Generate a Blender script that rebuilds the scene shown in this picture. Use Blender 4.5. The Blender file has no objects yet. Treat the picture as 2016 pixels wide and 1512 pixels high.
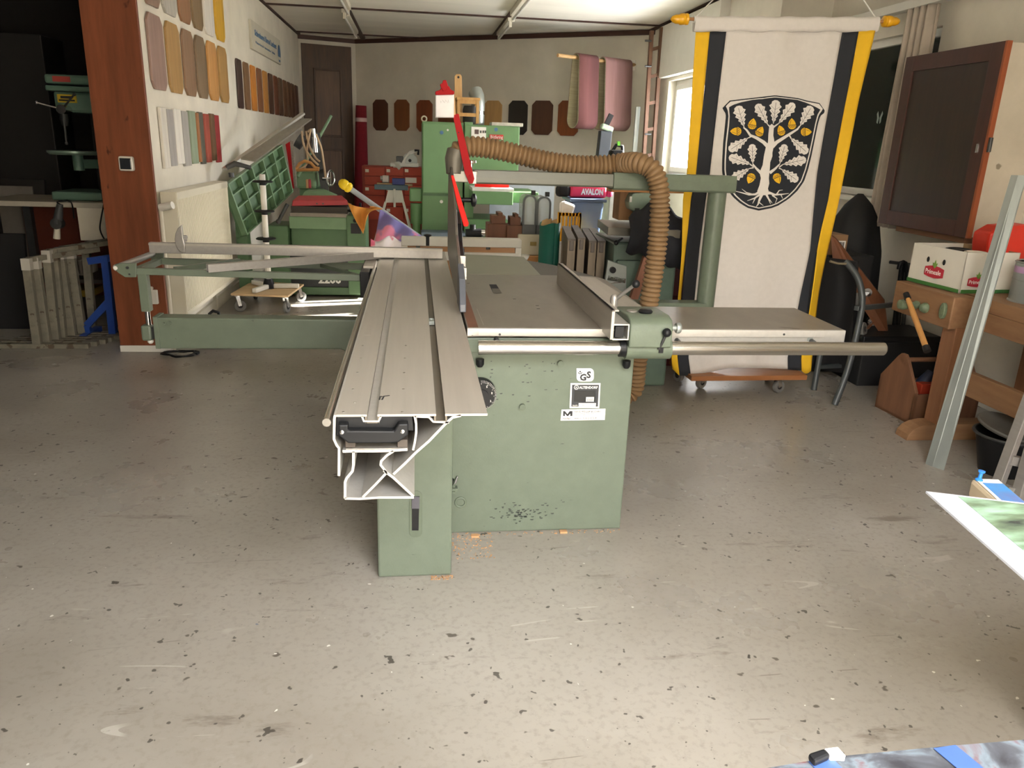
import bpy, bmesh, math, random
from mathutils import Vector, Matrix, Euler
random.seed(7)
SC = bpy.context.scene
COL = SC.collection

# ------------------------------------------------------------------ camera
FPX, PITCH, ROLL, YAW, EYE = 1515.0, math.radians(17.345), math.radians(2.06), math.radians(7.46), 1.52
_f = Vector((math.sin(YAW)*math.cos(PITCH), math.cos(YAW)*math.cos(PITCH), -math.sin(PITCH)))
_r0 = Vector((math.cos(YAW), -math.sin(YAW), 0.0))
_u0 = _r0.cross(_f)
CA = _r0*math.cos(ROLL) + _u0*math.sin(ROLL)
CB = -_r0*math.sin(ROLL) + _u0*math.cos(ROLL)
cam_data = bpy.data.cameras.new('camera')
cam_data.sensor_width = 36.0
cam_data.lens = FPX*36.0/2016.0
cam_data.clip_start = 0.05
cam = bpy.data.objects.new('camera', cam_data)
COL.objects.link(cam)
M3 = Matrix((CA, CB, -_f)).transposed()
cam.matrix_world = Matrix.Translation((0, 0, EYE)) @ M3.to_4x4()
SC.camera = cam

# ------------------------------------------------------------------ light
world = bpy.data.worlds.new('world')
SC.world = world
world.use_nodes = True
wn = world.node_tree
wn.nodes.clear()
wo = wn.nodes.new('ShaderNodeOutputWorld')
wb = wn.nodes.new('ShaderNodeBackground')
wb.inputs[0].default_value = (0.96, 0.967, 1.0, 1)
wb.inputs[1].default_value = 24.0
wn.links.new(wb.outputs[0], wo.inputs[0])

def area(name, loc, direction, sx, sy, power, color=(1, 1, 1), portal=False):
    l = bpy.data.lights.new(name, 'AREA')
    l.shape = 'RECTANGLE'; l.size = sx; l.size_y = sy; l.energy = power; l.color = color
    if portal:
        l.cycles.is_portal = True
    o = bpy.data.objects.new(name, l); COL.objects.link(o)
    o.location = loc
    o.rotation_euler = Vector(direction).to_track_quat('-Z', 'Y').to_euler()
    return o
# daylight through the open workshop gate behind the camera and through the window on the right
area('gate_portal', (0.70, -0.28, 1.47), (0, 1, 0), 2.0, 2.94, 1, portal=True)
area('window_portal', (3.35, 9.15, 1.76), (-1, 0, 0), 1.7, 1.15, 1, portal=True)
area('window_portal', (3.35, 7.61, 1.76), (-1, 0, 0), 1.0, 1.15, 1, portal=True)  # portal of the added window behind the banner
sun_data = bpy.data.lights.new('sun', 'SUN')
sun_data.energy = 70.0; sun_data.angle = math.radians(0.6); sun_data.color = (1.0, 0.95, 0.86)
sun = bpy.data.objects.new('sun', sun_data); COL.objects.link(sun)
sun.location = (8, 9, 8)
sun.rotation_euler = Vector((-1.0, -0.27, -0.50)).to_track_quat('-Z', 'Y').to_euler()

SC.view_settings.view_transform = 'Standard'
SC.view_settings.look = 'None'
SC.view_settings.gamma = 1.0
SC.view_settings.use_curve_mapping = False
SC.view_settings.exposure = 0.15

# ------------------------------------------------------------------ measuring helpers (a sight line cut by a plane of the room)
def _ray(x, y):
    return CA*((x-1008.0)/FPX) - CB*((y-756.0)/FPX) + _f
def az(x, y, z):
    d = _ray(x, y); return Vector((0, 0, EYE)) + d*((z-EYE)/d.z)
def ay(x, y, Y):
    d = _ray(x, y); return Vector((0, 0, EYE)) + d*(Y/d.y)
def ax(x, y, X):
    d = _ray(x, y); return Vector((0, 0, EYE)) + d*(X/d.x)
def apl(x, y, p, n):
    d = _ray(x, y); o = Vector((0, 0, EYE)); return o + d*((Vector(p)-o).dot(n)/d.dot(n))

# ------------------------------------------------------------------ mesh helpers
class G:
    def __init__(s, T=None):
        s.v = []; s.f = []; s.T = T
    def add(s, vs, fs):
        b = len(s.v)
        for p in vs:
            p = Vector(p)
            if s.T is not None: p = s.T @ p
            s.v.append(p)
        s.f += [tuple(i+b for i in f) for f in fs]
        return s
    def box(s, lo, hi):
        x0, y0, z0 = lo; x1, y1, z1 = hi
        return s.add([(x0,y0,z0),(x1,y0,z0),(x1,y1,z0),(x0,y1,z0),(x0,y0,z1),(x1,y0,z1),(x1,y1,z1),(x0,y1,z1)],
                     [(0,3,2,1),(4,5,6,7),(0,1,5,4),(1,2,6,5),(2,3,7,6),(3,0,4,7)])
    def cbox(s, c, size, R=None):
        hx, hy, hz = size[0]/2, size[1]/2, size[2]/2
        vs = [Vector(p) for p in [(-hx,-hy,-hz),(hx,-hy,-hz),(hx,hy,-hz),(-hx,hy,-hz),(-hx,-hy,hz),(hx,-hy,hz),(hx,hy,hz),(-hx,hy,hz)]]
        if R is not None: vs = [R @ p for p in vs]
        c = Vector(c)
        return s.add([p+c for p in vs], [(0,3,2,1),(4,5,6,7),(0,1,5,4),(1,2,6,5),(2,3,7,6),(3,0,4,7)])
    def hexa(s, b, t):
        return s.add(list(b)+list(t), [(3,2,1,0),(4,5,6,7),(0,1,5,4),(1,2,6,5),(2,3,7,6),(3,0,4,7)])
    def prism(s, poly, a, b):
        """poly: list of 3D points (base), extruded by vector b-a (a, b are vectors)"""
        n = len(poly); d = Vector(b)-Vector(a)
        p0 = [Vector(p)+Vector(a) for p in poly]; p1 = [p+d for p in p0]
        fs = [tuple(range(n))[::-1], tuple(range(n, 2*n))]
        for i in range(n):
            j = (i+1) % n; fs.append((i, j, n+j, n+i))
        return s.add(p0+p1, fs)
    def exy(s, poly, z0, z1): return s.prism([(p[0], p[1], 0) for p in poly], (0,0,z0), (0,0,z1))
    def exz(s, poly, y0, y1): return s.prism([(p[0], 0, p[1]) for p in poly], (0,y0,0), (0,y1,0))
    def eyz(s, poly, x0, x1): return s.prism([(0, p[0], p[1]) for p in poly], (x0,0,0), (x1,0,0))
    def strip(s, path, t, y0, y1):
        """polyline in (x, z) with wall thickness t, extruded along y"""
        pts = [Vector((p[0], p[1])) for p in path]; n = len(pts); L = []; R = []
        for i in range(n):
            if i == 0: d = pts[1]-pts[0]
            elif i == n-1: d = pts[-1]-pts[-2]
            else: d = (pts[i+1]-pts[i]).normalized() + (pts[i]-pts[i-1]).normalized()
            d.normalize(); nn = Vector((-d.y, d.x))
            L.append(pts[i]+nn*t/2); R.append(pts[i]-nn*t/2)
        for i in range(n-1):
            q = [L[i], L[i+1], R[i+1], R[i]]
            s.exz([(p.x, p.y) for p in q], y0, y1)
        return s
    def bar(s, p, q, w, h, up=(0,0,1)):
        p = Vector(p); q = Vector(q); d = (q-p).normalized(); up = Vector(up)
        side = d.cross(up)
        if side.length < 1e-5: side = d.cross(Vector((0,1,0)))
        side.normalize(); u = side.cross(d)
        a = side*w/2; b = u*h/2
        return s.add([p-a-b, p+a-b, p+a+b, p-a+b, q-a-b, q+a-b, q+a+b, q-a+b],
                     [(0,1,2,3),(7,6,5,4),(1,0,4,5),(2,1,5,6),(3,2,6,7),(0,3,7,4)])
    def tube(s, pts, r, n=10, caps=True, closed=False):
        P = [Vector(p) for p in pts]; m = len(P)
        rr = r if isinstance(r, (list, tuple)) else [r]*m
        tang = []
        for i in range(m):
            if closed: d = P[(i+1) % m]-P[i-1]
            elif i == 0: d = P[1]-P[0]
            elif i == m-1: d = P[-1]-P[-2]
            else: d = P[i+1]-P[i-1]
            tang.append(d.normalized())
        u = tang[0].orthogonal().normalized(); vs = []
        for i in range(m):
            u = (u - tang[i]*u.dot(tang[i]))
            if u.length < 1e-6: u = tang[i].orthogonal()
            u.normalize(); w = tang[i].cross(u)
            for k in range(n):
                a = 2*math.pi*k/n
                vs.append(P[i] + (u*math.cos(a) + w*math.sin(a))*rr[i])
        fs = []
        for i in range(m if closed else m-1):
            j = (i+1) % m
            for k in range(n):
                l = (k+1) % n
                fs.append((i*n+k, i*n+l, j*n+l, j*n+k))
        if caps and not closed:
            fs.append(tuple(range(n))[::-1]); fs.append(tuple(range((m-1)*n, m*n)))
        return s.add(vs, fs)
    def cyl(s, p, q, r, n=16, r2=None):
        return s.tube([p, q], [r, r if r2 is None else r2], n)
    def lathe(s, prof, base=(0,0,0), axis=(0,0,1), n=20):
        """prof: list of (radius, height) along axis"""
        a = Vector(axis).normalized(); u = a.orthogonal().normalized(); w = a.cross(u); base = Vector(base)
        vs = []; fs = []; m = len(prof)
        for r, h in prof:
            for k in range(n):
                t = 2*math.pi*k/n
                vs.append(base + a*h + (u*math.cos(t)+w*math.sin(t))*max(r, 1e-5))
        for i in range(m-1):
            for k in range(n):
                l = (k+1) % n
                fs.append((i*n+k, i*n+l, (i+1)*n+l, (i+1)*n+k))
        fs.append(tuple(range(n))[::-1]); fs.append(tuple(range((m-1)*n, m*n)))
        return s.add(vs, fs)
    def ball(s, c, r, n=14, sc=(1,1,1)):
        vs = []; fs = []; m = n//2
        for i in range(m+1):
            t = math.pi*i/m
            for k in range(n):
                a = 2*math.pi*k/n
                vs.append(Vector(c)+Vector((r*sc[0]*math.sin(t)*math.cos(a), r*sc[1]*math.sin(t)*math.sin(a), r*sc[2]*math.cos(t))))
        for i in range(m):
            for k in range(n):
                l = (k+1) % n; fs.append((i*n+k, (i+1)*n+k, (i+1)*n+l, i*n+l))
        return s.add(vs, fs)
    def torus(s, c, axis, R, r, n=24, k=8):
        a = Vector(axis).normalized(); u = a.orthogonal().normalized(); w = a.cross(u)
        return s.tube([Vector(c)+(u*math.cos(2*math.pi*i/n)+w*math.sin(2*math.pi*i/n))*R for i in range(n)], r, k, closed=True)
    def grid(s, fn, nu, nv, thick=None):
        vs = []; fs = []
        for j in range(nv+1):
            for i in range(nu+1):
                vs.append(fn(i/nu, j/nv))
        W = nu+1
        for j in range(nv):
            for i in range(nu):
                fs.append((j*W+i, j*W+i+1, (j+1)*W+i+1, (j+1)*W+i))
        return s.add(vs, fs)

def root_off(p):
    while p.parent is not None: p = p.parent
    return p.location.copy()

def build(name, g, mat, parent=None, bevel=0.0, sm=None, kind=None, solid=0.0, sub=0, seg=2):
    vs = [Vector(v) for v in g.v]
    if parent is not None:
        off = root_off(parent)
    else:
        xs = [v.x for v in vs]; ys = [v.y for v in vs]; zs = [v.z for v in vs]
        off = Vector(((min(xs)+max(xs))/2, (min(ys)+max(ys))/2, min(zs)))
    me = bpy.data.meshes.new(name)
    me.from_pydata([tuple(v-off) for v in vs], [], g.f)
    bm = bmesh.new(); bm.from_mesh(me)
    bmesh.ops.recalc_face_normals(bm, faces=bm.faces)
    bm.to_mesh(me); bm.free()
    if mat is not None: me.materials.append(mat)
    if sm is not None:
        me.polygons.foreach_set('use_smooth', [True]*len(me.polygons))
        me.set_sharp_from_angle(angle=math.radians(sm))
    o = bpy.data.objects.new(name, me); COL.objects.link(o)
    if parent is not None: o.parent = parent
    else: o.location = off
    if solid:
        m = o.modifiers.new('solid', 'SOLIDIFY'); m.thickness = solid; m.offset = 0
    if bevel:
        m = o.modifiers.new('bevel', 'BEVEL'); m.width = bevel; m.segments = seg; m.limit_method = 'ANGLE'; m.angle_limit = math.radians(40)
    if sub:
        m = o.modifiers.new('sub', 'SUBSURF'); m.levels = sub; m.render_levels = sub
    if kind: o['kind'] = kind
    return o

def thing(name, label, cat, loc, group=None):
    o = bpy.data.objects.new(name, None); COL.objects.link(o)
    o.empty_display_size = 0.1
    o.location = loc; o['label'] = label; o['category'] = cat
    if group: o['group'] = group
    return o
def tag(o, label, cat, group=None):
    o['label'] = label; o['category'] = cat
    if group: o['group'] = group
    return o
def struct(o):
    o['kind'] = 'structure'; return o
def dup(root, loc, rz=0.0, label=None):
    r = root.copy(); COL.objects.link(r); r.location = loc; r.rotation_euler = (0, 0, rz)
    if label: r['label'] = label
    for ch in list(root.children):
        c = ch.copy(); COL.objects.link(c); c.parent = r
        for g2 in list(ch.children):
            d = g2.copy(); COL.objects.link(d); d.parent = c
    return r

def text(name, body, size, origin, xdir, ydir, mat, parent, align='LEFT', ext=0.0008, sx=1.0, bold=0.0):
    cu = bpy.data.curves.new('txt', 'FONT'); cu.body = body; cu.size = size; cu.extrude = ext
    cu.align_x = align; cu.resolution_u = 2; cu.offset = bold
    t = bpy.data.objects.new('txt', cu); COL.objects.link(t)
    bpy.context.view_layer.update()
    dg = bpy.context.evaluated_depsgraph_get()
    me = bpy.data.meshes.new_from_object(t.evaluated_get(dg))
    bpy.data.objects.remove(t); bpy.data.curves.remove(cu)
    X = Vector(xdir).normalized()*sx; Y = Vector(ydir).normalized(); N = Vector(xdir).normalized().cross(Y)
    off = root_off(parent)
    for v in me.vertices:
        p = v.co; v.co = Vector(origin) + X*p.x + Y*p.y + N*(p.z) - off
    me.materials.clear(); me.materials.append(mat)
    me.name = name
    o = bpy.data.objects.new(name, me); COL.objects.link(o); o.parent = parent
    return o

# ------------------------------------------------------------------ materials
def lin(h):
    h = h.lstrip('#'); out = []
    for i in (0, 2, 4):
        c = int(h[i:i+2], 16)/255.0
        out.append(c/12.92 if c <= 0.04045 else ((c+0.055)/1.055)**2.4)
    return tuple(out)
def shade(c, k): return tuple(min(1, max(0, x*k)) for x in c)
MATS = {}
def mk(name, hexcol, rough=0.5, metal=0.0, var=0.12, scale=6.0, stretch=(1,1,1), bump=0.0, bscale=None,
       spot=None, spot_scale=30.0, spot_t=0.68, detail=6.0, spec=0.5, coat=0.0, hex2=None, alpha=1.0, trans=0.0, spot_stretch=None, sss=0.0):
    if name in MATS: return MATS[name]
    m = bpy.data.materials.new(name); m.use_nodes = True
    nt = m.node_tree; n = nt.nodes; l = nt.links
    b = n['Principled BSDF']
    tc = n.new('ShaderNodeTexCoord'); mp = n.new('ShaderNodeMapping')
    mp.inputs['Scale'].default_value = stretch
    l.new(tc.outputs['Object'], mp.inputs['Vector'])
    nz = n.new('ShaderNodeTexNoise'); nz.inputs['Scale'].default_value = scale; nz.inputs['Detail'].default_value = detail
    nz.inputs['Roughness'].default_value = 0.6
    l.new(mp.outputs[0], nz.inputs['Vector'])
    rp = n.new('ShaderNodeValToRGB')
    c = lin(hexcol); c2 = lin(hex2) if hex2 else shade(c, 1+var)
    c1 = c if hex2 else shade(c, 1-var)
    rp.color_ramp.elements[0].position = 0.3; rp.color_ramp.elements[1].position = 0.7
    rp.color_ramp.elements[0].color = (*c1, 1); rp.color_ramp.elements[1].color = (*c2, 1)
    l.new(nz.outputs['Fac'], rp.inputs['Fac'])
    colout = rp.outputs['Color']
    if spot:
        mp2 = n.new('ShaderNodeMapping'); mp2.inputs['Scale'].default_value = spot_stretch or (1,1,1)
        l.new(tc.outputs['Object'], mp2.inputs['Vector'])
        n2 = n.new('ShaderNodeTexNoise'); n2.inputs['Scale'].default_value = spot_scale; n2.inputs['Detail'].default_value = 3
        l.new(mp2.outputs[0], n2.inputs['Vector'])
        r2 = n.new('ShaderNodeValToRGB')
        r2.color_ramp.elements[0].position = spot_t; r2.color_ramp.elements[1].position = min(1, spot_t+0.04)
        l.new(n2.outputs['Fac'], r2.inputs['Fac'])
        mx = n.new('ShaderNodeMixRGB'); mx.inputs['Color2'].default_value = (*lin(spot), 1)
        l.new(r2.outputs['Color'], mx.inputs['Fac']); l.new(colout, mx.inputs['Color1'])
        colout = mx.outputs['Color']
    l.new(colout, b.inputs['Base Color'])
    b.inputs['Roughness'].default_value = rough; b.inputs['Metallic'].default_value = metal
    b.inputs['Specular IOR Level'].default_value = spec
    b.inputs['Coat Weight'].default_value = coat
    if trans: b.inputs['Transmission Weight'].default_value = trans
    if alpha < 1: b.inputs['Alpha'].default_value = alpha
    if bump:
        bp = n.new('ShaderNodeBump'); bp.inputs['Strength'].default_value = bump; bp.inputs['Distance'].default_value = 0.004
        n3 = n.new('ShaderNodeTexNoise'); n3.inputs['Scale'].default_value = bscale or scale*4; n3.inputs['Detail'].default_value = 4
        l.new(mp.outputs[0], n3.inputs['Vector']); l.new(n3.outputs['Fac'], bp.inputs['Height']); l.new(bp.outputs[0], b.inputs['Normal'])
    MATS[name] = m
    return m
def wood(name, hexcol, hex2, axis='z', rough=0.5, scale=5.0, coat=0.0):
    st = {'x': (0.12, 1, 1), 'y': (1, 0.12, 1), 'z': (1, 1, 0.12)}[axis]
    return mk(name, hexcol, rough=rough, scale=scale*4, stretch=st, hex2=hex2, bump=0.06, bscale=40, coat=coat, detail=8)
def emit(name, hexcol, s):
    m = bpy.data.materials.new(name); m.use_nodes = True; b = m.node_tree.nodes['Principled BSDF']
    b.inputs['Emission Color'].default_value = (*lin(hexcol), 1); b.inputs['Emission Strength'].default_value = s
    return m

SAWG = mk('saw_green_paint', '667062', spec=0.3, rough=0.42, var=0.07, scale=14, bump=0.10, bscale=160, spot='39413a', spot_scale=34, spot_t=0.74, spot_stretch=(0.55, 1, 3.2))
SAWD = mk('saw_green_casting', '606a5b', spec=0.3, rough=0.4, var=0.08, scale=20, bump=0.15, bscale=120)
ALU = mk('aluminium', 'a5a19c', rough=0.36, metal=0.55, var=0.06, scale=60, stretch=(1, 0.05, 1))
ALUD = mk('aluminium_anodised', 'b0aaa0', rough=0.40, metal=0.35, var=0.06, scale=40, stretch=(1, 0.04, 1))
ALUC = mk('aluminium_cut_end', 'bcb9b3', rough=0.45, metal=0.5, var=0.05, scale=60)
IRON = mk('ground_iron_table', '857e74', rough=0.36, metal=0.3, var=0.12, scale=9, stretch=(1, 0.4, 1), spot='5e564a', spot_scale=5, spot_t=0.7)
STEEL = mk('polished_steel', 'c9c6c0', rough=0.22, metal=1.0, var=0.04, scale=80, stretch=(0.05, 1, 1))
CHROME = mk('chrome', 'd8d8d8', rough=0.15, metal=1.0, var=0.02)
GALV = mk('galvanised_steel', '9aa09c', rough=0.38, metal=0.5, var=0.12, scale=7, stretch=(1, 1, 0.3))
DSTEEL = mk('dark_steel', '4d4e4e', rough=0.45, metal=0.6, var=0.15, scale=12)
BLACK = mk('black_plastic', '17181a', spec=0.3, rough=0.45, var=0.1)
MBLACK = mk('matt_black', '141416', rough=0.8, var=0.2)
WHITEP = mk('white_paint', 'dcd9d0', rough=0.5, var=0.04)
OFFW = mk('offwhite_enamel', 'd5cfbd', rough=0.4, var=0.04, scale=4)
RED = mk('red_paint', 'a5161c', spec=0.15, rough=0.6, var=0.08)
REDP = mk('red_plastic', 'd01d14', spec=0.15, rough=0.55, var=0.06)
YELLOW = mk('yellow_lacquer', 'e3a81d', rough=0.3, var=0.08, scale=12)
PRINTK = mk('black_print', '1c1d21', rough=0.6, var=0.05)
PRINTW = mk('white_print', 'e9e7e2', rough=0.55, var=0.03)
LABELW = mk('white_label', 'e6e5e0', rough=0.45, var=0.03)
RUBBER = mk('grey_rubber', '6f6e6b', rough=0.7, var=0.08)

# ================================================================== the room
CEIL = 3.02
XL, XR, XN = -1.80, 3.15, 3.62      # left wall, right wall (far part), right wall (near part)
PLAST = mk('white_plaster', 'dfd9cb', rough=0.85, var=0.10, scale=2.2, bump=0.15, bscale=60)
PLASTB = mk('stained_plaster', 'd0c9ba', rough=0.85, var=0.12, scale=1.2, bump=0.15, bscale=60)
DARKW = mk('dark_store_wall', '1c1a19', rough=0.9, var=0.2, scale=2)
PANELM = mk('ceiling_board', 'e6e1d4', rough=0.8, var=0.07, scale=2.0, stretch=(0.25, 1.6, 1))
BATTEN = mk('brown_batten', '3f241a', rough=0.6, var=0.15, scale=6)
REDWOOD = mk('stained_pine_board', '6b3a25', rough=0.45, scale=7, stretch=(2.2, 2.2, 0.22), hex2='8a4e33', bump=0.05, bscale=50, detail=7, spot='4c2415', spot_scale=7, spot_t=0.70, spot_stretch=(1.6, 1, 0.8), spec=0.3)

def floor_material():
    m = bpy.data.materials.new('painted_concrete'); m.use_nodes = True
    n = m.node_tree.nodes; l = m.node_tree.links; b = n['Principled BSDF']
    tc = n.new('ShaderNodeTexCoord')
    def noise(sc, det=5, st=(1, 1, 1), rot=0.0, rough=0.6):
        mp = n.new('ShaderNodeMapping'); mp.inputs['Scale'].default_value = st; mp.inputs['Rotation'].default_value = (0, 0, rot)
        l.new(tc.outputs['Object'], mp.inputs['Vector'])
        t = n.new('ShaderNodeTexNoise'); t.inputs['Scale'].default_value = sc; t.inputs['Detail'].default_value = det; t.inputs['Roughness'].default_value = rough
        l.new(mp.outputs[0], t.inputs['Vector']); return t.outputs['Fac']
    def ramp(f, a, b_, c0=(0, 0, 0), c1=(1, 1, 1)):
        r = n.new('ShaderNodeValToRGB'); e = r.color_ramp.elements
        e[0].position = a; e[1].position = b_; e[0].color = (*c0, 1); e[1].color = (*c1, 1)
        l.new(f, r.inputs['Fac']); return r.outputs['Color']
    def mix(f, a, col, amt=1.0):
        mx = n.new('ShaderNodeMixRGB'); l.new(a, mx.inputs['Color1']); mx.inputs['Color2'].default_value = (*lin(col), 1)
        if amt < 1:
            mm = n.new('ShaderNodeMath'); mm.operation = 'MULTIPLY'; mm.inputs[1].default_value = amt
            l.new(f, mm.inputs[0]); f = mm.outputs[0]
        l.new(f, mx.inputs['Fac']); return mx.outputs['Color']
    c = ramp(noise(0.9, 6), 0.32, 0.68, lin('8f8980'), lin('a49f96'))
    c = mix(ramp(noise(0.55, 5, (1, 1, 1), 0.5), 0.52, 0.78), c, '7a7064', 0.6)
    c = mix(ramp(noise(48, 5), 0.50, 0.72), c, '7d776c', 0.5)
    c = mix(ramp(noise(1.6, 7, (0.6, 1.3, 1), 0.9, 0.8), 0.60, 0.72), c, 'aaa69e', 0.5)
    c = mix(ramp(noise(5.5, 6, (0.4, 1.5, 1), 0.35, 0.7), 0.62, 0.70), c, '5f554a', 0.55)
    c = mix(ramp(noise(2.4, 9, (0.6, 1.1, 1), -0.3, 0.8), 0.665, 0.72), c, '473f37', 0.65)
    c = mix(ramp(noise(13, 3, (0.7, 1, 1), 1.0), 0.695, 0.715), c, '4a423a', 0.85)
    c = mix(ramp(noise(24, 2, (1, 1, 1), 2.0), 0.695, 0.715), c, '3d3832', 0.85)
    c = mix(ramp(noise(40, 2, (1, 1, 1), 1.4), 0.715, 0.735), c, '46403a', 0.8)
    c = mix(ramp(noise(33, 1.5, (1, 1, 1), 2.6), 0.76, 0.77), c, 'dedcd4', 0.9)
    c = mix(ramp(noise(17, 1.5, (1, 1, 1), 0.2), 0.80, 0.81), c, '4d5f78', 0.8)
    for k, (sc, rot, th) in enumerate(((2.6, 0.35, 0.0045), (2.2, 1.15, 0.004), (3.1, 2.2, 0.004), (2.0, 2.8, 0.004))):
        # thin wandering scratches: the level line of a stretched noise, broken up
        f = noise(sc, 1, (0.12, 1.0, 1), rot)
        a = n.new('ShaderNodeMath'); a.operation = 'SUBTRACT'; a.inputs[1].default_value = 0.48 + 0.03*k; l.new(f, a.inputs[0])
        a2 = n.new('ShaderNodeMath'); a2.operation = 'ABSOLUTE'; l.new(a.outputs[0], a2.inputs[0])
        a3 = n.new('ShaderNodeMath'); a3.operation = 'LESS_THAN'; a3.inputs[1].default_value = th*0.5; l.new(a2.outputs[0], a3.inputs[0])
        brk = ramp(noise(2.2+k, 3, (1, 1, 1), 0.7*k), 0.60, 0.64)
        mu = n.new('ShaderNodeMath'); mu.operation = 'MULTIPLY'; l.new(a3.outputs[0], mu.inputs[0]); l.new(brk, mu.inputs[1])
        c = mix(mu.outputs[0], c, ('bdb9b0', '564f47', 'b8b3aa', '5e564d')[k], 0.5)
    l.new(c, b.inputs['Base Color'])
    rr = ramp(noise(2.0, 5), 0.3, 0.7, (0.24,)*3, (0.40,)*3)
    l.new(rr, b.inputs['Roughness'])
    b.inputs['Specular IOR Level'].default_value = 0.5
    bp = n.new('ShaderNodeBump'); bp.inputs['Strength'].default_value = 0.08; bp.inputs['Distance'].default_value = 0.003
    l.new(noise(14, 6), bp.inputs['Height']); l.new(bp.outputs[0], b.inputs['Normal'])
    return m
FLOORM = floor_material()
struct(build('floor', G().box((-5.2, -0.1, -0.15), (3.9, 14.2, 0.0)), FLOORM))
struct(build('pavement', G().box((-14, -16, -0.20), (14, -0.1, -0.02)), mk('pavement_concrete', '9c978d', rough=0.9, var=0.1)))

# walls
g = G().box((-2.10, 5.66, 0), (XL, 13.40, CEIL+0.1))
struct(build('wall_left', g, PLAST))
pil = build('pillar', G().box((-2.10, 5.63, 0.045), (-1.755, 5.66, CEIL)).box((-1.80, 5.655, 0.045), (-1.775, 5.70, CEIL)), REDWOOD, bevel=0.003)
struct(pil)
struct(build('baseboard_pillar', G().box((-2.10, 5.625, 0), (-1.75, 5.66, 0.045)), WHITEP))
struct(build('baseboard_left', G().box((XL, 6.4, 0), (XL+0.025, 9.4, 0.09)), mk('baseboard_white', 'c9c3b2', rough=0.5, var=0.06)))
BW0, BW1 = Vector((-0.95, 13.62, 0)), Vector((3.20, 10.80, 0))
bd = (BW1-BW0).normalized(); bnrm = Vector((-bd.y, bd.x, 0))      # points away from the room
def bw(x, y, proud=0.0):
    return apl(x, y, BW0 - bnrm*proud, bnrm)
g = G().exy([(BW0.x, BW0.y), (BW1.x, BW1.y), (BW1.x+bnrm.x*0.2+0.15, BW1.y+bnrm.y*0.2), (BW0.x+bnrm.x*0.2, BW0.y+bnrm.y*0.2)], 0, CEIL+0.1)
struct(build('wall_back', g, PLASTB))
DW0, DW1 = Vector((-1.86, 13.30, 0)), Vector((-0.95, 13.62, 0))
dd = (DW1-DW0).normalized(); dn = Vector((-dd.y, dd.x, 0))
g = G().exy([(DW0.x, DW0.y), (DW1.x, DW1.y), (DW1.x+dn.x*0.2, DW1.y+dn.y*0.2), (DW0.x+dn.x*0.2, DW0.y+dn.y*0.2)], 0, CEIL+0.1)
struct(build('wall_corner', g, PLASTB))
W1 = (8.30, 10.00, 1.20, 2.33)     # y0 y1 z0 z1 of the bright window
g = G()
W3 = (7.12, 8.10)  # y0 y1 of the added window, out of view
g.box((XR, 7.0, 0), (XR+0.18, W3[0], CEIL+0.1)).box((XR, W3[1], 0), (XR+0.18, W1[0], CEIL+0.1)).box((XR, W3[0], 0), (XR+0.18, W3[1], W1[2])).box((XR, W3[0], W1[3]), (XR+0.18, W3[1], CEIL+0.1)).box((XR, W1[1], 0), (XR+0.18, 10.95, CEIL+0.1))
g.box((XR, W1[0], 0), (XR+0.18, W1[1], W1[2])).box((XR, W1[0], W1[3]), (XR+0.18, W1[1], CEIL+0.1))
struct(build('wall_right', g, PLAST))
W2 = (5.42, 6.80, 1.21, 2.40)
g = G()
g.box((XN, -0.1, 0), (XN+0.18, W2[0], CEIL+0.1)).box((XN, W2[1], 0), (XN+0.18, 7.2, CEIL+0.1))
g.box((XN, W2[0], 0), (XN+0.18, W2[1], W2[2])).box((XN, W2[0], W2[3]), (XN+0.18, W2[1], CEIL+0.1))
g.box((XR+0.18, 7.0, 0), (XN, 7.18, CEIL+0.1))
struct(build('wall_right_near', g, PLAST))
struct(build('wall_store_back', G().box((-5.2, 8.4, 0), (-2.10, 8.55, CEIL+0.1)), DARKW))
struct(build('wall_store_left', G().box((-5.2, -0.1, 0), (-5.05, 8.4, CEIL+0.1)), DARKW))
g = G().box((-5.2, -0.25, 0), (-0.30, -0.1, CEIL+0.1)).box((1.70, -0.25, 0), (3.8, -0.1, CEIL+0.1)).box((-0.30, -0.25, 2.94), (1.70, -0.1, CEIL+0.1))
struct(build('wall_front', g, PLAST))
struct(build('added_facade', G().box((-9, -5.3, -0.2), (10, -5.0, 4.4)), mk('added_facade_render', 'b8b0a2', rough=0.9, var=0.05)))  # unseen house front, added to cut the low sky light through the gate

# ceiling: slab, boards and brown battens
ceil = struct(build('ceiling', G().box((-5.2, -0.25, CEIL+0.03), (3.95, 14.3, CEIL+0.2)), PANELM))
xb1 = (az(678, 0, CEIL).x + az(709, 70, CEIL).x)/2
xb2 = (az(1030, 0, CEIL).x + az(971, 70, CEIL).x)/2
yb = (az(530, 10, CEIL).y + az(1300, 48, CEIL).y)/2
cols = [XL, xb1, xb2, XR]
rows = [yb-2.5*k for k in range(-1, 5)][::-1]
for i in range(3):
    for j in range(len(rows)-1):
        y1 = min(rows[j+1], 13.6)
        build('ceiling_panel', G().box((cols[i]+0.03, rows[j]+0.03, CEIL+0.005), (cols[i+1]-0.03, y1-0.03, CEIL+0.03)), PANELM, ceil)
for x in cols[:3] + [XR-0.03]:
    build('batten', G().box((x-0.035 if x > XL else x, rows[0], CEIL-0.012), (x+0.035 if x < 3 else XR, 13.6, CEIL+0.03)), BATTEN, ceil)
for y in rows:
    if y < 13.2: build('batten', G().box((XL, y-0.03, CEIL-0.010), (XR, y+0.03, CEIL+0.03)), BATTEN, ceil)
build('batten', G().bar(BW0+Vector((0, -0.02, CEIL-0.03)), BW1+Vector((0, -0.02, CEIL-0.03)), 0.05, 0.06), BATTEN, ceil)
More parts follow.
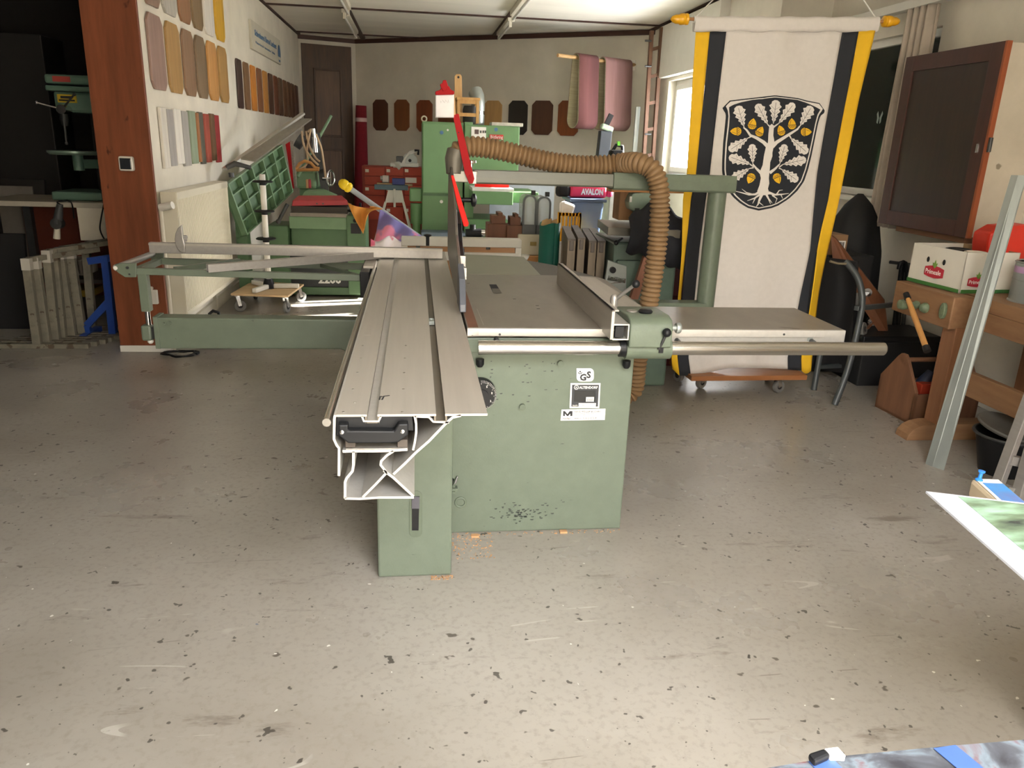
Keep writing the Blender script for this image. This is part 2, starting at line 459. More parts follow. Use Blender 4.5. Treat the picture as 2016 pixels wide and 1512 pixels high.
build('batten', G().bar(DW0+Vector((0, -0.02, CEIL-0.03)), DW1+Vector((0, -0.02, CEIL-0.03)), 0.05, 0.06), BATTEN, ceil)
# white wall strip between the ceiling line and the window, with a pelmet over the bright window
struct(build('trim_1', G().box((XR-0.10, W1[0]-0.1, W1[3]+0.04), (XR, W1[1]+0.22, CEIL-0.05)), WHITEP))

# fluorescent fittings, switched off
tube_m = mk('lamp_tube_glass', 'e8e6df', rough=0.2, var=0.02)
def fitting(px0, px1, label):
    p0 = az(px0[0], px0[1], CEIL-0.08); p1 = az(px1[0], px1[1], CEIL-0.08)
    x = (p0.x+p1.x)/2; a = min(p0.y, p1.y); b = max(p0.y, p1.y)
    t = thing('fluorescent_light', label, 'ceiling light', (x, (a+b)/2, CEIL-0.1), 'bare tube lights on the ceiling')
    build('housing', G().box((x-0.035, a, CEIL-0.055), (x+0.035, b, CEIL+0.004)), OFFW, t, bevel=0.006)
    build('tube', G().cyl((x, a+0.03, CEIL-0.095), (x, b-0.03, CEIL-0.095), 0.016, 12), tube_m, t, sm=40)
    for yy in (a+0.02, b-0.02):
        build('lamp_holder', G().box((x-0.018, yy-0.015, CEIL-0.12), (x+0.018, yy+0.015, CEIL-0.05)), OFFW, t, bevel=0.004)
    return t
fitting((686, 30), (694, 70), 'far tube light on the left batten line near the corner door')
fitting((662, -40), (677, 24), 'near tube light on the left batten line, cut by the top edge')
fitting((1003, 46), (984, 74), 'far tube light on the right batten line above the sander')
fitting((1052, -15), (1008, 36), 'near tube light on the right batten line, cut by the top edge')

# bright window
GLASS = bpy.data.materials.new('window_glass'); GLASS.use_nodes = True
_n = GLASS.node_tree.nodes; _l = GLASS.node_tree.links; _n.clear()
_o = _n.new('ShaderNodeOutputMaterial'); _mx = _n.new('ShaderNodeMixShader'); _t = _n.new('ShaderNodeBsdfTransparent'); _g = _n.new('ShaderNodeBsdfGlossy')
_g.inputs['Roughness'].default_value = 0.02; _mx.inputs['Fac'].default_value = 0.08
_l.new(_t.outputs[0], _mx.inputs[1]); _l.new(_g.outputs[0], _mx.inputs[2]); _l.new(_mx.outputs[0], _o.inputs[0])
PVC = mk('window_pvc', 'e6e4de', rough=0.4, var=0.03)
def frame(name, x, y0, y1, z0, z1, w, t, parent):
    g = G().box((x, y0, z0), (x+t, y0+w, z1)).box((x, y1-w, z0), (x+t, y1, z1)).box((x, y0+w, z0), (x+t, y1-w, z0+w)).box((x, y0+w, z1-w), (x+t, y1-w, z1))
    return build(name, g, PVC, parent, bevel=0.004)
w1 = build('window_1', G().box((XR+0.17, W1[0], W1[2]), (XR+0.175, W1[1], W1[3])), GLASS); struct(w1)
w1f = frame('window_frame', XR+0.10, W1[0], W1[1], W1[2], W1[3], 0.07, 0.07, w1)
ym = (W1[0]+W1[1])/2
frame('sash', XR+0.08, ym+0.01, W1[1]-0.05, W1[2]+0.05, W1[3]-0.05, 0.06, 0.06, w1)
frame('sash', XR+0.08, W1[0]+0.05, ym-0.01, W1[2]+0.05, W1[3]-0.05, 0.06, 0.06, w1)
build('window_sill', G().box((XR-0.12, W1[0]-0.05, W1[2]-0.035), (XR+0.12, W1[1]+0.05, W1[2])), WHITEP, w1, bevel=0.005)
w3 = build('added_window', G().box((XR+0.17, W3[0], W1[2]), (XR+0.175, W3[1], W1[3])), GLASS); struct(w3)  # assumed window hidden by the banner, added to bring in more daylight
frame('window_frame', XR+0.10, W3[0], W3[1], W1[2], W1[3], 0.07, 0.07, w3)
# house front across the yard, seen through the bright window
yd = build('yard_wall', G().box((7.5, 3, -0.2), (7.8, 16, 1.9)), mk('yard_render', 'd8d4cc', rough=0.9, var=0.05)); struct(yd)

# shuttered window on the near right
w2 = build('window_2', G().box((XN+0.08, W2[0], W2[2]), (XN+0.085, W2[1], W2[3])), mk('dark_pane', '1c2624', rough=0.05, var=0.02, alpha=0.55)); struct(w2)
frame('window_frame', XN+0.05, W2[0], W2[1], W2[2], W2[3], 0.055, 0.05, w2)
SHUT = mk('shutter_slat', '2c3833', rough=0.5, var=0.15)
nsl = 26
for k in range(nsl):
    z = W2[2]+0.03+(W2[3]-W2[2]-0.06)*k/(nsl-1)
    build('shutter_slat', G().cbox((XN+0.13, (W2[0]+W2[1])/2, z), (0.012, W2[1]-W2[0]-0.02, 0.052)), SHUT, w2, bevel=0.004)
build('window_sill', G().box((XN-0.10, W2[0]-0.05, W2[2]-0.04), (XN+0.05, W2[1], W2[2])), WHITEP, w2, bevel=0.005)
# butterfly sticker on the pane
build('shutter_backing', G().box((XN+0.145, W2[0], W2[2]), (XN+0.155, W2[1], W2[3])), MBLACK, w2)
bf = G(); bc = ax(1731, 232, XN+0.075)
for sx in (-1, 1):
    bf.prism([bc+Vector((0, -sx*p[0], p[1])) for p in ((0.004, 0), (0.03, 0.05), (0.042, 0.03), (0.03, 0), (0.03, -0.035), (0.012, -0.045))], (0, 0, 0), (0.002, 0, 0))
build('butterfly_sticker', bf, mk('sticker_grey', '8f9996', rough=0.5), w2)
# curtain rail and curtain
cr = thing('curtain', 'long beige curtain drawn aside at the shuttered window', 'curtain', (XN-0.12, 5.0, 0.9))
CY0, CY1 = ax(1842, 30, XN-0.13).y, ax(1786, 30, XN-0.13).y
def curt(u, v):
    zt, zb = 2.52, 1.02
    y = (CY0 + (CY1-CY0)*u)
    x = XN-0.13 + 0.035*math.sin(u*math.pi*9+v*1.0) - 0.01*v
    return (x, y, zt+(zb-zt)*v)
build('drape', G().grid(curt, 90, 20), mk('curtain_cloth', 'b7ab9d', rough=0.9, var=0.08, scale=12, bump=0.1), cr, sm=60, solid=0.003)
build('rail', G().box((XN-0.17, 4.55, 2.52), (XN-0.09, 6.98, 2.58)), WHITEP, cr, bevel=0.004)
build('rail_bracket', G().box((XN-0.17, 4.53, 2.50), (XN, 4.57, 2.60)), WHITEP, cr)

# old panelled door in the far corner
DOORM = wood('dark_door_wood', '3b2a1d', '543b28', 'z', rough=0.55)
def dpt(s, d, z): return DW0 + dd*s - dn*d + Vector((0, 0, z))
LD = (DW1-DW0).length
dr = struct(build('door_1', G().hexa([dpt(0.10, 0, 0.02), dpt(LD-0.08, 0, 0.02), dpt(LD-0.08, 0.04, 0.02), dpt(0.10, 0.04, 0.02)],
                                     [dpt(0.10, 0, 2.90), dpt(LD-0.08, 0, 2.90), dpt(LD-0.08, 0.04, 2.90), dpt(0.10, 0.04, 2.90)]), DOORM))
DOORP = wood('door_panel_wood', '4a3423', '67492f', 'z', rough=0.5)
for z0, z1 in ((1.55, 2.52), (0.80, 1.30), (0.15, 0.60)):
    a, b = 0.30, LD-0.28
    g = G()
    for (s0, s1, q0, q1) in ((a-0.03, a, z0-0.03, z1+0.03), (b, b+0.03, z0-0.03, z1+0.03), (a, b, z1, z1+0.03), (a, b, z0-0.03, z0)):
        g.hexa([dpt(s0, 0.04, q0), dpt(s1, 0.04, q0), dpt(s1, 0.062, q0), dpt(s0, 0.062, q0)], [dpt(s0, 0.04, q1), dpt(s1, 0.04, q1), dpt(s1, 0.062, q1), dpt(s0, 0.062, q1)])
    pn = build('door_panel', G().hexa([dpt(a, 0.04, z0), dpt(b, 0.04, z0), dpt(b, 0.05, z0), dpt(a, 0.05, z0)], [dpt(a, 0.04, z1), dpt(b, 0.04, z1), dpt(b, 0.05, z1), dpt(a, 0.05, z1)]), DOORP, dr, bevel=0.004)
    build('moulding', g, DOORM, pn, bevel=0.004)

# ================================================================== panel saw
TZ = 0.86
saw = thing('panel_saw', 'green sliding table panel saw with overhead guard in the middle of the floor', 'panel saw', (0.45, 3.3, 0))
# --- cabinet
cabinet = build('cabinet', G().box((0.0, 2.81, 0.0), (0.845, 3.95, 0.775)), SAWG, saw, bevel=0.006)
build('cabinet_top', G().box((0.10, 2.79, 0.765), (0.86, 3.97, 0.822)), SAWD, saw, bevel=0.004)
for p in ((1028, 800), (1103, 715)):
    c = ay(p[0], p[1], 2.81)
    build('screw_cap', G().cyl((c.x, 2.795, c.z), (c.x, 2.815, c.z), 0.0125, 14), SAWD, cabinet, sm=40)
def tri(a, b): return a+(b-a)
# rubber knobs under the rail
for p in ((945, 713), (1234, 716)):
    c = ay(p[0], p[1]-6, 2.785)
    build('rail_foot', G().lathe([(0.016, 0), (0.016, 0.02), (0.010, 0.03)], (c.x, c.y, c.z), (0, 0, -1), 14), BLACK, saw, sm=40)
# stickers
FY = 2.8075
def fp(x, y, d=0.0): 
    p = ay(x, y, FY); p.y = FY-d; return p
def plate(name, pts, mat, d, t, parent):
    return build(name, G().prism([fp(x, y) for x, y in pts], (0, -d, 0), (0, -d-t, 0)), mat, parent)
XD, ZD = Vector((1, 0, 0)), Vector((0, 0, 1))
def rr(x0, y0, x1, y1, r, n=5, corners=(1, 1, 1, 1)):
    pts = []
    for (cx, cy, a0, on, ex, ey) in ((x1-r, y0+r, -90, corners[1], x1, y0), (x1-r, y1-r, 0, corners[2], x1, y1), (x0+r, y1-r, 90, corners[3], x0, y1), (x0+r, y0+r, 180, corners[0], x0, y0)):
        if on:
            for k in range(n+1):
                a = math.radians(a0+90*k/n); pts.append((cx+r*math.cos(a), cy+r*math.sin(a)))
        else: pts.append((ex, ey))
    return pts
st = plate('safety_sticker', rr(1135, 725, 1169, 751, 8, corners=(0, 1, 1, 1)), LABELW, 0, 0.0012, cabinet)
s = fp(1141, 748.5, 0.0016); text('letter', 'G', 0.036, s, XD, ZD, PRINTK, st, bold=0.0015)
s = fp(1154.5, 743.5, 0.0016); text('letter', 'S', 0.036, s, XD, ZD, PRINTK, st, bold=0.0015)
c = fp(1142, 731.5, 0.0016)
g = G(); g.cyl(c, c+Vector((0, -0.0008, 0)), 0.0034, 12)
N = 14
ring = [c+Vector((0.0095*math.cos(math.radians(190+160*k/N)), 0, 0.0095*math.sin(math.radians(190+160*k/N)))) for k in range(N+1)]
ring += [c+Vector((0.0065*math.cos(math.radians(350-160*k/N)), 0, 0.0065*math.sin(math.radians(350-160*k/N)))) for k in range(N+1)]
g.prism(ring, (0, 0, 0), (0, -0.0008, 0))
build('eye_mark', g, PRINTK, st)
pl = plate('name_plate', [(1123, 754), (1182, 754), (1179.5, 803), (1121, 803)], LABELW, 0, 0.003, cabinet)
plate('plate_field', [(1126, 757), (1179, 757), (1176.5, 800), (1124.5, 800)], mk('plate_black', '23262d', rough=0.35), 0.003, 0.0006, pl)
text('lettering', 'ALTENDORF', 0.0135, fp(1140, 764.5, 0.0042), XD, ZD, PRINTW, pl, sx=0.95, bold=0.0003)
c = fp(1134.3, 762, 0.0042); g = G().torus(c, (0, 1, 0), 0.0075, 0.0009, 20, 6)
for k in range(10):
    a = 2*math.pi*k/10; g.cbox(c+Vector((0.009*math.cos(a), 0, 0.009*math.sin(a))), (0.002, 0.0008, 0.002))
build('gear_mark', g, PRINTW, pl)
text('letter', 'A', 0.010, c+Vector((-0.0034, -0.0006, -0.0034)), XD, ZD, PRINTW, pl)
plate('window_recess', [(1131, 768), (1172, 768), (1171, 790), (1130, 790)], mk('plate_dark', '0f1115', rough=0.2), 0.0036, 0.0006, pl)
plate('counter_face', [(1153.5, 781), (1169, 781), (1168.5, 790), (1153, 790)], LABELW, 0.0042, 0.0005, pl)
text('digits', '3000', 0.017, fp(1154, 789.3, 0.0049), XD, ZD, PRINTK, pl, sx=0.75)
plate('number_field', [(1139, 793), (1173, 793), (1172.5, 799.5), (1138.5, 799.5)], LABELW, 0.0036, 0.0006, pl)
text('digits', '86-10-21', 0.010, fp(1146, 798.6, 0.0044), XD, ZD, mk('grey_print', '8d8d8d', rough=0.6), pl)
text('lettering', 'Masch.Nr.', 0.007, fp(1126.5, 798.5, 0.0044), XD, ZD, PRINTW, pl, sx=0.75)
lb = plate('dealer_label', [(1105.5, 806), (1192, 804.5), (1190.5, 826.5), (1103.5, 828)], LABELW, 0, 0.0012, cabinet)
g = G().prism([fp(x, y) for x, y in ((1108.5, 818.7), (1108.5, 809), (1112, 809), (1117, 815), (1121.5, 809), (1127, 809), (1126.6, 818.7), (1122.5, 818.7), (1122.5, 814), (1118.5, 818.7), (1116, 818.7), (1112, 814), (1112, 818.7))], (0, -0.0014, 0), (0, -0.002, 0))
build('logo_m', g, PRINTK, lb)
text('lettering', 'möller', 0.0115, fp(1107, 825.5, 0.0016), XD, ZD, PRINTK, lb, sx=1.1)
text('lettering', 'HANS MÖLLER & SOHN', 0.0094, fp(1130, 811.8, 0.0016), XD, ZD, PRINTK, lb, sx=1.06)
for yy, tx in ((815.2, 'Maschinen  Werkzeuge  Industrie  Service'), (817.6, 'Lindenstrasse 9   Telefon 0 61 60 31')):
    text('fine_print', tx, 0.0046, fp(1130, yy, 0.0016), XD, ZD, mk('grey_print', '8d8d8d'), lb, sx=1.02)
text('fine_print', 'Reparatur nur', 0.005, fp(1130, 824, 0.0016), XD, ZD, PRINTK, lb)
text('lettering', 'C E D E D R', 0.0098, fp(1147.5, 824.5, 0.0016), XD, ZD, PRINTK, lb, sx=1.1)
# --- worn patch low on the cabinet (bare metal flecks)
g = G(); random.seed(3)
for k in range(120):
    x = random.gauss(1022, 26); y = random.gauss(1010, 8)
    if k > 70: x = random.uniform(960, 1150); y = random.choice([random.uniform(705, 770), random.uniform(705, 800), random.uniform(960, 1030)])
    if 1095 < x < 1200 and y < 835: continue
    w = random.uniform(2, 7); h = random.uniform(0.7, 1.8)
    g.prism([fp(x, y), fp(x+w, y-0.5), fp(x+w*0.8, y+h), fp(x+w*0.2, y+h)], (0, 0.0006, 0), (0, -0.0002, 0))
build('paint_chips', g, mk('bare_dark_metal', '3f4440', rough=0.5, metal=0.3), cabinet, kind='stuff')
# --- scale dial half hidden behind the sliding table
c = ay(948, 783, 2.74)
dial = build('scale_dial', G().lathe([(0.060, 0), (0.060, 0.035), (0.052, 0.05), (0.028, 0.05), (0.028, 0.06), (0.0, 0.06)], (c.x, 2.81, c.z), (0, -1, 0), 40), BLACK, saw, sm=35)
for k in range(60):
    a = 2*math.pi*k/60; d = Vector((math.cos(a), 0, math.sin(a)))
    p = Vector((c.x, 2.757, c.z))
    L = 0.012 if k % 5 == 0 else 0.007
    build('tick', G().bar(p+d*(0.0595-L), p+d*0.0595+Vector((0, 0.012, 0)), 0.0012, 0.0012), PRINTW, dial) if -1.4 < math.atan2(d.z, d.x) < 1.6 else None
for k, dg in enumerate(('5', '8', '3')):
    a = math.radians(60-45*k); text('digit', dg, 0.012, Vector((c.x+0.042*math.cos(a)-0.003, 2.758, c.z+0.042*math.sin(a)-0.003)), XD, ZD, PRINTW, dial)
# --- pedestal that carries the sliding table
ped = build('pedestal', G().box((-0.138, 2.49, 0.0), (0.127, 2.83, 0.70)), SAWG, saw, bevel=0.008)
sl = G()
y0 = 2.4905
plt = [ay(x, y, 2.489) for x, y in rr(806, 966, 831, 1057, 10)]
build('slot_plate', G().prism(plt, (0, 0, 0), (0, -0.003, 0)), SAWD, ped, bevel=0.001)
plt = [ay(x, y, 2.4855) for x, y in ((811, 1000), (825, 1000), (824, 1044), (811, 1044))]
build('slot_hole', G().prism(plt, (0, 0, 0), (0, -0.0015, 0)), MBLACK, ped)
build('slot_slider', G().prism([ay(x, y, 2.4855) for x, y in ((811, 977), (826, 977), (825.5, 1000), (810.5, 1000))], (0, 0, 0), (0, -0.006, 0)), mk('slider_grey', '55545c', rough=0.5), ped)
# lifting eye and toggle clamp on the side of the pedestal
c = ay(905, 989, 2.66); build('lifting_eye', G().torus((c.x+0.003, 2.66, c.z), (0, 1, 0), 0.019, 0.0048, 24, 10).cyl((0.120, 2.66, c.z), (0.136, 2.66, c.z), 0.007, 10), SAWD, ped, sm=50)
c0 = ay(900, 962, 2.60)
tg = build('toggle_clamp', G().box((0.120, 2.585, c0.z-0.004), (0.152, 2.615, c0.z+0.006)).cyl((0.137, 2.60, c0.z-0.012), (0.137, 2.60, c0.z+0.02), 0.006, 10).cbox((0.134, 2.60, c0.z-0.013), (0.018, 0.02, 0.008)), SAWD, ped, bevel=0.001)
build('clamp_lever', G().tube([(0.134, 2.60, c0.z+0.016), (0.142, 2.595, c0.z+0.032), (0.150, 2.59, c0.z+0.055)], [0.006, 0.0075, 0.004], 10), CHROME, tg, sm=60)
build('clamp_knob', G().lathe([(0.009, 0), (0.011, 0.008), (0.010, 0.022), (0.006, 0.026)], (0.131, 2.605, c0.z+0.012), (0, 0, 1), 14), BLACK, tg, sm=50)
c1 = ay(898, 835, 2.60)
build('lock_rod', G().cyl((0.138, 2.60, 0.615), (0.138, 2.60, 0.76), 0.005, 10), DSTEEL, ped, sm=50)

# --- sliding table (upper carriage) and its rail profile: cross sections read at the near end
SY0, SY1 = 1.845, 4.86
def z6(u, v):
    p = ay(600+u/3.025, 680+v/3.025, SY0); return (p.x, p.z)
top = z6(185, 412)[1]
t1 = [z6(u, 412)[0] for u in (185, 370, 432, 782, 836, 1088)]
ZT = TZ
slide = thing_parent = None
g = G()
for a, b in ((t1[0], t1[1]), (t1[2], t1[3]), (t1[4], t1[5])):
    g.box((a, SY0, ZT-0.006), (b, SY1, ZT))
slide = build('sliding_table', g, ALUD, saw)
g = G()
for a, b in ((t1[1], t1[2]), (t1[3], t1[4])):
    g.box((a-0.004, SY0+0.001, ZT-0.024), (b+0.004, SY1, ZT-0.019)).box((a-0.005, SY0+0.001, ZT-0.024), (a-0.0005, SY1, ZT-0.004)).box((b+0.0005, SY0+0.001, ZT-0.024), (b+0.005, SY1, ZT-0.004))
build('t_slot', g, mk('slot_brown', '6e675b', rough=0.5, metal=0.3, var=0.08), slide)
g = G()
def z6s(path, t, y1=SY1): g.strip([z6(*p) for p in path], t, SY0, y1)
z6s([(180, 415), (176, 440), (174, 560), (190, 595), (204, 612), (203, 778)], 0.0065)
z6s([(655, 420), (664, 470), (664, 520), (655, 580), (645, 625)], 0.0055)
z6s([(930, 418), (880, 430), (840, 465), (740, 570), (660, 640), (595, 705), (528, 768)], 0.0065)
z6s([(340, 420), (352, 452), (440, 452), (455, 420)], 0.005)
z6s([(655, 424), (740, 428), (765, 455), (860, 460)], 0.005)
build('carriage_profile', g, ALUC, slide)
g = G()
z6s([(225, 632), (290, 630), (400, 630), (500, 628), (612, 620)], 0.007)
z6s([(290, 632), (290, 715), (284, 750), (250, 790), (240, 815), (240, 912)], 0.007)
z6s([(238, 912), (330, 914), (450, 906), (650, 906)], 0.0065)
z6s([(345, 905), (420, 830), (488, 758)], 0.0065)
z6s([(470, 745), (530, 790), (648, 900)], 0.0065)
z6s([(488, 758), (452, 712), (455, 690), (490, 655), (528, 630)], 0.0065)
build('rail_profile', g, ALUC, slide)
build('rail_top_face', G().box((z6(225, 0)[0], SY0+0.004, z6(0, 630)[1]-0.003), (z6(600, 0)[0], SY1, z6(0, 630)[1]+0.003)), ALUD, slide)
g = G().exz([z6(*p) for p in ((190, 418), (345, 418), (355, 462), (435, 462), (455, 418), (640, 418), (648, 512), (610, 512), (540, 505), (250, 505), (185, 545))], SY0+0.004, SY0+0.02)
cap = build('end_cap', g, BLACK, slide, bevel=0.002)
g = G().exz([z6(*p) for p in ((205, 455), (262, 455), (262, 490), (530, 492), (560, 450), (615, 450), (618, 515), (560, 560), (520, 565), (262, 565), (205, 520))], SY0-0.022, SY0+0.006)
build('pull_handle', g, BLACK, cap, bevel=0.004)
for u, v in ((225, 498), (582, 494)):
    x, z = z6(u, v); build('screw', G().lathe([(0.0055, 0), (0.0055, 0.002), (0.003, 0.003)], (x, SY0-0.022, z), (0, -1, 0), 12), CHROME, cap, sm=40)
for u in (270, 582):
    x, z = z6(u, 590); build('roller_block', G().cbox((x, SY0+0.03, z), (0.026, 0.05, 0.022)), mk('brown_block', '4a423b', rough=0.6), slide, bevel=0.002)
x, z = z6(133, 450)
build('edge_bar', G().cyl((x, SY0-0.012, z), (x, SY1, z), 0.0108, 16), STEEL, slide, sm=40)
c = az(849, 629, ZT); build('slot_stop', G().box((c.x-0.012, c.y-0.03, ZT-0.015), (c.x+0.012, c.y+0.03, ZT-0.002)).cyl((c.x, c.y+0.015, ZT-0.005), (c.x, c.y+0.015, ZT+0.002), 0.008, 12), GALV, slide, bevel=0.001)
c0 = az(740, 582, ZT); c1 = az(722, 660, ZT)
build('scale_strip', G().box((c1.x-0.008, c1.y, ZT), (c1.x+0.012, c0.y, ZT+0.0008)), ALUD, slide)
for u in (0.0, 0.45):   # pencilled marks on the aluminium
    pass
a = az(740, 783, ZT+0.0006)
g = G()
for p, q in (((733, 782), (744, 782)), ((731, 795), (743, 795)), ((747, 787), (749, 780)), ((752, 787), (756, 780)), ((755, 780), (767, 778.5)), ((749, 780), (753, 781))):
    g.bar(az(*p, ZT-0.0195 if p[0] < 745 else ZT+0.0005), az(*q, ZT-0.0195 if p[0] < 745 else ZT+0.0005), 0.004, 0.0008)
build('pen_mark', g, PRINTK, slide, kind='stuff')
g = G()
for p in ((714, 680.6), (710.5, 705), (704, 733.5), (695, 766.5), (698, 792.5), (676, 811), (799, 680.6), (797, 705.5), (795.5, 734), (794, 766), (792, 811)):
    c = az(p[0], p[1], ZT); build('rivet', G().cyl(c, c+Vector((0, 0, 0.001)), 0.0035, 8), CHROME, slide)

# --- cast iron table
xr = 0.985
tab = [(0.19, 2.80), (xr, 2.80), (xr, 3.90), (xr-0.015, 3.96), (xr-0.05, 4.0), (xr-0.12, 4.02), (0.19, 4.02)]
table = build('saw_table', G().exy(tab, 0.822, TZ-0.0005), IRON, saw, bevel=0.003)
build('throat_strip', G().box((0.195, 2.80, TZ-0.001), (0.232, 3.75, TZ+0.0006)), mk('throat_wood', '6f4632', rough=0.5, var=0.15, scale=10), table)
build('scribe_line', G().bar(az(939, 608, TZ+0.0004), az(952, 640, TZ+0.0004), 0.0015, 0.0006), ALUC, table)
hole = [az(x, y, TZ+0.0005) for x, y in ((963, 560), (977, 560), (988, 577), (971, 577))]
build('slot_opening', G().prism(hole, (0, 0, 0), (0, 0, 0.0004)), MBLACK, table)
build('slot_side', G().prism([az(x, y, TZ+0.001) for x, y in ((968, 568), (982, 568), (988, 577), (971, 577))], (0, 0, 0), (0, 0, 0.0003)), mk('slot_shadow_metal', '4c473f', rough=0.5), table)
g = G()
for x, y in ((1013, 589), (1058, 602), (1060, 608), (922, 558)):
    c = az(x, y, TZ); g.bar(c-Vector((0.007, 0, -0.0004)), c+Vector((0.006, 0.001, 0.0004)), 0.004, 0.0006)
build('table_nick', g, MBLACK, table, kind='stuff')
# rear extension behind the table
e = [az(1012, 500, TZ), az(1033, 541, TZ)]
build('rear_table', G().exy([(0.215, 4.025), (0.66, 4.025), (0.66, 4.70), (0.215, 4.78)], 0.825, TZ-0.001), mk('rear_table_grey', '8f8f7d', rough=0.4, metal=0.4, var=0.05), saw, bevel=0.002)
build('rear_iron_wing', G().exy([(0.665, 4.025), (0.98, 4.025), (0.80, 4.45), (0.665, 4.62)], 0.822, TZ-0.01), mk('wing_dark', '55504a', rough=0.5, metal=0.4), saw, bevel=0.002)
# right extension table
ext = build('extension_table', G().box((xr+0.001, 2.80, 0.823), (1.69, 3.225, TZ-0.001)), IRON, saw, bevel=0.002)
build('extension_apron', G().box((0.97, 2.788, 0.785), (1.69, 2.80, TZ-0.001)).box((1.68, 2.80, 0.785), (1.69, 3.22, TZ-0.002)), ALUC, ext, bevel=0.002)
c = ay(1595, 668, 2.787); build('level_screw', G().cyl((c.x, 2.786, c.z), (c.x, 2.795, c.z), 0.012, 14), GALV, ext, sm=40)
strip = build('scale_rail', G().box((0.19, 2.780, 0.832), (1.60, 2.799, TZ+0.0005)), ALUC, saw, bevel=0.001)
build('rail_end_block', G().box((0.198, 2.776, 0.836), (0.232, 2.781, 0.856)), ALU, strip)
for x in (930, 984, 1544, 938):
    c = ay(x, 656.5, 2.779); build('screw', G().cyl((c.x, 2.7785, c.z-0.004), (c.x, 2.781, c.z-0.004), 0.0045 if x != 938 else 0.002, 12), DSTEEL, strip)
build('table_beam', G().box((0.20, 2.80, 0.775), (1.60, 2.83, 0.822)), MBLACK, saw)
# guide tube
p = ay(941, 685, 2.70); q = ay(1742, 686, 2.70); zc = (p.z+q.z)/2
RT = 0.0258
build('guide_tube', G().lathe([(RT-0.001, 0), (RT, 0.001), (RT, q.x-p.x-0.006), (RT-0.006, q.x-p.x)], (p.x, 2.70, zc), (1, 0, 0), 32), STEEL, saw, sm=40)
for x in (0.30, 1.00, 1.55): build('tube_stay', G().cyl((x, 2.70, zc), (x, 2.81, zc+0.01), 0.010, 10), DSTEEL, saw, sm=40)
TUBEZ = zc

# --- rip fence
fa = ay(1227, 627, 2.66); fb = ay(1215, 674, 2.66)
ftop = fa.z
fx = (az(1094, 558, TZ).x + az(1188, 648, TZ).x)/2
fz0 = TZ+0.003; fzt = ax(1098, 518, fx).z
fy1 = ax(1096, 556, fx).y
fence = build('rip_fence', G().box((fx, 2.655, fz0-0.012), (fx+0.012, fy1, fzt)).box((fx, 2.655, fzt-0.006), (fx+0.026, fy1, fzt)), ALUD, saw, bevel=0.0015)
g = G()
g.strip([(fx+0.008, fz0+0.045), (fx+0.066, fz0+0.045), (fx+0.066, fz0-0.010), (fx+0.008, fz0-0.010)], 0.006, 2.652, fy1)
build('fence_base_profile', g, ALUC, fence)
build('profile_plug', G().box((fx+0.016, 2.650, fz0-0.002), (fx+0.048, 2.66, fz0+0.038)), BLACK, fence, bevel=0.001)
g = G().box((fx+0.012, 2.80, fz0), (fx+0.02, fy1, fzt-0.01))
for (xa, ya, xb, yb_) in ((1132, 549, 1137, 549), (1152, 566, 1157, 566)): pass
# fence plate lying behind the fence, its rounded end beyond
plate_top = [az(x, y, TZ+0.012) for x, y in ((1140, 544), (1172, 547), (1186, 556), (1262, 602), (1235, 622), (1195, 600))]
build('fence_slide_plate', G().prism(plate_top, (0, 0, -0.010), (0, 0, 0)), ALUD, fence)
# fence head casting on the tube
hx0, hx1 = fx+0.070, ay(1316, 640, 2.70).x
head = build('fence_head', G().eyz([(2.645, TUBEZ+0.015), (2.645, 0.905), (2.66, 0.925), (2.70, 0.935), (2.86, 0.93), (3.02, 0.90), (3.10, 0.875), (3.10, 0.864), (2.81, 0.864), (2.76, TUBEZ+0.015)], hx0, hx1), SAWD, fence, bevel=0.012, sm=50, seg=3)
build('head_sleeve', G().cyl((hx0, 2.70, TUBEZ), (hx1+0.012, 2.70, TUBEZ), 0.040, 28), SAWD, fence, sm=40)
build('sleeve_bush', G().cyl((hx0-0.022, 2.70, TUBEZ), (hx0+0.002, 2.70, TUBEZ), 0.033, 24), BLACK, fence, sm=40)
c = ay(1303, 684, 2.655)
build('sleeve_slit', G().box((c.x-0.009, 2.655, c.z-0.022), (c.x+0.007, 2.664, c.z+0.016)), MBLACK, fence)
k0 = ay(1297, 688, 2.655); k1 = ay(1313, 655, 2.63)
lever = build('clamp_lever', G().tube([k0, k1], [0.006, 0.005], 10), DSTEEL, fence, sm=60)
build('ball_knob', G().ball(k1, 0.0165, 16), BLACK, lever, sm=80)
kb = ay(1208, 600, 2.86); kt = ay(1206, 575, 2.86)
lv = build('fence_lever', G().lathe([(0.015, -0.02), (0.015, 0.02), (0.013, 0.034), (0.006, 0.041)], (kb.x, kb.y, kb.z), (0, 0, 1), 16), ALU, fence, sm=45)
e1 = ay(1252, 559, 2.78)
build('lever_arm', G().tube([(kb.x+0.006, 2.86, kb.z+0.022), e1], [0.0075, 0.0065], 10), ALU, lv, sm=60)
build('ball_knob', G().ball(e1, 0.0155, 16), BLACK, lv, sm=80)
c = ay(1270, 622, 2.74)
kn = build('fine_knob', G().cyl((c.x, 2.74, c.z-0.012), (c.x, 2.74, c.z+0.008), 0.009, 12).lathe([(0.010, 0), (0.024, 0.006), (0.027, 0.012), (0.022, 0.019), (0.0, 0.021)], (c.x, 2.74, c.z+0.006), (0, 0, 1), 20), BLACK, fence, sm=50)
build('knob_stem', G().cyl((c.x, 2.74, c.z-0.035), (c.x, 2.74, c.z-0.01), 0.003, 8), CHROME, kn)
a = ay(1316, 648, 2.70); b = ay(1334, 648, 2.70)
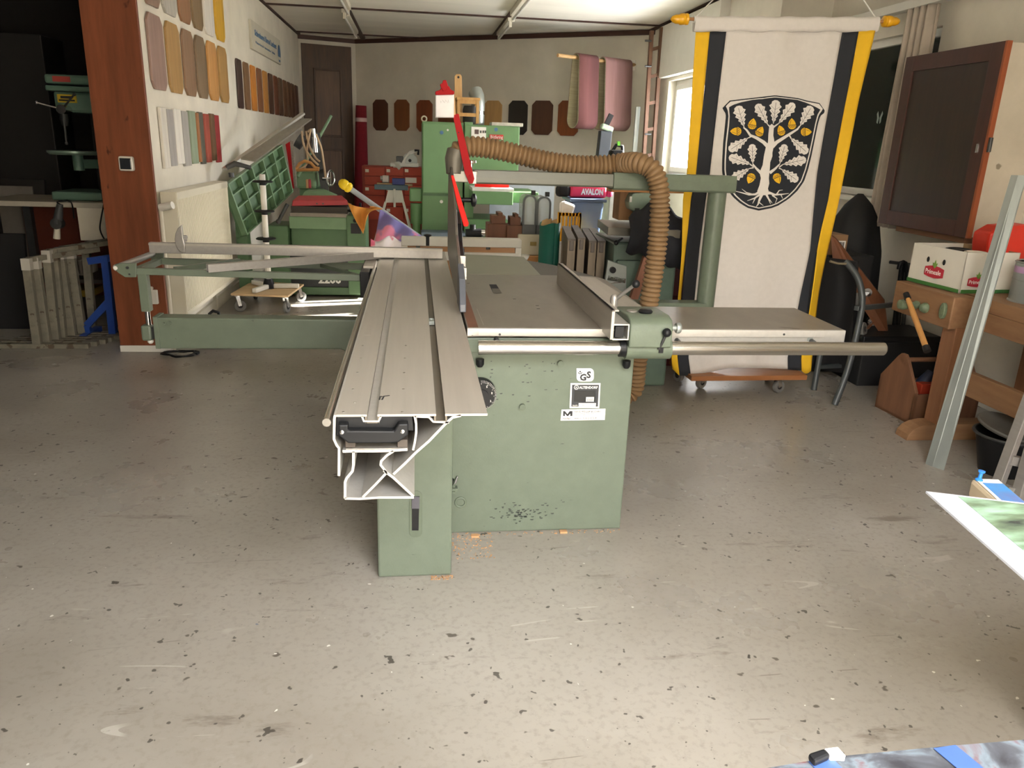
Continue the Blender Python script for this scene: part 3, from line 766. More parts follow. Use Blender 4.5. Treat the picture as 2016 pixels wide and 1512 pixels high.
build('adjuster', G().cyl((hx1-0.002, 2.72, a.z), (b.x, 2.72, a.z), 0.010, 14).lathe([(0.019, 0), (0.021, 0.004), (0.021, 0.014), (0.018, 0.018), (0.008, 0.019)], (b.x, 2.72, a.z), (1, 0, 0), 10), GALV, fence, sm=40)
c = az(1244, 611, 0.937); build('head_badge', G().cyl((c.x, c.y, c.z-0.006), c, 0.020, 20), ALU, fence)

# --- overhead column, arm, guard
CY = 4.15
c0 = ay(1413, 375, CY); c1 = ay(1388, 596, CY); cx = (c0.x+c1.x)/2
RC = (ay(1430.8, 380, CY).x-ay(1396, 380, CY).x)/2
column = build('guard_column', G().cyl((cx, CY, 0.50), (cx, CY, c0.z+0.02), RC, 28), SAWD, saw, sm=40)
build('column_bracket', G().box((0.80, CY-0.05, 0.60), (cx, CY+0.05, 0.70)), SAWD, saw, bevel=0.005)
p = ay(1437, 362, CY-0.06)
arm_z1 = ay(935, 334, CY).z; arm_z0 = ay(935, 361, CY).z
ax0 = ay(932, 350, CY).x; xj = ay(1203, 360, CY).x
AH = arm_z1-arm_z0
def armsec(z0, z1, w, ch):
    return [(CY-w+ch, z0), (CY+w-ch, z0), (CY+w, z0+ch), (CY+w, z1-ch*0.4), (CY+w-ch*0.4, z1), (CY-w+ch*0.8, z1), (CY-w, z1-AH*0.52), (CY-w, z0+ch)]
arm = build('guard_arm', G().eyz(armsec(arm_z0, arm_z1, 0.052, 0.008), ax0, xj), mk('arm_green_grey', '63655a', rough=0.36, var=0.05, bump=0.1, bscale=140), saw, bevel=0.002)
build('arm_sleeve', G().eyz(armsec(arm_z0-0.010, arm_z1+0.010, 0.062, 0.010), xj, cx+RC+0.03), SAWD, arm, bevel=0.003)
c = ay(1233, 330, CY)
kn = build('arm_knob', G().box((c.x-0.018, CY-0.02, arm_z1), (c.x+0.018, CY+0.02, c.z-0.02)), SAWD, arm, bevel=0.003)
build('knob_screw', G().cyl((c.x, CY, c.z-0.02), (c.x, CY, c.z+0.03), 0.014, 14).lathe([(0.012, 0), (0.03, 0.004), (0.03, 0.012), (0.012, 0.016)], (c.x, CY, c.z+0.03), (0, 0, 1), 3), CHROME, kn, sm=40)
# guard hood: tall flat casing over the blade
GX = 0.178
def gp(x, y): 
    p = ax(x, y, GX); return (p.y, p.z)
hood = [(3.02, 0.885), (3.10, 0.985), (3.30, 1.06), (3.50, 1.12), (3.62, 1.22), (3.86, 1.33), (4.10, 1.40), (4.32, 1.40), (4.36, 1.16), (4.34, 0.93), (4.0, 0.89), (3.5, 0.872), (3.08, 0.866)]
guard = build('blade_guard', G().eyz(hood, GX, GX+0.012), mk('guard_grey', '77756d', rough=0.35, metal=0.5, var=0.08), saw, bevel=0.002)
build('guard_lip', G().eyz([(3.015, 0.87), (3.02, 0.90), (3.10, 0.99), (3.22, 1.035), (3.22, 0.868)], GX-0.004, GX+0.022), mk('guard_blue_grey', '565a63', rough=0.4, var=0.08), guard, bevel=0.004)
build('guard_body', G().eyz([(3.22, 0.90), (3.36, 1.03), (3.52, 1.09), (3.60, 1.16), (3.75, 1.20), (4.25, 1.20), (4.25, 0.95), (3.6, 0.90)], GX+0.012, GX+0.034), BLACK, guard, bevel=0.003)
for s in (3.26, 3.34):
    build('guard_strap', G().cbox((GX+0.018, s, 0.985 + (s-3.26)*0.5), (0.040, 0.012, 0.05)), ALU, guard, bevel=0.002)
c = ax(906, 490, GX+0.02)
build('guard_wheel', G().cyl((GX+0.004, 3.50, 1.035), (GX+0.040, 3.50, 1.035), 0.028, 20), BLACK, guard, sm=40)
build('outlet_elbow', G().tube([(GX+0.02, 4.12, 1.36), (GX+0.022, 4.13, 1.43), (GX+0.035, 4.14, 1.47)], [0.040, 0.050, 0.052], 18), mk('elbow_grey', '6b665c', rough=0.5, metal=0.3), guard, sm=60)
build('guard_bracket', G().box((GX+0.012, 4.10, arm_z0+0.005), (ax0+0.02, 4.20, arm_z1-0.005)), mk('guard_grey', '77756d'), guard, bevel=0.004)
c = ay(932, 394, 4.10)
gk = build('guard_knob', G().cyl((GX+0.03, 4.10, c.z), (c.x-0.01, 4.10, c.z), 0.012, 12).lathe([(0.02, 0), (0.033, 0.006), (0.034, 0.02), (0.02, 0.028), (0.0, 0.03)], (c.x-0.012, 4.10, c.z), (1, 0, 0), 10), BLACK, guard, sm=40)
# red deflector and red flat bar
q = [ay(x, y, 3.55) for x, y in ((888, 346), (893, 345), (905, 383), (923, 440), (921, 446), (913, 446), (900, 400))]
build('red_deflector', G().prism(q, (0, 0, 0), (0, 0.05, 0)), REDP, guard, bevel=0.002)
q = [ay(x, y, 4.07) for x, y in ((891, 224), (903, 224), (934, 352), (931, 361), (924, 362), (915, 340))]
rb = build('red_flat_bar', G().prism(q, (0, 0, 0), (0, 0.006, 0)), RED, guard, bevel=0.001)
for x, y in ((926, 346), (927.5, 355), (903, 261)):
    c = ay(x, y, 4.067); build('bolt', G().cyl(c, c+Vector((0, -0.004, 0)), 0.006 if y > 300 else 0.003, 8), RED if y > 300 else BLACK, rb)
c = ay(930, 350, 4.085); build('bar_bracket', G().cbox(c+Vector((0.0, 0.006, 0)), (0.042, 0.008, 0.062)), ALUC, guard, bevel=0.002)
c = ay(928, 322, 4.12); build('wing_screw', G().cyl((c.x, 4.12, arm_z1), (c.x, 4.12, c.z), 0.008, 10).lathe([(0.01, 0), (0.026, 0.004), (0.024, 0.014), (0.01, 0.018)], (c.x, 4.12, c.z), (0, 0, 1), 12), CHROME, guard, sm=40)

# --- suction hose
HY = 4.16
hp = [ay(897, 318, 4.15), ay(899, 303, 4.15), ay(910, 293, 4.15), ay(930, 288.5, 4.15), ay(970, 293, HY), ay(1020, 304, HY), ay(1080, 318, HY), ay(1140, 325.5, HY), ay(1190, 325, HY), ay(1225, 321, 4.13),
      ay(1258, 321, 4.02), ay(1284, 334, 3.98), ay(1296, 362, 3.97), ay(1299, 400, 3.97), ay(1297, 450, 3.97), ay(1292, 500, 3.97), ay(1285, 550, 3.97), ay(1277, 600, 3.97), ay(1263, 670, 3.99), ay(1254, 720, 4.0), ay(1246, 770, 4.02), Vector((1.10, 4.02, 0.16))]
def spline(P, step):
    out = []
    n = len(P)
    for i in range(n-1):
        p0 = P[max(i-1, 0)]; p1 = P[i]; p2 = P[i+1]; p3 = P[min(i+2, n-1)]
        L = (p2-p1).length; k = max(2, int(L/step))
        for j in range(k):
            t = j/k
            out.append(0.5*((2*p1)+(p2-p0)*t+(2*p0-5*p1+4*p2-p3)*t*t+(3*p1-p0-3*p2+p3)*t**3))
    out.append(P[-1]); return out
dense = spline([Vector(p) for p in hp], 0.004)
# even spacing, four rings to each corrugation
acc = [0.0]
for i in range(1, len(dense)): acc.append(acc[-1]+(dense[i]-dense[i-1]).length)
PITCHH = 0.0245
N = int(acc[-1]/(PITCHH/4)); pts = []; rad = []; j = 0
for k in range(N+1):
    s = acc[-1]*k/N
    while j < len(acc)-2 and acc[j+1] < s: j += 1
    t = (s-acc[j])/max(1e-9, acc[j+1]-acc[j]); pts.append(dense[j].lerp(dense[j+1], t))
    rad.append((0.0420, 0.0505, 0.0540, 0.0505)[k % 4])
HOSE = mk('ribbed_hose', '84694a', rough=0.55, var=0.12, scale=4, spec=0.4)
build('suction_hose', G().tube(pts, rad, 20), HOSE, saw, sm=70)
build('suction_pipe', G().cyl((0.84, 3.98, 0.10), (1.14, 3.98, 0.10), 0.055, 16), DSTEEL, saw, sm=40)

# --- crosscut outrigger
OG = mk('saw_paint_shaded', '626c5c', rough=0.42, var=0.08, scale=12, bump=0.08, bscale=140, spot='4c483c', spot_scale=24, spot_t=0.72)  # same paint as the saw cabinet, shade worked into a darker colour
zb_ = 0.80
def bar2(name, p, q, w, h, mat, parent, **k): return build(name, G().bar(p, q, w, h), mat, parent, **k)
f0 = ay(262, 533, 4.12); f1 = ay(722, 547, 4.20)
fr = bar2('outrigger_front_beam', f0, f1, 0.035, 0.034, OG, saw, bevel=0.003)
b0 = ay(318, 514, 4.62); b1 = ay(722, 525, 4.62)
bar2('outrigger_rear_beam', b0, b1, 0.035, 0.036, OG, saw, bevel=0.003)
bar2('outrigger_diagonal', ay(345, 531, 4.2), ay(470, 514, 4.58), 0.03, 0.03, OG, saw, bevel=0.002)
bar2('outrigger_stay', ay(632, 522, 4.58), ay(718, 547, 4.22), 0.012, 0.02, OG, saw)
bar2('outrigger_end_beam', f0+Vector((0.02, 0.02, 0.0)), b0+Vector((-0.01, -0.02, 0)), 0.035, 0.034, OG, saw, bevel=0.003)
ep = [ay(x, y, 4.09) for x, y in ((226, 521), (233, 519), (268, 518), (268, 546), (246, 546), (232, 537), (226, 530))]
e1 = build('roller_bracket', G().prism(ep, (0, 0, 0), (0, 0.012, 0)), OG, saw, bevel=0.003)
for x, y, r in ((251, 527, 0.007), (255, 540, 0.004)):
    c = ay(x, y, 4.085); build('bolt', G().cyl(c, c+Vector((0, -0.006, 0)), r, 10), DSTEEL, e1)
ep = [ay(x, y, 4.62) for x, y in ((297, 498), (322, 498), (322, 519), (297, 519))]
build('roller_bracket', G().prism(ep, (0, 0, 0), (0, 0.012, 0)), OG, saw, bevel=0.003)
r0 = ay(229, 527, 4.10); r1 = ay(300, 500, 4.62)
build('outrigger_roller', G().cyl(r0, r1, 0.017, 20), ALU, saw, sm=40)
build('roller_axle', G().cyl(r0+(r0-r1).normalized()*0.012, r0, 0.010, 14), WHITEP, saw, sm=40)
bx = ay(724, 540, 4.35)
build('slide_clamp', G().box((bx.x-0.03, 4.15, 0.70), (bx.x+0.02, 4.62, 0.84)), BLACK, saw, bevel=0.004)
build('slide_clamp_plate', G().box((-0.285, 4.28, 0.838), (-0.205, 4.56, 0.852)), ALUD, saw, bevel=0.002)
# support post and the swinging beam
p0 = ay(283, 548, 4.13); p1 = ay(291, 612, 4.13)
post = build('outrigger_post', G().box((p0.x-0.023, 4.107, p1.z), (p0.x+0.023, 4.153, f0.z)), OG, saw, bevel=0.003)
p2 = ay(293, 640, 4.13)
build('post_rod', G().cyl((p0.x, 4.13, p2.z-0.02), (p0.x, 4.13, p1.z+0.02), 0.013, 14), CHROME, post, sm=40)
q0 = ay(281, 639, 4.13); q1 = ay(300, 669, 4.13)
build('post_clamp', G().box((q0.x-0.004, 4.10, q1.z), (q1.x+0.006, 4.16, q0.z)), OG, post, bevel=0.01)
build('post_cap', G().lathe([(0.015, 0), (0.015, 0.012), (0.008, 0.02)], (p0.x, 4.13, q1.z), (0, 0, -1), 14), WHITEP, post, sm=40)
s0 = ay(308, 622, 4.10); s1 = ay(308, 683, 4.10)
xe = -0.20
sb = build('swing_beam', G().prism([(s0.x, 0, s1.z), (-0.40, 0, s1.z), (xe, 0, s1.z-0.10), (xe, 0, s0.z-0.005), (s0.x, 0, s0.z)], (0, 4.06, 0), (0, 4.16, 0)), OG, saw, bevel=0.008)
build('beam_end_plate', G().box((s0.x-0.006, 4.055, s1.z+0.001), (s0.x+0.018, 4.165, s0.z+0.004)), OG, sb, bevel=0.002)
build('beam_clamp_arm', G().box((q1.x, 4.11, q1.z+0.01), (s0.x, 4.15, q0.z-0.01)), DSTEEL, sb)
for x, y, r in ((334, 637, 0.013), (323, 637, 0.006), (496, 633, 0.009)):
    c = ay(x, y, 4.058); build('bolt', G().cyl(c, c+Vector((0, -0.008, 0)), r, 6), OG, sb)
build('swing_hub', G().cyl((-0.22, 4.11, 0.30), (-0.22, 4.11, 0.66), 0.06, 18).box((-0.22, 4.0, 0.35), (0.02, 4.2, 0.60)), SAWD, saw, sm=40)
build('rear_pedestal', G().box((-0.138, 3.90, 0.0), (0.127, 4.20, 0.70)), SAWG, saw, bevel=0.008)
# crosscut fence with flip stop and knob
h0 = ay(295, 487, 4.47); h1 = ay(871, 499, 4.53)
cf = build('crosscut_fence', G().bar(h0, h1, 0.035, 0.058), ALU, saw, bevel=0.002)
d = (h1-h0).normalized()
hs = ay(352, 472, 4.44)
arc = []
for k in range(13):
    t = k/12; arc.append((348-14*math.sin(math.pi*t)-2+10*t, 443+55*t))
arc = [(357, 443), (350, 449), (345, 460), (343.5, 471), (345.5, 482), (350, 491), (357, 497), (363, 498), (364, 485), (360, 470), (358.5, 455)]
build('flip_stop', G().prism([ay(x, y, 4.435) for x, y in arc], (0, 0, 0), (0, 0.02, 0)), ALU, cf, bevel=0.003)
build('flip_stop_hub', G().cyl(ay(356, 468, 4.44), ay(366, 467, 4.50), 0.012, 12).box(tuple(ay(356, 474, 4.455)-Vector((0, 0, 0.01))), tuple(ay(366, 470, 4.50)+Vector((0, 0.02, 0.01)))), ALU, cf, bevel=0.001)
c = ay(842, 484, 4.50)
build('fence_knob', G().lathe([(0.010, 0), (0.010, 0.05), (0.022, 0.055), (0.023, 0.062), (0.012, 0.066)], (c.x, 4.51, c.z), (0, 0, 1), 18), BLACK, cf, sm=40)
build('fence_scale_strip', G().bar(h0+Vector((0, -0.019, 0.020)), h1+Vector((0, -0.019, 0.020)), 0.001, 0.010), ALUD, cf)
# loose aluminium tube lying on the outrigger
t0 = ay(408, 528, 4.10); t1_ = ay(722, 507, 4.50)
t1_.z = t0.z+0.02
dv = (t1_-t0).normalized()
lt = thing('aluminium_tube', 'square aluminium tube lying askew on the green outrigger frame', 'tube', (t0.x, t0.y, t0.z-0.02))
sd = dv.cross(Vector((0, 0, 1))).normalized()
g = G(); W = 0.040; w2_ = W/2; th = 0.002
for a, b, ww, hh in ((0, w2_-th/2, W, th), (0, -w2_+th/2, W, th), (w2_-th/2, 0, th, W-2*th), (-w2_+th/2, 0, th, W-2*th)):
    o_ = sd*a+Vector((0, 0, b)); g.bar(t0+o_, t0+dv*1.05+o_, ww, hh)
build('tube_walls', g, ALU, lt)

# ================================================================== left wall and the dark store behind the pillar
def pb(g, x0, y0, x1, y1, Y, d):
    """upright box seen between two sight lines at depth Y, d deep"""
    xm, ym = (x0+x1)/2, (y0+y1)/2
    X0 = ay(x0, ym, Y).x; X1 = ay(x1, ym, Y).x; Z0 = ay(xm, y1, Y).z; Z1 = ay(xm, y0, Y).z
    return g.box((X0, Y, Z0), (X1, Y+d, Z1))
def wl(px, d=0.0):
    return ax(px[0], px[1], XL+d)
def chamf(y0, y1, z0, z1, c):
    return [(y0+c, z0), (y1-c, z0), (y1, z0+c), (y1, z1-c), (y1-c, z1), (y0+c, z1), (y0, z1-c), (y0, z0+c)]
WOODS = {}
def smat(h):
    if h not in WOODS:
        c = lin(h)
        WOODS[h] = mk('sample_'+h, h, rough=0.45, scale=22, stretch=(1, 1, 0.10), var=0.16, bump=0.04, bscale=60)
    return WOODS[h]
low = [((282, 20), (322, 178)), ((319.5, 38), (357.5, 184)), ((352, 52), (385, 191)), ((379, 66), (409.5, 195)), ((402.5, 78), (429, 201)), ((425, 90), (449, 206))]
lcol = [('957a70', 'pinkish brown'), ('a5824f', 'knotty honey brown'), ('876a52', 'cocoa brown'), ('7b6750', 'grey brown'), ('bf8d52', 'light orange'), ('a8844f', 'golden tan')]
ucol = [('8a7060', 'dull brown'), ('b2aea6', 'pale grey'), ('8d6647', 'warm brown'), ('7d684c', 'olive brown'), ('d8d3cc', 'white'), ('c99d2c', 'mustard yellow')]
zt = sum(wl(a).z for a, b in low)/6; zb = sum(wl(b).z for a, b in low)/6
for i, (a, b) in enumerate(low):
    y0 = wl(a).y; y1 = y0+0.80*((wl(low[i+1][0]).y-y0) if i < 5 else (y0-wl(low[i-1][0]).y))
    o = build('sample_board', G().eyz(chamf(y0, y1, zb, zt, 0.05), XL+0.002, XL+0.020), smat(lcol[i][0]), bevel=0.003)
    tag(o, lcol[i][1]+' finish sample board, lower large row on the left wall', 'sample board', 'large sample boards on the left wall')
    o = build('sample_board', G().eyz(chamf(y0, y1, zt+0.05, zt+0.05+(zt-zb), 0.05), XL+0.002, XL+0.020), smat(ucol[i][0]), bevel=0.003)
    tag(o, ucol[i][1]+' finish sample board, upper large row cut by the top edge', 'sample board', 'large sample boards on the left wall')
small = [((461, 109), (481, 213)), ((476, 117), (494, 216.5)), ((490, 124.5), (508, 219)), ((503, 131), (520.5, 221.5)), ((515, 137), (530.5, 224)), ((526, 143), (541, 226.5)),
         ((537, 149), (548, 229)), ((546, 154.5), (557, 231)), ((555.5, 158), (566.5, 232)), ((564, 162), (573.5, 232)), ((571, 166), (580, 232)), ((579, 170), (587, 232))]
sc = ['3d2a24', '7a5a3c', 'bf7a2c', '7c4d2c', 'b67f3a', '4f3022', '6b3a24', '553a26', '664228', '5c3c24', '553521', '4a2a1c']
ordn = ['first', 'second', 'third', 'fourth', 'fifth', 'sixth', 'seventh', 'eighth', 'ninth', 'tenth', 'eleventh', 'twelfth']
zt2 = sum(wl(a).z for a, b in small)/12; zb2 = sum(wl(b).z for a, b in small)/12
for i, (a, b) in enumerate(small):
    y0 = wl(a).y; y1 = wl(b).y
    o = build('veneer_sample', G().eyz(chamf(y0, y0+0.66*((wl(small[i+1][0]).y-y0) if i < 11 else (y0-wl(small[i-1][0]).y)), zb2, zt2, 0.02), XL+0.002, XL+0.02), smat(sc[i]), bevel=0.003)
    tag(o, 'stained wood sample, %s from the left in the row under the sign' % ordn[i], 'sample board', 'stain samples on the left wall')
strips = [((308, 209.5), (332.5, 330), 'd2cdc3', 'off-white'), ((321.4, 210), (345, 327.5), 'a09c9a', 'first grey'), ((335, 209.5), (360, 326), 'dedad2', 'bright white'), ((351, 216.5), (373, 325), 'a3a09c', 'second grey'),
          ((366, 217), (387.6, 324), '8b9a83', 'sage green'), ((381, 220), (395, 323), 'a06a40', 'light brown'), ((385.7, 221.7), (402, 322), '55544a', 'dark grey'), ((397, 222.7), (413.5, 321.8), '9e4a3c', 'brick red'),
          ((409, 223.4), (424, 320.6), '6e5238', 'dark brown'), ((417.5, 226.4), (433, 320.6), '94282c', 'crimson')]
zt3 = sum(wl(a[0]).z for a in strips)/10; zb3 = sum(wl(a[1]).z for a in strips)/10
ys = [(wl(a[0]).y, wl(a[1]).y) for a in strips]
for i, (a, b, h, nm) in enumerate(strips):
    y0, y1 = ys[i]; y1 = min(y1, ys[i+1][0]-0.012) if i < 9 else y1
    y1 = max(y1, y0+0.07)
    o = build('paint_sample', G().box((XL+0.002, y0, zb3+0.01*(i % 3)), (XL+0.024, y1-0.012, zt3-0.008*(i % 2))), smat(h), bevel=0.003)
    tag(o, nm+' painted sample strip hanging above the radiator', 'sample strip', 'painted strips above the radiator')
# sign
a = wl((488, 33.3)); b = wl((491.6, 93.8)); c = wl((549.4, 129))
sy0, sy1, sz0, sz1 = (a.y+b.y)/2, c.y, (b.z+c.z)/2, a.z-0.02
sg = build('wall_sign', G().box((XL+0.002, sy0, sz0), (XL+0.03, sy1, sz1)), mk('sign_white', 'c9c3b2', rough=0.6, var=0.05)); tag(sg, 'white wall sign with blue lettering and an oval mark above the stain samples', 'sign')
BLUE = mk('sign_blue', '4a6f96', rough=0.6, var=0.05)
YD, NZ = Vector((0, 1, 0)), Vector((0, 0, 1))
L = sy1-sy0; Hh = sz1-sz0
text('lettering', 'Schreinerei Bernd Luckert', Hh*0.27, (XL+0.031, sy0+0.09*L, sz0+Hh*0.54), YD, NZ, BLUE, sg, sx=0.46*L/(Hh*1.8), bold=0.004)
text('lettering', 'Meisterbetrieb  Innenausbau  Telefon', Hh*0.13, (XL+0.031, sy0+0.10*L, sz0+Hh*0.26), YD, NZ, BLUE, sg, sx=0.6*L/(Hh*1.8))
oc = Vector((XL+0.031, sy0+0.93*L, sz0+0.42*Hh))
build('oval_mark', G().prism([oc+Vector((0, 0.055*L*math.cos(2*math.pi*k/20), 0.36*Hh*math.sin(2*math.pi*k/20))) for k in range(20)], (0, 0, 0), (0.001, 0, 0)), BLUE, sg)
build('oval_gap', G().box((XL+0.032, oc.y-0.05*L, oc.z-0.26*Hh), (XL+0.0328, oc.y+0.05*L, oc.z-0.14*Hh)), mk('sign_white', 'c9c3b2'), sg)

# sensor box on the pillar, socket lower down
p = ay(251, 322, 5.62)
ms = thing('motion_sensor', 'small square white sensor with black face on the brown pillar', 'sensor', (p.x, 5.62, p.z-0.05))
s_ = 0.047
build('housing', G().cbox((p.x, 5.605, p.z), (2*s_, 0.04, 2*s_)), WHITEP, ms, bevel=0.012)
build('lens_plate', G().cbox((p.x, 5.583, p.z), (1.5*s_, 0.008, 1.5*s_)), mk('sensor_black', '20252c', rough=0.2), ms, bevel=0.003)
p = ay(303, 584, 5.62)
so = thing('wall_socket', 'white wall socket low on the brown pillar behind the outrigger post', 'socket', (p.x, 5.62, p.z-0.06))
build('cover', G().cbox((p.x, 5.61, p.z), (0.06, 0.03, 0.10)), WHITEP, so, bevel=0.005)
build('knob', G().cyl((p.x-0.01, 5.60, p.z+0.06), (p.x-0.01, 5.625, p.z+0.06), 0.012, 12), WHITEP, so, sm=40)
# floor-level tool case with a coiled cable
p = az(430, 690, 0)
tc_ = thing('tool_case', 'dark flat tool case on the floor under the green swing beam', 'case', (p.x-0.1, 5.9, 0))
build('shell', G().box((-1.62, 5.72, 0), (-1.36, 6.05, 0.16)), mk('case_navy', '20242c', rough=0.5), tc_, bevel=0.012)
build('lid', G().box((-1.61, 5.73, 0.16), (-1.37, 6.04, 0.19)), mk('case_lid', '9aa3a8', rough=0.4), tc_, bevel=0.01)
build('handle', G().tube([(-1.51, 5.80, 0.18), (-1.51, 5.80, 0.245), (-1.49, 5.82, 0.262), (-1.455, 5.84, 0.245), (-1.455, 5.84, 0.18)], 0.012, 10), BLACK, tc_, sm=60)
cb = []
for k in range(60):
    t = k/59*2*math.pi*2.3; r = 0.10+0.02*math.sin(k*0.7)
    cb.append((-1.66+r*math.cos(t)*1.1, 5.52+r*0.7*math.sin(t), 0.012+0.006*abs(math.sin(k*0.5))))
tag(build('power_cable', G().tube(cb, 0.007, 8), BLACK, sm=60), 'coil of black cable on the floor in front of the pillar foot', 'cable')

# radiator
RX = -1.66
A = ax(347, 378, RX); B = ax(447, 357, RX); Cc = ax(377, 618, RX)
ry0, ry1, rz1, rz0 = A.y, B.y, (A.z+B.z)/2, max(0.12, Cc.z)
rad_ = thing('radiator', 'cream ribbed panel radiator on the left wall beside the pillar', 'radiator', ((RX+XL)/2, (ry0+ry1)/2, 0.0))
g = G(); n = 42; prof = []
for k in range(n):
    a = ry0+(ry1-ry0)*k/n; w = (ry1-ry0)/n
    prof += [(RX, a), (RX, a+w*0.45), (RX-0.012, a+w*0.6), (RX-0.012, a+w*0.85)]
prof += [(RX, ry1), (RX-0.04, ry1), (RX-0.04, ry0)]
g.exy(prof, rz0+0.03, rz1-0.05)
build('panel', g, OFFW, rad_)
build('panel_rim', G().box((RX-0.02, ry0, rz1-0.055), (RX+0.004, ry1, rz1)), OFFW, rad_, bevel=0.006)
build('panel_rim', G().box((RX-0.02, ry0, rz0), (RX+0.004, ry1, rz0+0.035)), OFFW, rad_, bevel=0.006)
build('grille', G().box((XL+0.03, ry0, rz1-0.02), (RX-0.02, ry1, rz1)), OFFW, rad_)
build('side_cover', G().box((XL+0.03, ry0-0.004, rz0), (RX-0.004, ry0+0.004, rz1)), OFFW, rad_, bevel=0.002)
build('back_panel', G().box((XL+0.03, ry0+0.01, rz0), (XL+0.045, ry1-0.01, rz1-0.03)), OFFW, rad_)
build('supply_pipe', G().cyl((XL+0.05, ry0-0.09, 0), (XL+0.05, ry0-0.09, rz1-0.10), 0.014, 12).cyl((XL+0.05, ry0-0.09, rz1-0.10), (XL+0.05, ry0+0.01, rz1-0.10), 0.012, 12), OFFW, rad_, sm=40)
build('valve', G().cyl((XL+0.05, ry0-0.09, rz1-0.10), (XL+0.14, ry0-0.11, rz1-0.08), 0.026, 14), WHITEP, rad_, sm=40)
for yy in (ry0+0.2, ry1-0.24): build('wall_bracket', G().box((XL+0.001, yy, 0.0), (XL+0.03, yy+0.04, rz1-0.1)), OFFW, rad_)

# ---------------- the store: bench with a drill press, clamp stands, boards
BZ = ay(130, 396, 6.6).z
bench = thing('store_bench', 'dark bench with a pale apron standing behind the pillar', 'workbench', (-2.75, 6.75, 0))
build('worktop', G().box((-3.35, 6.5, BZ-0.04), (-2.12, 7.2, BZ)), mk('bench_pale', 'aaa395', rough=0.6), bench, bevel=0.004)
g = G(); pb(g, 154, 402, 215, 474, 6.52, 0.03)
build('apron', g, mk('apron_cream', 'c9c2b2', rough=0.6, var=0.05), bench, bevel=0.003)
for x in (-3.30, -2.20):
    for y in (6.55, 7.10): build('leg', G().box((x, y, 0), (x+0.06, y+0.06, BZ-0.04)), DSTEEL, bench)
build('back_board', G().box((-3.34, 7.18, 0.1), (-2.14, 7.20, BZ-0.04)), mk('rust_board', '6a2f1d', rough=0.7), bench)
build('lower_shelf', G().box((-3.34, 6.56, 0.32), (-2.13, 7.15, 0.35)), mk('shelf_dark', '3a322b', rough=0.7), bench)
for i, (x0, y0, x1, y1, nm, h) in enumerate(((126, 512, 158, 540, 'left white carton on the upper row under the store bench', 'b9b3a8'), (160, 513, 172, 541, 'narrow white carton beside the blue stand', 'b3ada4'),
                                             (128, 585, 156, 614, 'white box with a yellow lid on the shelf of the store bench', 'bdb8ae'), (159, 584, 178, 612, 'small white box at the right end of the bench shelf', 'b5afa6'))):
    g = G(); pb(g, x0, y0, x1, y1, 6.75, 0.22)
    o = build('carton', g, mk('carton_'+h, h, rough=0.7, var=0.06), bevel=0.004); tag(o, nm, 'box', 'cartons under the store bench')
    if i >= 2:
        zb4 = 0.351; dz = zb4-o.location.z; o.location.z = zb4
g = G(); pb(g, 138, 571, 180, 585, 6.73, 0.26)
tag(build('yellow_tray', g, mk('lid_yellow', 'a58a2c', rough=0.6), bevel=0.004), 'flat yellow plastic tray on the boxes under the store bench', 'tray')
# drill press
dx = ay(150, 300, 6.75)
DP = mk('press_green', '5b7868', rough=0.45, var=0.08)
dp = thing('drill_press', 'green bench drill press with yellow sticker in the dark store', 'drill press', (dx.x, 6.9, BZ))
g = G(); pb(g, 101, 378, 200, 395, 6.62, 0.42); build('base', g, DP, dp, bevel=0.015)
cxp = ay(197, 300, 6.95).x
build('column', G().cyl((cxp, 6.95, BZ+0.04), (cxp, 6.95, ay(190, 215, 6.95).z), 0.042, 18), DSTEEL, dp, sm=40)
t0_ = ay(136, 300, 6.7)
build('table', G().lathe([(0.0, -0.03), (0.17, -0.03), (0.185, -0.015), (0.185, 0.0), (0.0, 0.0)], (t0_.x, 6.78, t0_.z+0.012), (0, 0, 1), 28), mk('press_table', '7f9484', rough=0.35, metal=0.3), dp, sm=40)
build('table_bracket', G().cyl((t0_.x+0.02, 6.80, t0_.z-0.14), (t0_.x+0.02, 6.80, t0_.z-0.02), 0.04, 16).bar((t0_.x+0.02, 6.80, t0_.z-0.09), (cxp, 6.95, t0_.z-0.09), 0.05, 0.07), DP, dp, sm=40)
hd = G(); pb(hd, 106, 181, 182, 222, 6.70, 0.34); hdo = build('head', hd, DP, dp, bevel=0.02)
g = G(); pb(g, 86, 147, 196, 166, 6.62, 0.5); cov = build('belt_cover', g, DP, dp, bevel=0.02)
g = G(); pb(g, 88, 169, 190, 180, 6.64, 0.46); build('belt_cover_base', g, DP, dp, bevel=0.012)
g = G(); pb(g, 103, 150, 137, 161, 6.605, 0.018); build('red_badge', g, mk('badge_red', 'a83f38', rough=0.5), cov)
g = G(); pb(g, 113, 186, 150, 202, 6.688, 0.014); stk = build('warning_sticker', g, mk('sticker_yellow', 'c7a828', rough=0.5), hdo)
g = G(); pb(g, 119, 189, 142, 194, 6.685, 0.004); pb(g, 116, 196, 147, 199, 6.685, 0.004); build('sticker_print', g, PRINTK, stk, kind='stuff')
hc = ay(120, 215, 6.58)
hub = build('feed_hub', G().cyl(hc, hc+Vector((0, 0.14, 0)), 0.034, 18), CHROME, dp, sm=40)
for q in ((72, 202), (146, 186), (131, 282)):
    e = ay(q[0], q[1], 6.56); d_ = (e-hc)
    build('feed_handle', G().tube([hc+Vector((0, 0.02, 0)), e], [0.007, 0.007], 8).ball(e, 0.013, 10), CHROME if q[0] < 100 else DSTEEL, hub, sm=60)
ck = ay(126, 248, 6.78)
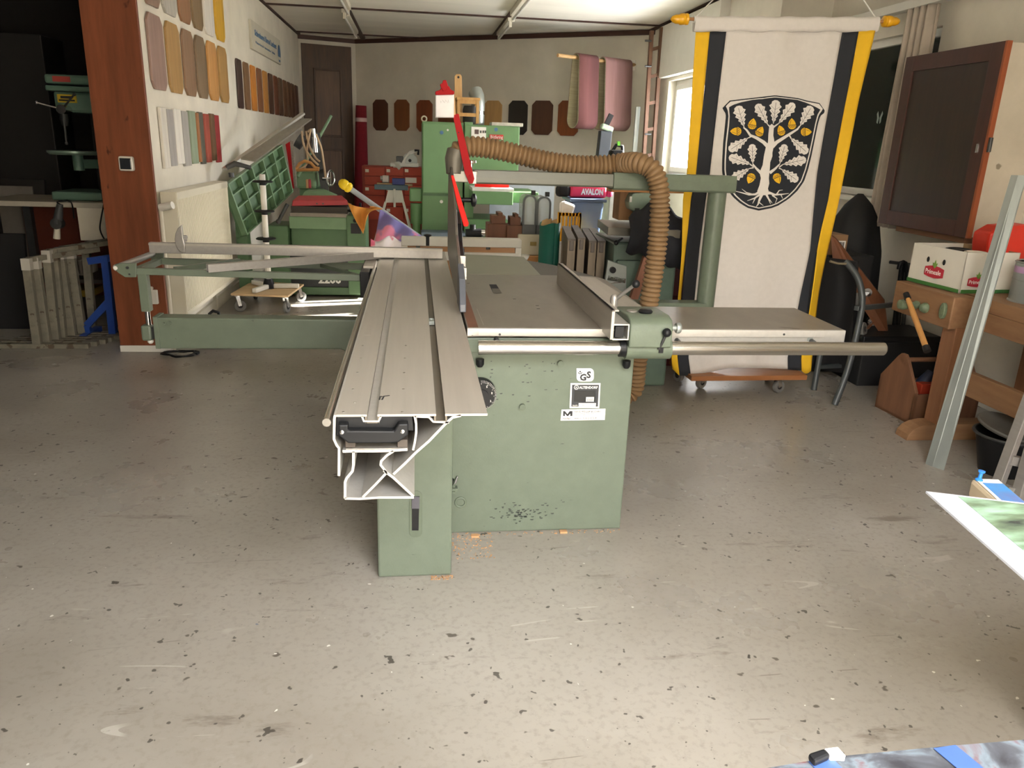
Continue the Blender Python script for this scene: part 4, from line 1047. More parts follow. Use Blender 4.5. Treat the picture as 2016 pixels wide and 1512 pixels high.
build('chuck', G().lathe([(0.03, 0), (0.034, -0.05), (0.02, -0.10), (0.005, -0.10), (0.005, -0.20)], (ck.x, 6.80, ay(130, 222, 6.8).z), (0, 0, 1), 16), DSTEEL, dp, sm=40)
# hand grinder hanging in front of the bench, loose items on the bench edge
gg = thing('angle_grinder', 'dark angle grinder with pale grip hanging at the bench edge', 'grinder', tuple(ay(112, 470, 6.4)))
p0 = ay(118, 402, 6.42); p1 = ay(113, 440, 6.42); p2 = ay(112, 470, 6.42)
build('body', G().tube([p0, p0.lerp(p1, 0.5), p1], [0.022, 0.03, 0.034], 14), mk('grinder_dark', '3c3e40', rough=0.5), gg, sm=50)
build('gear_head', G().cyl(p1+Vector((0, -0.03, 0)), p1+Vector((0, 0.04, 0)), 0.042, 16), DSTEEL, gg, sm=40)
build('grip', G().tube([p1, p2], [0.02, 0.026], 12), OFFW, gg, sm=50)
build('cord', G().tube(spline([p0, ay(112, 398, 6.4), ay(124, 396, 6.45), ay(140, 398, 6.45), ay(146, 430, 6.45)], 0.02), 0.006, 6), BLACK, gg, sm=60)
# long black cord down the apron
tag(build('hanging_cord', G().tube(spline([ay(205, 400, 6.47), ay(199, 430, 6.47), ay(197, 452, 6.47), ay(205, 470, 6.47), ay(214, 480, 6.47)], 0.02), 0.006, 6), BLACK, sm=60), 'thin black cord looping over the pale bench apron', 'cord')
# clamp stands
CL = mk('clamp_steel', '7d786a', rough=0.55, metal=0.2, var=0.2, scale=16, spot='56493a', spot_scale=14, spot_t=0.6)
CLW = mk('clamp_white', 'b7b2a8', rough=0.6, var=0.08)
posts = [((51.7, 509), (74, 677)), ((68.7, 507), (93, 672)), ((92, 493), (111, 668)), ((106, 491), (124, 664)), ((117, 487), (143, 660)), ((137, 486), (163, 656)), ((168, 478), (183, 642))]
names = ['clamp stand nearest the left edge of the clamp row', 'second clamp stand in the row, close behind the first', 'third clamp stand in the row with a bright white cap', 'fourth clamp stand in the row, dull grey', 'fifth clamp stand in the row with a white cap', 'sixth clamp stand in the row, thin and white capped', 'last clamp stand in the row by the blue stand']
for i, (tp, bt) in enumerate(posts):
    b = az(bt[0], bt[1], 0.03); t = ay(tp[0], tp[1], b.y+0.02)
    st_ = thing('clamp_stand', names[i], 'clamp stand', (b.x, b.y, 0), 'steel clamp stands stored behind the pillar')
    tz = t.z
    build('post', G().bar((b.x, b.y, 0.03), (t.x, b.y+0.02, tz), 0.055, 0.045, up=(0, 1, 0)), CL, st_, bevel=0.003)
    build('cap', G().bar((t.x+(b.x-t.x)*0.13, b.y+0.017, tz-0.13*(tz-0.03)), (t.x, b.y+0.02, tz+0.001), 0.058, 0.05, up=(0, 1, 0)), CLW if i not in (3, 6) else CL, st_)
    build('foot', G().box((b.x-0.30, b.y-0.025, 0.0), (b.x+0.35, b.y+0.025, 0.035)), CL, st_, bevel=0.003)
    build('top_arm', G().bar((t.x, b.y+0.03, tz-0.01), (t.x+0.28, b.y+0.42, tz+0.01), 0.03, 0.035), CL, st_)
BL = mk('blue_paint', '1c3f8c', rough=0.45, var=0.08)
b0_ = az(222, 655, 0); bs = thing('blue_stand', 'dark blue steel stand with a diagonal brace beside the pillar', 'stand', (b0_.x, 6.1, 0))
Yb = 6.05
build('post', G().bar(ay(222, 650, Yb).lerp(Vector((ay(222, 650, Yb).x, Yb, 0)), 1.0), ay(207, 505, Yb), 0.05, 0.05, up=(0, 1, 0)), BL, bs)
build('brace', G().bar(ay(172, 640, Yb), ay(214, 594, Yb), 0.05, 0.04, up=(0, 1, 0)), BL, bs)
build('top_bar', G().bar(ay(174, 514, Yb), ay(222, 507, Yb), 0.05, 0.04, up=(0, 1, 0)), BL, bs)
q = ay(172, 640, Yb); build('foot', G().bar((q.x, Yb-0.1, 0.02), (q.x, Yb+0.2, 0.02), 0.05, 0.04).bar((q.x, Yb, 0.02), q, 0.04, 0.04, up=(0, 1, 0)), BL, bs)
# boards leaning at the far left
def leaning(name, pts, Y, th, mat, lab, cat):
    P = [ay(x, y, Y) for x, y in pts]
    return tag(build(name, G().prism(P, (0, 0, 0), (0, th, 0)), mat, bevel=0.004), lab, cat)
z0_ = 0.0
def upright(x0, x1, ytop, Y, th, lean=0.05):
    a = ay(x0, ytop, Y); b = ay(x1, ytop, Y)
    return G().hexa([(a.x, Y, 0), (b.x, Y, 0), (b.x, Y+th, 0), (a.x, Y+th, 0)], [(a.x, Y+lean, a.z), (b.x, Y+lean, a.z), (b.x, Y+th+lean, a.z), (a.x, Y+th+lean, a.z)])
tag(build('leaning_board', upright(-60, 42, 367, 7.2, 0.02, 0.2), mk('board_grey', '77716a', rough=0.7), bevel=0.004), 'large pale grey board leaning in the dark store', 'board')
tag(build('framed_board', upright(-80, 66, 352, 7.6, 0.03, 0.2), mk('frame_dark', '2b2826', rough=0.6), bevel=0.004), 'dark framed panel behind the pale grey board', 'panel')
tag(build('black_sheet', upright(-40, 34, 462, 6.3, 0.03, 0.1), MBLACK, bevel=0.004), 'black sheet propped in front of the pale grey board', 'panel')
tag(build('wardrobe', G().box((-4.4, 7.9, 0), (-3.3, 8.35, 2.3)), mk('wardrobe_dark', '1e1c1b', rough=0.6), bevel=0.01), 'tall dark cupboard at the back of the dark store', 'cupboard')

# ================================================================== planer-thicknesser
PG = mk('planer_green', '4f6e4c', rough=0.42, var=0.07, scale=10)
PGL = mk('planer_green_light', '6c8a68', rough=0.45, var=0.07, scale=10)
pn = thing('planer', 'green planer thicknesser with raised ribbed table and red cover at the left wall', 'planer', (-0.85, 8.1, 0))
PY = 7.72
def pp(x0, y0, x1, y1, Y, d, mat, name, par, **k):
    g = G(); pb(g, x0, y0, x1, y1, Y, d); return build(name, g, mat, par, **k)
pp(575, 566, 722, 581, PY, 0.85, PG, 'base_rail', pn, bevel=0.006)
base = pp(572, 500, 690, 568, PY+0.02, 0.8, mk('planer_dark', '262a2b', rough=0.5), 'front_panel', pn)
b = ay(627, 557, PY+0.015); text('lettering', '2200', 0.105, b, XD, ZD, mk('panel_white', 'd8d8d4', rough=0.5), base, sx=1.05, bold=0.004)
build('body', G().box((-1.20, PY+0.05, 0.06), (-0.52, PY+0.85, 0.75)), PG, pn, bevel=0.01)
rc = pp(684, 424, 721, 580, PY-0.06, 0.5, PG, 'right_column', pn, bevel=0.012)
plq = pp(690.5, 440, 710.5, 460, PY-0.063, 0.004, PRINTK, 'dial_plate', rc)
c = ay(699, 434, PY-0.06); build('column_knob', G().cyl(c, c+Vector((0, -0.03, 0)), 0.018, 12), BLACK, rc, sm=40)
pp(528, 444, 570, 584, PY-0.03, 0.45, PG, 'left_column', pn, bevel=0.012)
pp(569, 427, 683, 451, PY-0.03, 0.5, PGL, 'thicknesser_head', pn, bevel=0.006)
c = ay(701, 415, PY+0.05)
hw = build('handwheel', G().torus(c, (0, 0, 1), 0.075, 0.011, 28, 8).bar(c-Vector((0.07, 0, 0)), c+Vector((0.07, 0, 0)), 0.016, 0.01).bar(c-Vector((0, 0.07, 0)), c+Vector((0, 0.07, 0)), 0.016, 0.01).cyl(c-Vector((0, 0, 0.06)), c, 0.012, 10), BLACK, pn, sm=50)
c2 = ay(710, 399, PY+0.02); build('crank_grip', G().cyl((c.x+0.045, c.y-0.05, c.z), (c.x+0.045, c.y-0.05, c.z+0.08), 0.011, 12), BLACK, hw, sm=40)
pp(571, 420, 684, 427, PY-0.05, 0.5, IRON, 'outfeed_lip', pn)
pp(573, 407, 684, 419, PY+0.02, 0.5, mk('lip_dark', '3f372f', rough=0.5), 'cutter_slot', pn)
for x0, x1 in ((583, 601), (672, 684)):
    g = G(); a = ay((x0+x1)/2, 451, PY+0.1); b = ay((x0+x1)/2, 500, PY+0.1); w = (ay(x1, 470, PY+0.1).x-ay(x0, 470, PY+0.1).x)/2
    prof = []
    for k in range(9): prof.append((w*(1.0 if k % 2 else 0.72), (a.z-b.z)*k/8))
    g.lathe(prof, (a.x, PY+0.15, b.z), (0, 0, 1), 4); build('bellows', g, MBLACK, pn)
pp(600, 452, 637, 502, PY+0.22, 0.02, mk('board_pink', '9c8478', rough=0.6), 'feed_board', pn)
# red cover
rcv = G(); a = [ay(x, y, PY+0.02) for x, y in ((574, 407), (685, 403), (686, 396), (576, 399))]
top = [ay(x, y, PY+0.35) for x, y in ((578, 385), (592, 384), (680, 386), (686, 393))]
rcv.hexa([ay(574, 406, PY), ay(685, 404, PY), ay(686, 398, PY+0.35), ay(575, 399, PY+0.35)], [ay(576, 394, PY+0.0), ay(684, 394, PY+0.0), ay(672, 384.5, PY+0.38), ay(588, 384.5, PY+0.38)])
cv = build('red_cover', rcv, mk('cover_red', 'a5343a', rough=0.45, var=0.1), pn, bevel=0.01)
for x in (624, 636): c = ay(x, 401, PY-0.01); build('screw', G().cyl(c, c+Vector((0, -0.006, 0)), 0.008, 10), DSTEEL, cv)
g = G().hexa([ay(594, 386, 8.15), ay(662, 386, 8.15), ay(666, 384, 8.6), ay(600, 384, 8.6)], [ay(600, 376, 8.25), ay(645, 375, 8.25), ay(640, 373, 8.5), ay(606, 373, 8.5)])
build('chip_hood', g, PGL, pn, bevel=0.01)
g = G(); c = ay(555, 418, PY-0.1); build('lock_lever', G().tube([ay(548, 436, PY-0.08), ay(566, 402, PY-0.02)], [0.016, 0.018], 10).ball(ay(548, 436, PY-0.08), 0.024, 12), DSTEEL, pn, sm=60)
# raised ribbed table
Ya, Yb2 = 7.42, 8.50
P00, P01, P10, P11 = ay(487, 463, Ya), ay(449, 362, Ya), ay(578, 378, Yb2), ay(556, 284, Yb2)
nn = (P10-P00).cross(P01-P00).normalized()
if nn.x < 0: nn = -nn
def tp(u, v, d): return P00.lerp(P10, u).lerp(P01.lerp(P11, u), v) + nn*d
def tbox(g, u0, u1, v0, v1, d0, d1):
    g.hexa([tp(u0, v0, d0), tp(u1, v0, d0), tp(u1, v1, d0), tp(u0, v1, d0)], [tp(u0, v0, d1), tp(u1, v0, d1), tp(u1, v1, d1), tp(u0, v1, d1)])
g = G(); tbox(g, 0, 1, 0, 1, -0.075, -0.055)
rt = build('raised_table', g, PG, pn, bevel=0.002)
us = [0, 0.2, 0.4, 0.6, 0.8, 0.985]; vs = [0, 0.25, 0.5, 0.75, 0.975]
for u in us:
    g = G(); tbox(g, u, u+0.015, 0, 1, -0.055, 0.0); build('rib', g, PGL, rt)
for v in vs:
    g = G(); tbox(g, 0, 1, v, v+0.025, -0.055, 0.0 if v in (0, 0.975) else -0.006); build('rib', g, PGL, rt)
# grey fence above it
F0, F1, F2, F3 = ay(474, 314, 7.30), ay(592, 236, 8.75), ay(614, 236, 8.75), ay(503, 319, 7.30)
nf = (F1-F0).cross(F3-F0).normalized()
if nf.z < 0: nf = -nf
build('jointer_fence', G().hexa([F0, F1, F2, F3], [F0+nf*0.015, F1+nf*0.015, F2+nf*0.015, F3+nf*0.015]), mk('fence_alu', '8f8a80', rough=0.4, metal=0.4, stretch=(1, 0.1, 1), scale=30), pn)
e0, e1_ = ay(442, 333, 7.25), ay(596, 224, 8.8)
build('fence_carrier', G().bar(e0, e1_, 0.05, 0.02), ALUC, pn)
build('fence_clamp', G().tube([ay(446, 330, 7.25), ay(462, 322, 7.28), ay(478, 326, 7.3), ay(492, 330, 7.35)], [0.02, 0.026, 0.02, 0.02], 10).cyl(ay(455, 340, 7.3), ay(456, 349, 7.3), 0.025, 12), DSTEEL, pn, sm=60)
g = G().hexa([ay(562, 284, 8.55), ay(573, 277, 8.55), ay(573, 277, 8.6), ay(562, 284, 8.6)][::1], [ay(576, 372, 8.55), ay(581, 370, 8.55), ay(581, 370, 8.6), ay(576, 372, 8.6)])
build('red_guard', g, RED, pn)
build('guard_edge', G().bar(ay(574, 278, 8.56), ay(582, 370, 8.56), 0.03, 0.02, up=(0, 1, 0)), mk('bristle', '8a857c', rough=0.9, var=0.3, scale=60), pn)
build('hinge_post', G().box((P00.x-0.12, 7.5, 0.05), (P00.x-0.02, 7.65, 0.75)), PG, pn)

# roller stand standing on the plywood dolly
pz = 0.17
D = [az(x, y, pz) for x, y in ((454, 578), (567, 582), (598, 559), (497, 553))]
dol = thing('plywood_dolly', 'plywood dolly on swivel castors by the radiator', 'dolly', (sum(p.x for p in D)/4, sum(p.y for p in D)/4, 0))
build('deck', G().prism(D, (0, 0, -0.018), (0, 0, 0)), wood('ply', 'b4966f', 'c9ae88', 'x', rough=0.6), dol, bevel=0.002)
def castor(par, c, r, zt, ang=0.0, wm=RUBBER):
    R = Matrix.Rotation(ang, 3, 'Z')
    d = R @ Vector((1, 0, 0)); ax_ = R @ Vector((0, 1, 0)); c = Vector((c[0], c[1], 0)); h = c+d*0.02+Vector((0, 0, r))
    w = build('castor_wheel', G().lathe([(r*0.45, -0.014), (r*0.92, -0.014), (r, -0.008), (r, 0.008), (r*0.92, 0.014), (r*0.45, 0.014)], h, ax_, 20), wm, par, sm=40)
    build('hub', G().cyl(h-ax_*0.016, h+ax_*0.016, r*0.42, 14), BLACK, w, sm=40)
    g = G()
    for s in (-1, 1): g.bar(h+ax_*0.019*s, c+ax_*0.019*s+Vector((0, 0, zt-0.004)), 0.004, 0.03, up=(0, 0, 1))
    g.cyl(c+Vector((0, 0, zt-0.012)), c+Vector((0, 0, zt)), 0.026, 14)
    build('fork', g, CHROME, w, sm=40)
    return w
for k, (p, a) in enumerate(zip(D, (0.3, 1.2, 0.6, 2.0))):
    q = p.lerp((D[0]+D[1]+D[2]+D[3])/4, 0.16); castor(dol, q, 0.052, pz-0.018, a)
Dc = (D[0]+D[1]+D[2]+D[3])/4
rs = thing('roller_stand', 'white tubular stand with black clamp rings standing on the plywood dolly', 'stand', (Dc.x, Dc.y, pz))
pt = ay(513, 343, Dc.y)
build('pole', G().cyl((Dc.x, Dc.y, pz+0.02), (Dc.x, Dc.y, pt.z), 0.026, 16), WHITEP, rs, sm=40)
for yy in (360, 418, 472):
    z = ay(517, yy, Dc.y).z
    build('clamp_ring', G().lathe([(0.03, -0.02), (0.03, 0), (0.085, 0.004), (0.09, 0.012), (0.08, 0.02), (0.03, 0.024)], (Dc.x, Dc.y, z), (0, 0, 1), 12), BLACK, rs, sm=40)
for a in (0.1, 2.3, 4.4):
    d_ = Vector((math.cos(a), math.sin(a), 0))
    build('foot', G().bar(Vector((Dc.x, Dc.y, pz+0.022))+d_*0.03, Vector((Dc.x, Dc.y, pz+0.022))+d_*0.27, 0.045, 0.04), WHITEP, rs, bevel=0.008)
build('foot_hub', G().lathe([(0.05, 0), (0.05, 0.05), (0.035, 0.09)], (Dc.x, Dc.y, pz), (0, 0, 1), 14), BLACK, rs, sm=40)

# mortiser behind the planer
MY = 9.3
mo = thing('slot_mortiser', 'grey and green mortising machine with handwheel and coiled cable behind the planer', 'mortiser', (ay(630, 380, MY).x, MY+0.2, 0))
pp(583, 336, 622, 372, MY, 0.5, PGL, 'cabinet', mo, bevel=0.03)
build('stand', G().box((ay(590, 400, MY+0.05).x, MY+0.05, 0), (ay(640, 400, MY+0.05).x, MY+0.55, ay(615, 370, MY+0.05).z)), PG, mo, bevel=0.02)
c = ay(617, 275, MY); build('spindle', G().cyl(ay(617, 253, MY), ay(619, 270, MY), 0.02, 12).cyl(ay(619, 270, MY), ay(621, 300, MY), 0.035, 14), CHROME, mo, sm=40)
build('mast', G().bar(ay(622, 262, MY+0.1), ay(640, 375, MY+0.1), 0.08, 0.08, up=(0, 1, 0)), DSTEEL, mo)
build('motor', G().cyl(ay(585, 275, MY), ay(597, 283, MY), 0.08, 18).cyl(ay(632, 345, MY), ay(642, 343, MY), 0.06, 16), DSTEEL, mo, sm=40)
c = ay(651, 351, MY-0.1); build('handwheel', G().torus(c, (1, -0.4, 0), 0.085, 0.011, 26, 8).cyl(c, c+Vector((-0.09, 0.04, 0)), 0.014, 10).bar(c-Vector((0, 0, 0.08)), c+Vector((0, 0, 0.08)), 0.012, 0.012, up=(0, 1, 0)), CHROME, mo, sm=50)
build('guide_rod', G().cyl(ay(586, 348, MY-0.12), ay(652, 228, MY+0.3), 0.016, 10), PGL, mo, sm=40)
CABLE = mk('beige_cable', 'b59b7c', rough=0.6)
for pts_ in (((594, 258), (598, 285), (612, 310), (627, 325)), ((602, 258), (610, 290), (622, 312), (630, 318)), ((606, 260), (612, 255), (610, 262), (606, 285), (604, 300), (606, 315), (600, 328), (588, 333)), ((622, 264), (632, 290), (637, 320), (641, 350))):
    build('cable_loop', G().tube(spline([ay(x, y, MY-0.15) for x, y in pts_], 0.03), 0.012, 8), CABLE, mo, sm=60)
g = G(); 
ha = [ay(x, y, MY-0.16) for x, y in ((583, 333), (590, 322), (600, 317), (612, 321), (620, 330), (628, 332), (628, 334), (584, 335))]
build('wooden_hanger', G().tube(ha, 0.018, 8, closed=True), wood('hanger', 'a8743c', 'b9854b', 'x'), mo, sm=60)
for x, h, nm in ((604.5, 'b98f62', 'pale'), (609.5, 'a3333d', 'red')):
    g = G(); pb(g, x-2.5, 353, x+2.5, 371, MY-0.06, 0.04); build('chisel_handle', g, mk('handle_'+h, h, rough=0.5), mo, bevel=0.008)

# ================================================================== back wall and the clutter behind the saw
def bu(p): return (p-BW0).dot(bd)
def bpt(u, z, d): return BW0 + bd*u + Vector((0, 0, z)) - bnrm*d
bb = [((735, 196), (765, 257.5), '512e1c', 'dark brown, first from the left'), ((777, 196), (807, 258), '74421e', 'mid brown, second from the left'), ((821, 197), (852, 260), '7d3f20', 'reddish, third from the left'),
      ((864, 197), (897, 261), '6a3a20', 'brown, half hidden behind the note and clip'), ((954, 198), (987.6, 264), 'b08a56', 'pale tan'), ((1003, 198), (1037.7, 266), '231d1a', 'near black'),
      ((1049, 198), (1087, 266), '4f301f', 'dark walnut striped'), ((1100.6, 198), (1137.6, 268), '80431f', 'red brown, beside the sanding belts')]
bzt = sum(bw(*a).z for a, b, h, n in bb)/8; bzb = sum(bw(*b).z for a, b, h, n in bb)/8
for a, b, h, nm in bb:
    u0 = bu(bw(*a)); u1 = bu(bw(b[0], b[1])); 
    za = bw(*a).z; zb_i = bw(*b).z
    pts = [bpt(u, z, 0.003) for u, z in chamf(u0, u1, zb_i, za, 0.06)]
    tag(build('wall_sample', G().prism(pts, (0, 0, 0), tuple(-bnrm*0.018)), smat(h), bevel=0.003), nm+' sample board on the back wall', 'sample board', 'sample boards on the back wall')
# rolled red carpet in the corner
p = bw(713, 300, 0.16)
rr_ = thing('red_roll', 'tall roll of dark red carpet standing in the far corner', 'carpet roll', (p.x, p.y, 0))
zt_ = bw(713, 208, 0.16).z
build('roll', G().tube([(p.x-0.05, p.y, 0), (p.x-0.02, p.y, zt_*0.5), (p.x, p.y, zt_)], [0.115, 0.11, 0.085], 18), mk('carpet_red', '74141f', rough=0.95, var=0.12, scale=20), rr_, sm=50)
for yy in (236, 331):
    z = bw(713, yy, 0.16).z; t = z/zt_
    build('tape_band', G().cyl((p.x-0.03*(1-t), p.y, z-0.03), (p.x-0.03*(1-t), p.y, z+0.03), 0.113-0.022*t, 18), mk('tape_pink', 'c7a9a3', rough=0.6), rr_, sm=40)
# sanding belts on a dowel
def prj(P):
    v = Vector(P)-Vector((0, 0, EYE)); c = v.dot(_f); return (1008+FPX*v.dot(CA)/c, 756-FPX*v.dot(CB)/c)
S0 = bw(1250, 128)
HD = Vector((-0.86, -0.51, 0)).normalized(); HE = Vector((-HD.y, HD.x, 0))
def tfor(x):
    lo, hi = 0.0, 4.0
    for _ in range(40):
        m = (lo+hi)/2
        if prj(S0+HD*m)[0] > x: lo = m
        else: hi = m
    return lo
tb = [(tfor(1172), tfor(1134)), (tfor(1238), tfor(1186))]
tend = tfor(1098)
hk = thing('belt_hanger', 'wooden dowel on a white wall plate that carries the sanding belts', 'hanger', tuple(S0))
pl_ = [bpt(bu(bw(x, y)), bw(x, y).z, 0.0) for x, y in ((1150, 122), (1172, 113), (1205, 113), (1252, 119), (1252, 139), (1150, 139))]
build('wall_plate', G().prism(pl_, (0, 0, 0), tuple(-bnrm*0.02)), WHITEP, hk)
build('dowel', G().cyl(S0, S0+HD*tend, 0.022, 14), wood('dowel_pine', 'a98556', 'bb9868', 'y'), hk, sm=40)
for i, (ta, tn) in enumerate(tb):
    N = 18; sec = []
    hgt, wd = 0.84, 0.115
    for k in range(N+1):
        a = math.pi*k/N; sec.append((wd*0.62*math.cos(a), wd*0.62*math.sin(a)-0.02))
    for k in range(N+1):
        a = math.pi+math.pi*k/N; sec.append((wd*1.0*math.cos(a), -hgt+0.10+wd*math.sin(a)))
    inner = [(x*0.93, z*(0.995) - 0.002) for x, z in sec]
    g = G(); M = len(sec); vs_ = []
    for t in (ta, tn):
        for x, z in sec: vs_.append(S0+HD*t+HE*x+Vector((0, 0, z)))
    fs_ = [(k, (k+1) % M, M+(k+1) % M, M+k) for k in range(M)]
    g.add(vs_, fs_)
    th_ = thing('sanding_belt', ('dark red wide sanding belt hanging nearer the dowel end' if i == 0 else 'pinkish red wide sanding belt hanging next to the wall plate'), 'sanding belt', tuple(S0+HD*tn-Vector((0, 0, 0.9))), 'wide sanding belts on the dowel')
    build('grit_face', g, mk('grit_red' if i == 0 else 'grit_pink', '6f4646' if i == 0 else 'a37d7c', rough=0.9, var=0.12, scale=3, stretch=(6, 6, 0.3)), th_, sm=50, solid=0.006)
    g = G(); vs_ = []
    for t in (ta-0.002, tn+0.004):
        for x, z in inner: vs_.append(S0+HD*t+HE*x*0.97+Vector((0, 0, z*0.995-0.004)))
    g.add(vs_, fs_); build('cloth_backing', g, mk('belt_backing', 'a89f83', rough=0.9, var=0.15, scale=20, stretch=(0.2, 0.2, 4)), th_, sm=50, solid=0.005)
# wooden ladder in the right corner
LY = 10.15
ld = thing('wooden_ladder', 'brown wooden ladder standing in the right back corner', 'ladder', (2.85, LY, 0))
LW = wood('ladder_wood', '5a3d2b', '6e4d38', 'z', rough=0.6)
ra, rb_ = ay(1283, 60, LY), ay(1303, 54, LY)
ba = Vector((ay(1265, 330, LY).x, LY, 0)); bb_ = Vector((ay(1284, 330, LY).x, LY, 0))
fa_ = ay(1266, 330, LY); fb_ = ay(1284, 330, LY)
def ext0(t, m): 
    k = t.z/(t.z-m.z); return t+(m-t)*k
A0, B0 = ext0(ra, fa_), ext0(rb_, fb_)
A0.z = 0; B0.z = 0
build('rail', G().bar(A0, ra, 0.045, 0.06, up=(0, 1, 0)), LW, ld, bevel=0.004)
build('rail', G().bar(B0, rb_, 0.045, 0.06, up=(0, 1, 0)), LW, ld, bevel=0.004)
for k in range(9):
    t = (k+0.5)/9.2; build('rung', G().bar(A0.lerp(ra, t), B0.lerp(rb_, t), 0.03, 0.04), LW, ld)
for yy in (80, 130, 264): 
    c = ay(1270, yy, LY-0.05); build('hook', G().cyl(c, c+Vector((0.08, 0, 0)), 0.012, 8), DSTEEL, ld)

# ---------------- wide belt sander
SG = mk('sander_green', '638a5c', rough=0.42, var=0.05, scale=6)
SY = 9.6
sd_ = thing('belt_sander', 'large green wide belt sander against the back wall', 'sander', (ay(925, 350, SY).x, SY+0.5, 0))
def spb(x0, y0, x1, y1, Y, d, zfloor=False):
    g = G(); xm, ym = (x0+x1)/2, (y0+y1)/2
    X0 = ay(x0, ym, Y).x; X1 = ay(x1, ym, Y).x; Z0 = 0.0 if zfloor else ay(xm, y1, Y).z; Z1 = ay(xm, y0, Y).z
    return g.box((X0, Y, Z0), (X1, Y+d, Z1))
cab_ = build('left_cabinet', spb(831, 240, 912, 460, SY, 0.9, True), SG, sd_, bevel=0.012)
build('door_seam', spb(832, 382, 892, 386, SY-0.012, 0.014), mk('sander_green_dark', '4d6b49', rough=0.5), cab_)
dsk = build('door_panel', spb(833, 244, 889, 380, SY-0.012, 0.014), SG, cab_, bevel=0.004)
c = ay(872, 252, SY-0.014)
for (x, y, r, m_) in ((869, 397, 0.02, PRINTW), (869.5, 261, 0.022, BLUE), (881.5, 256, 0.012, PRINTW)):
    c = ay(x, y, SY-0.014); build('sticker', G().cyl(c, c+Vector((0, -0.003, 0)), r, 14), m_, dsk)
hd_ = build('head_unit', spb(914, 247, 1022, 345, SY-0.02, 0.9), SG, sd_, bevel=0.012)
build('head_side', spb(914, 240, 930, 345, SY-0.01, 0.5), SG, sd_, bevel=0.006)
cp = build('control_panel', spb(928, 250, 957, 272, SY-0.03, 0.012), PRINTW, hd_)
build('display', spb(934.5, 255, 942.5, 264, SY-0.034, 0.006), mk('display_dark', '3b1416', rough=0.3), cp)
for x in (945, 950, 954): build('button', spb(x, 257, x+3, 262, SY-0.034, 0.006), DSTEEL, cp)
bg = build('maker_badge', spb(964, 265, 991, 274, SY-0.034, 0.014), mk('badge_red2', 'b5352c', rough=0.45), hd_)
b = ay(965.5, 272.3, SY-0.036); text('lettering', 'Bütfering', 0.052, b, XD, ZD, PRINTW, bg, sx=0.78)
for x, y in ((977, 279), (976.5, 255)):
    c = ay(x, y, SY-0.022); build('sticker', G().cyl(c, c+Vector((0, -0.003, 0)), 0.022, 14), BLUE, hd_)
build('red_strip', spb(935, 358, 1002, 371, SY-0.35, 0.03), REDP, sd_)
build('feed_table', spb(930, 377, 1010, 403, SY-0.6, 1.0), SG, sd_, bevel=0.008)
build('feed_mat', spb(930, 371, 1012, 378, SY-0.58, 0.98), mk('belt_white', 'd7d5cf', rough=0.6), sd_)
build('table_side', spb(1010, 379, 1060, 400, SY-0.45, 0.85), SG, sd_, bevel=0.006)
build('base_frame', spb(914, 432, 1000, 470, SY-0.2, 0.8, True), SG, sd_, bevel=0.01)
build('pedestal_side', spb(914, 345, 932, 470, SY-0.05, 0.6, True), SG, sd_)
build('plinth', G().box((ay(829, 460, SY-0.3).x, SY-0.3, 0), (ay(924, 460, SY-0.3).x, SY, ay(870, 458, SY-0.3).z)), mk('plinth_blue', '5f6c7a', rough=0.6, var=0.1), sd_, bevel=0.01)
build('motor_box', spb(806, 371, 831, 397, SY+0.05, 0.25), SG, sd_, bevel=0.02)
build('motor', G().cyl(ay(820, 400, SY+0.15), ay(820, 440, SY+0.15), 0.075, 16), SG, sd_, sm=40)
build('motor_duct', G().cyl((ay(820, 440, SY+0.15).x, SY+0.15, 0), ay(820, 440, SY+0.15), 0.05, 14), SG, sd_, sm=40)
c = ay(835, 234, SY+0.3); build('eye_bolt', G().torus(c, (0, 1, 0), 0.03, 0.009, 20, 8), OFFW, sd_, sm=60)
sz1 = ay(870, 240, SY).z
pv = [ay(940, 240, SY+0.4), ay(941, 205, SY+0.4), ay(940, 190, SY+0.4), ay(936, 182, SY+0.45)]
pv[0].z = sz1-0.15
build('exhaust_pipe', G().tube([pv[0], pv[1], pv[2], pv[3]], [0.085, 0.085, 0.085, 0.09], 18), GALV, sd_, sm=50)
build('pipe_collar', G().cyl(ay(940, 226, SY+0.4), ay(940, 219, SY+0.4), 0.092, 18), CHROME, sd_, sm=40)
# things on top of the sander
topz = ay(970, 247, SY).z
PINE = wood('pine_pale', 'b98a4e', 'd0a566', 'z', rough=0.5)
stl = thing('step_stool', 'small pine step stool standing on top of the green sander', 'stool', (ay(921, 240, SY+0.1).x, SY+0.2, sz1))
x0, x1 = ay(900, 215, SY+0.1).x, ay(943, 215, SY+0.1).x; ztp = ay(921, 192, SY+0.1).z
build('seat', G().box((x0-0.01, SY+0.06, ztp-0.03), (x1+0.01, SY+0.36, ztp)), PINE, stl, bevel=0.004)
for x in (x0, x1-0.035):
    for y in (SY+0.08, SY+0.31): build('leg', G().box((x, y, sz1), (x+0.035, y+0.035, ztp-0.03)), PINE, stl, bevel=0.002)
zz = ay(921, 226, SY+0.1).z
build('rail', G().box((x0+0.03, SY+0.085, zz-0.02), (x1-0.03, SY+0.11, zz+0.02)), PINE, stl)
build('rail', G().box((x0+0.03, SY+0.085, ztp-0.07), (x1-0.03, SY+0.11, ztp-0.03)), PINE, stl)
pdp = [ay(x, y, SY+0.40) for x, y in ((894.5, 240), (895, 150), (898, 146), (906, 146), (909, 150), (911, 240))]
for q in (pdp[0], pdp[-1]): q.z = sz1
pd = build('wooden_paddle', G().prism(pdp, (0, 0, 0), (0, 0.02, 0)), wood('paddle', 'c59a62', 'd8b27c', 'z', rough=0.5), bevel=0.003)
tag(pd, 'pale wooden paddle with a hole standing behind the step stool', 'paddle')
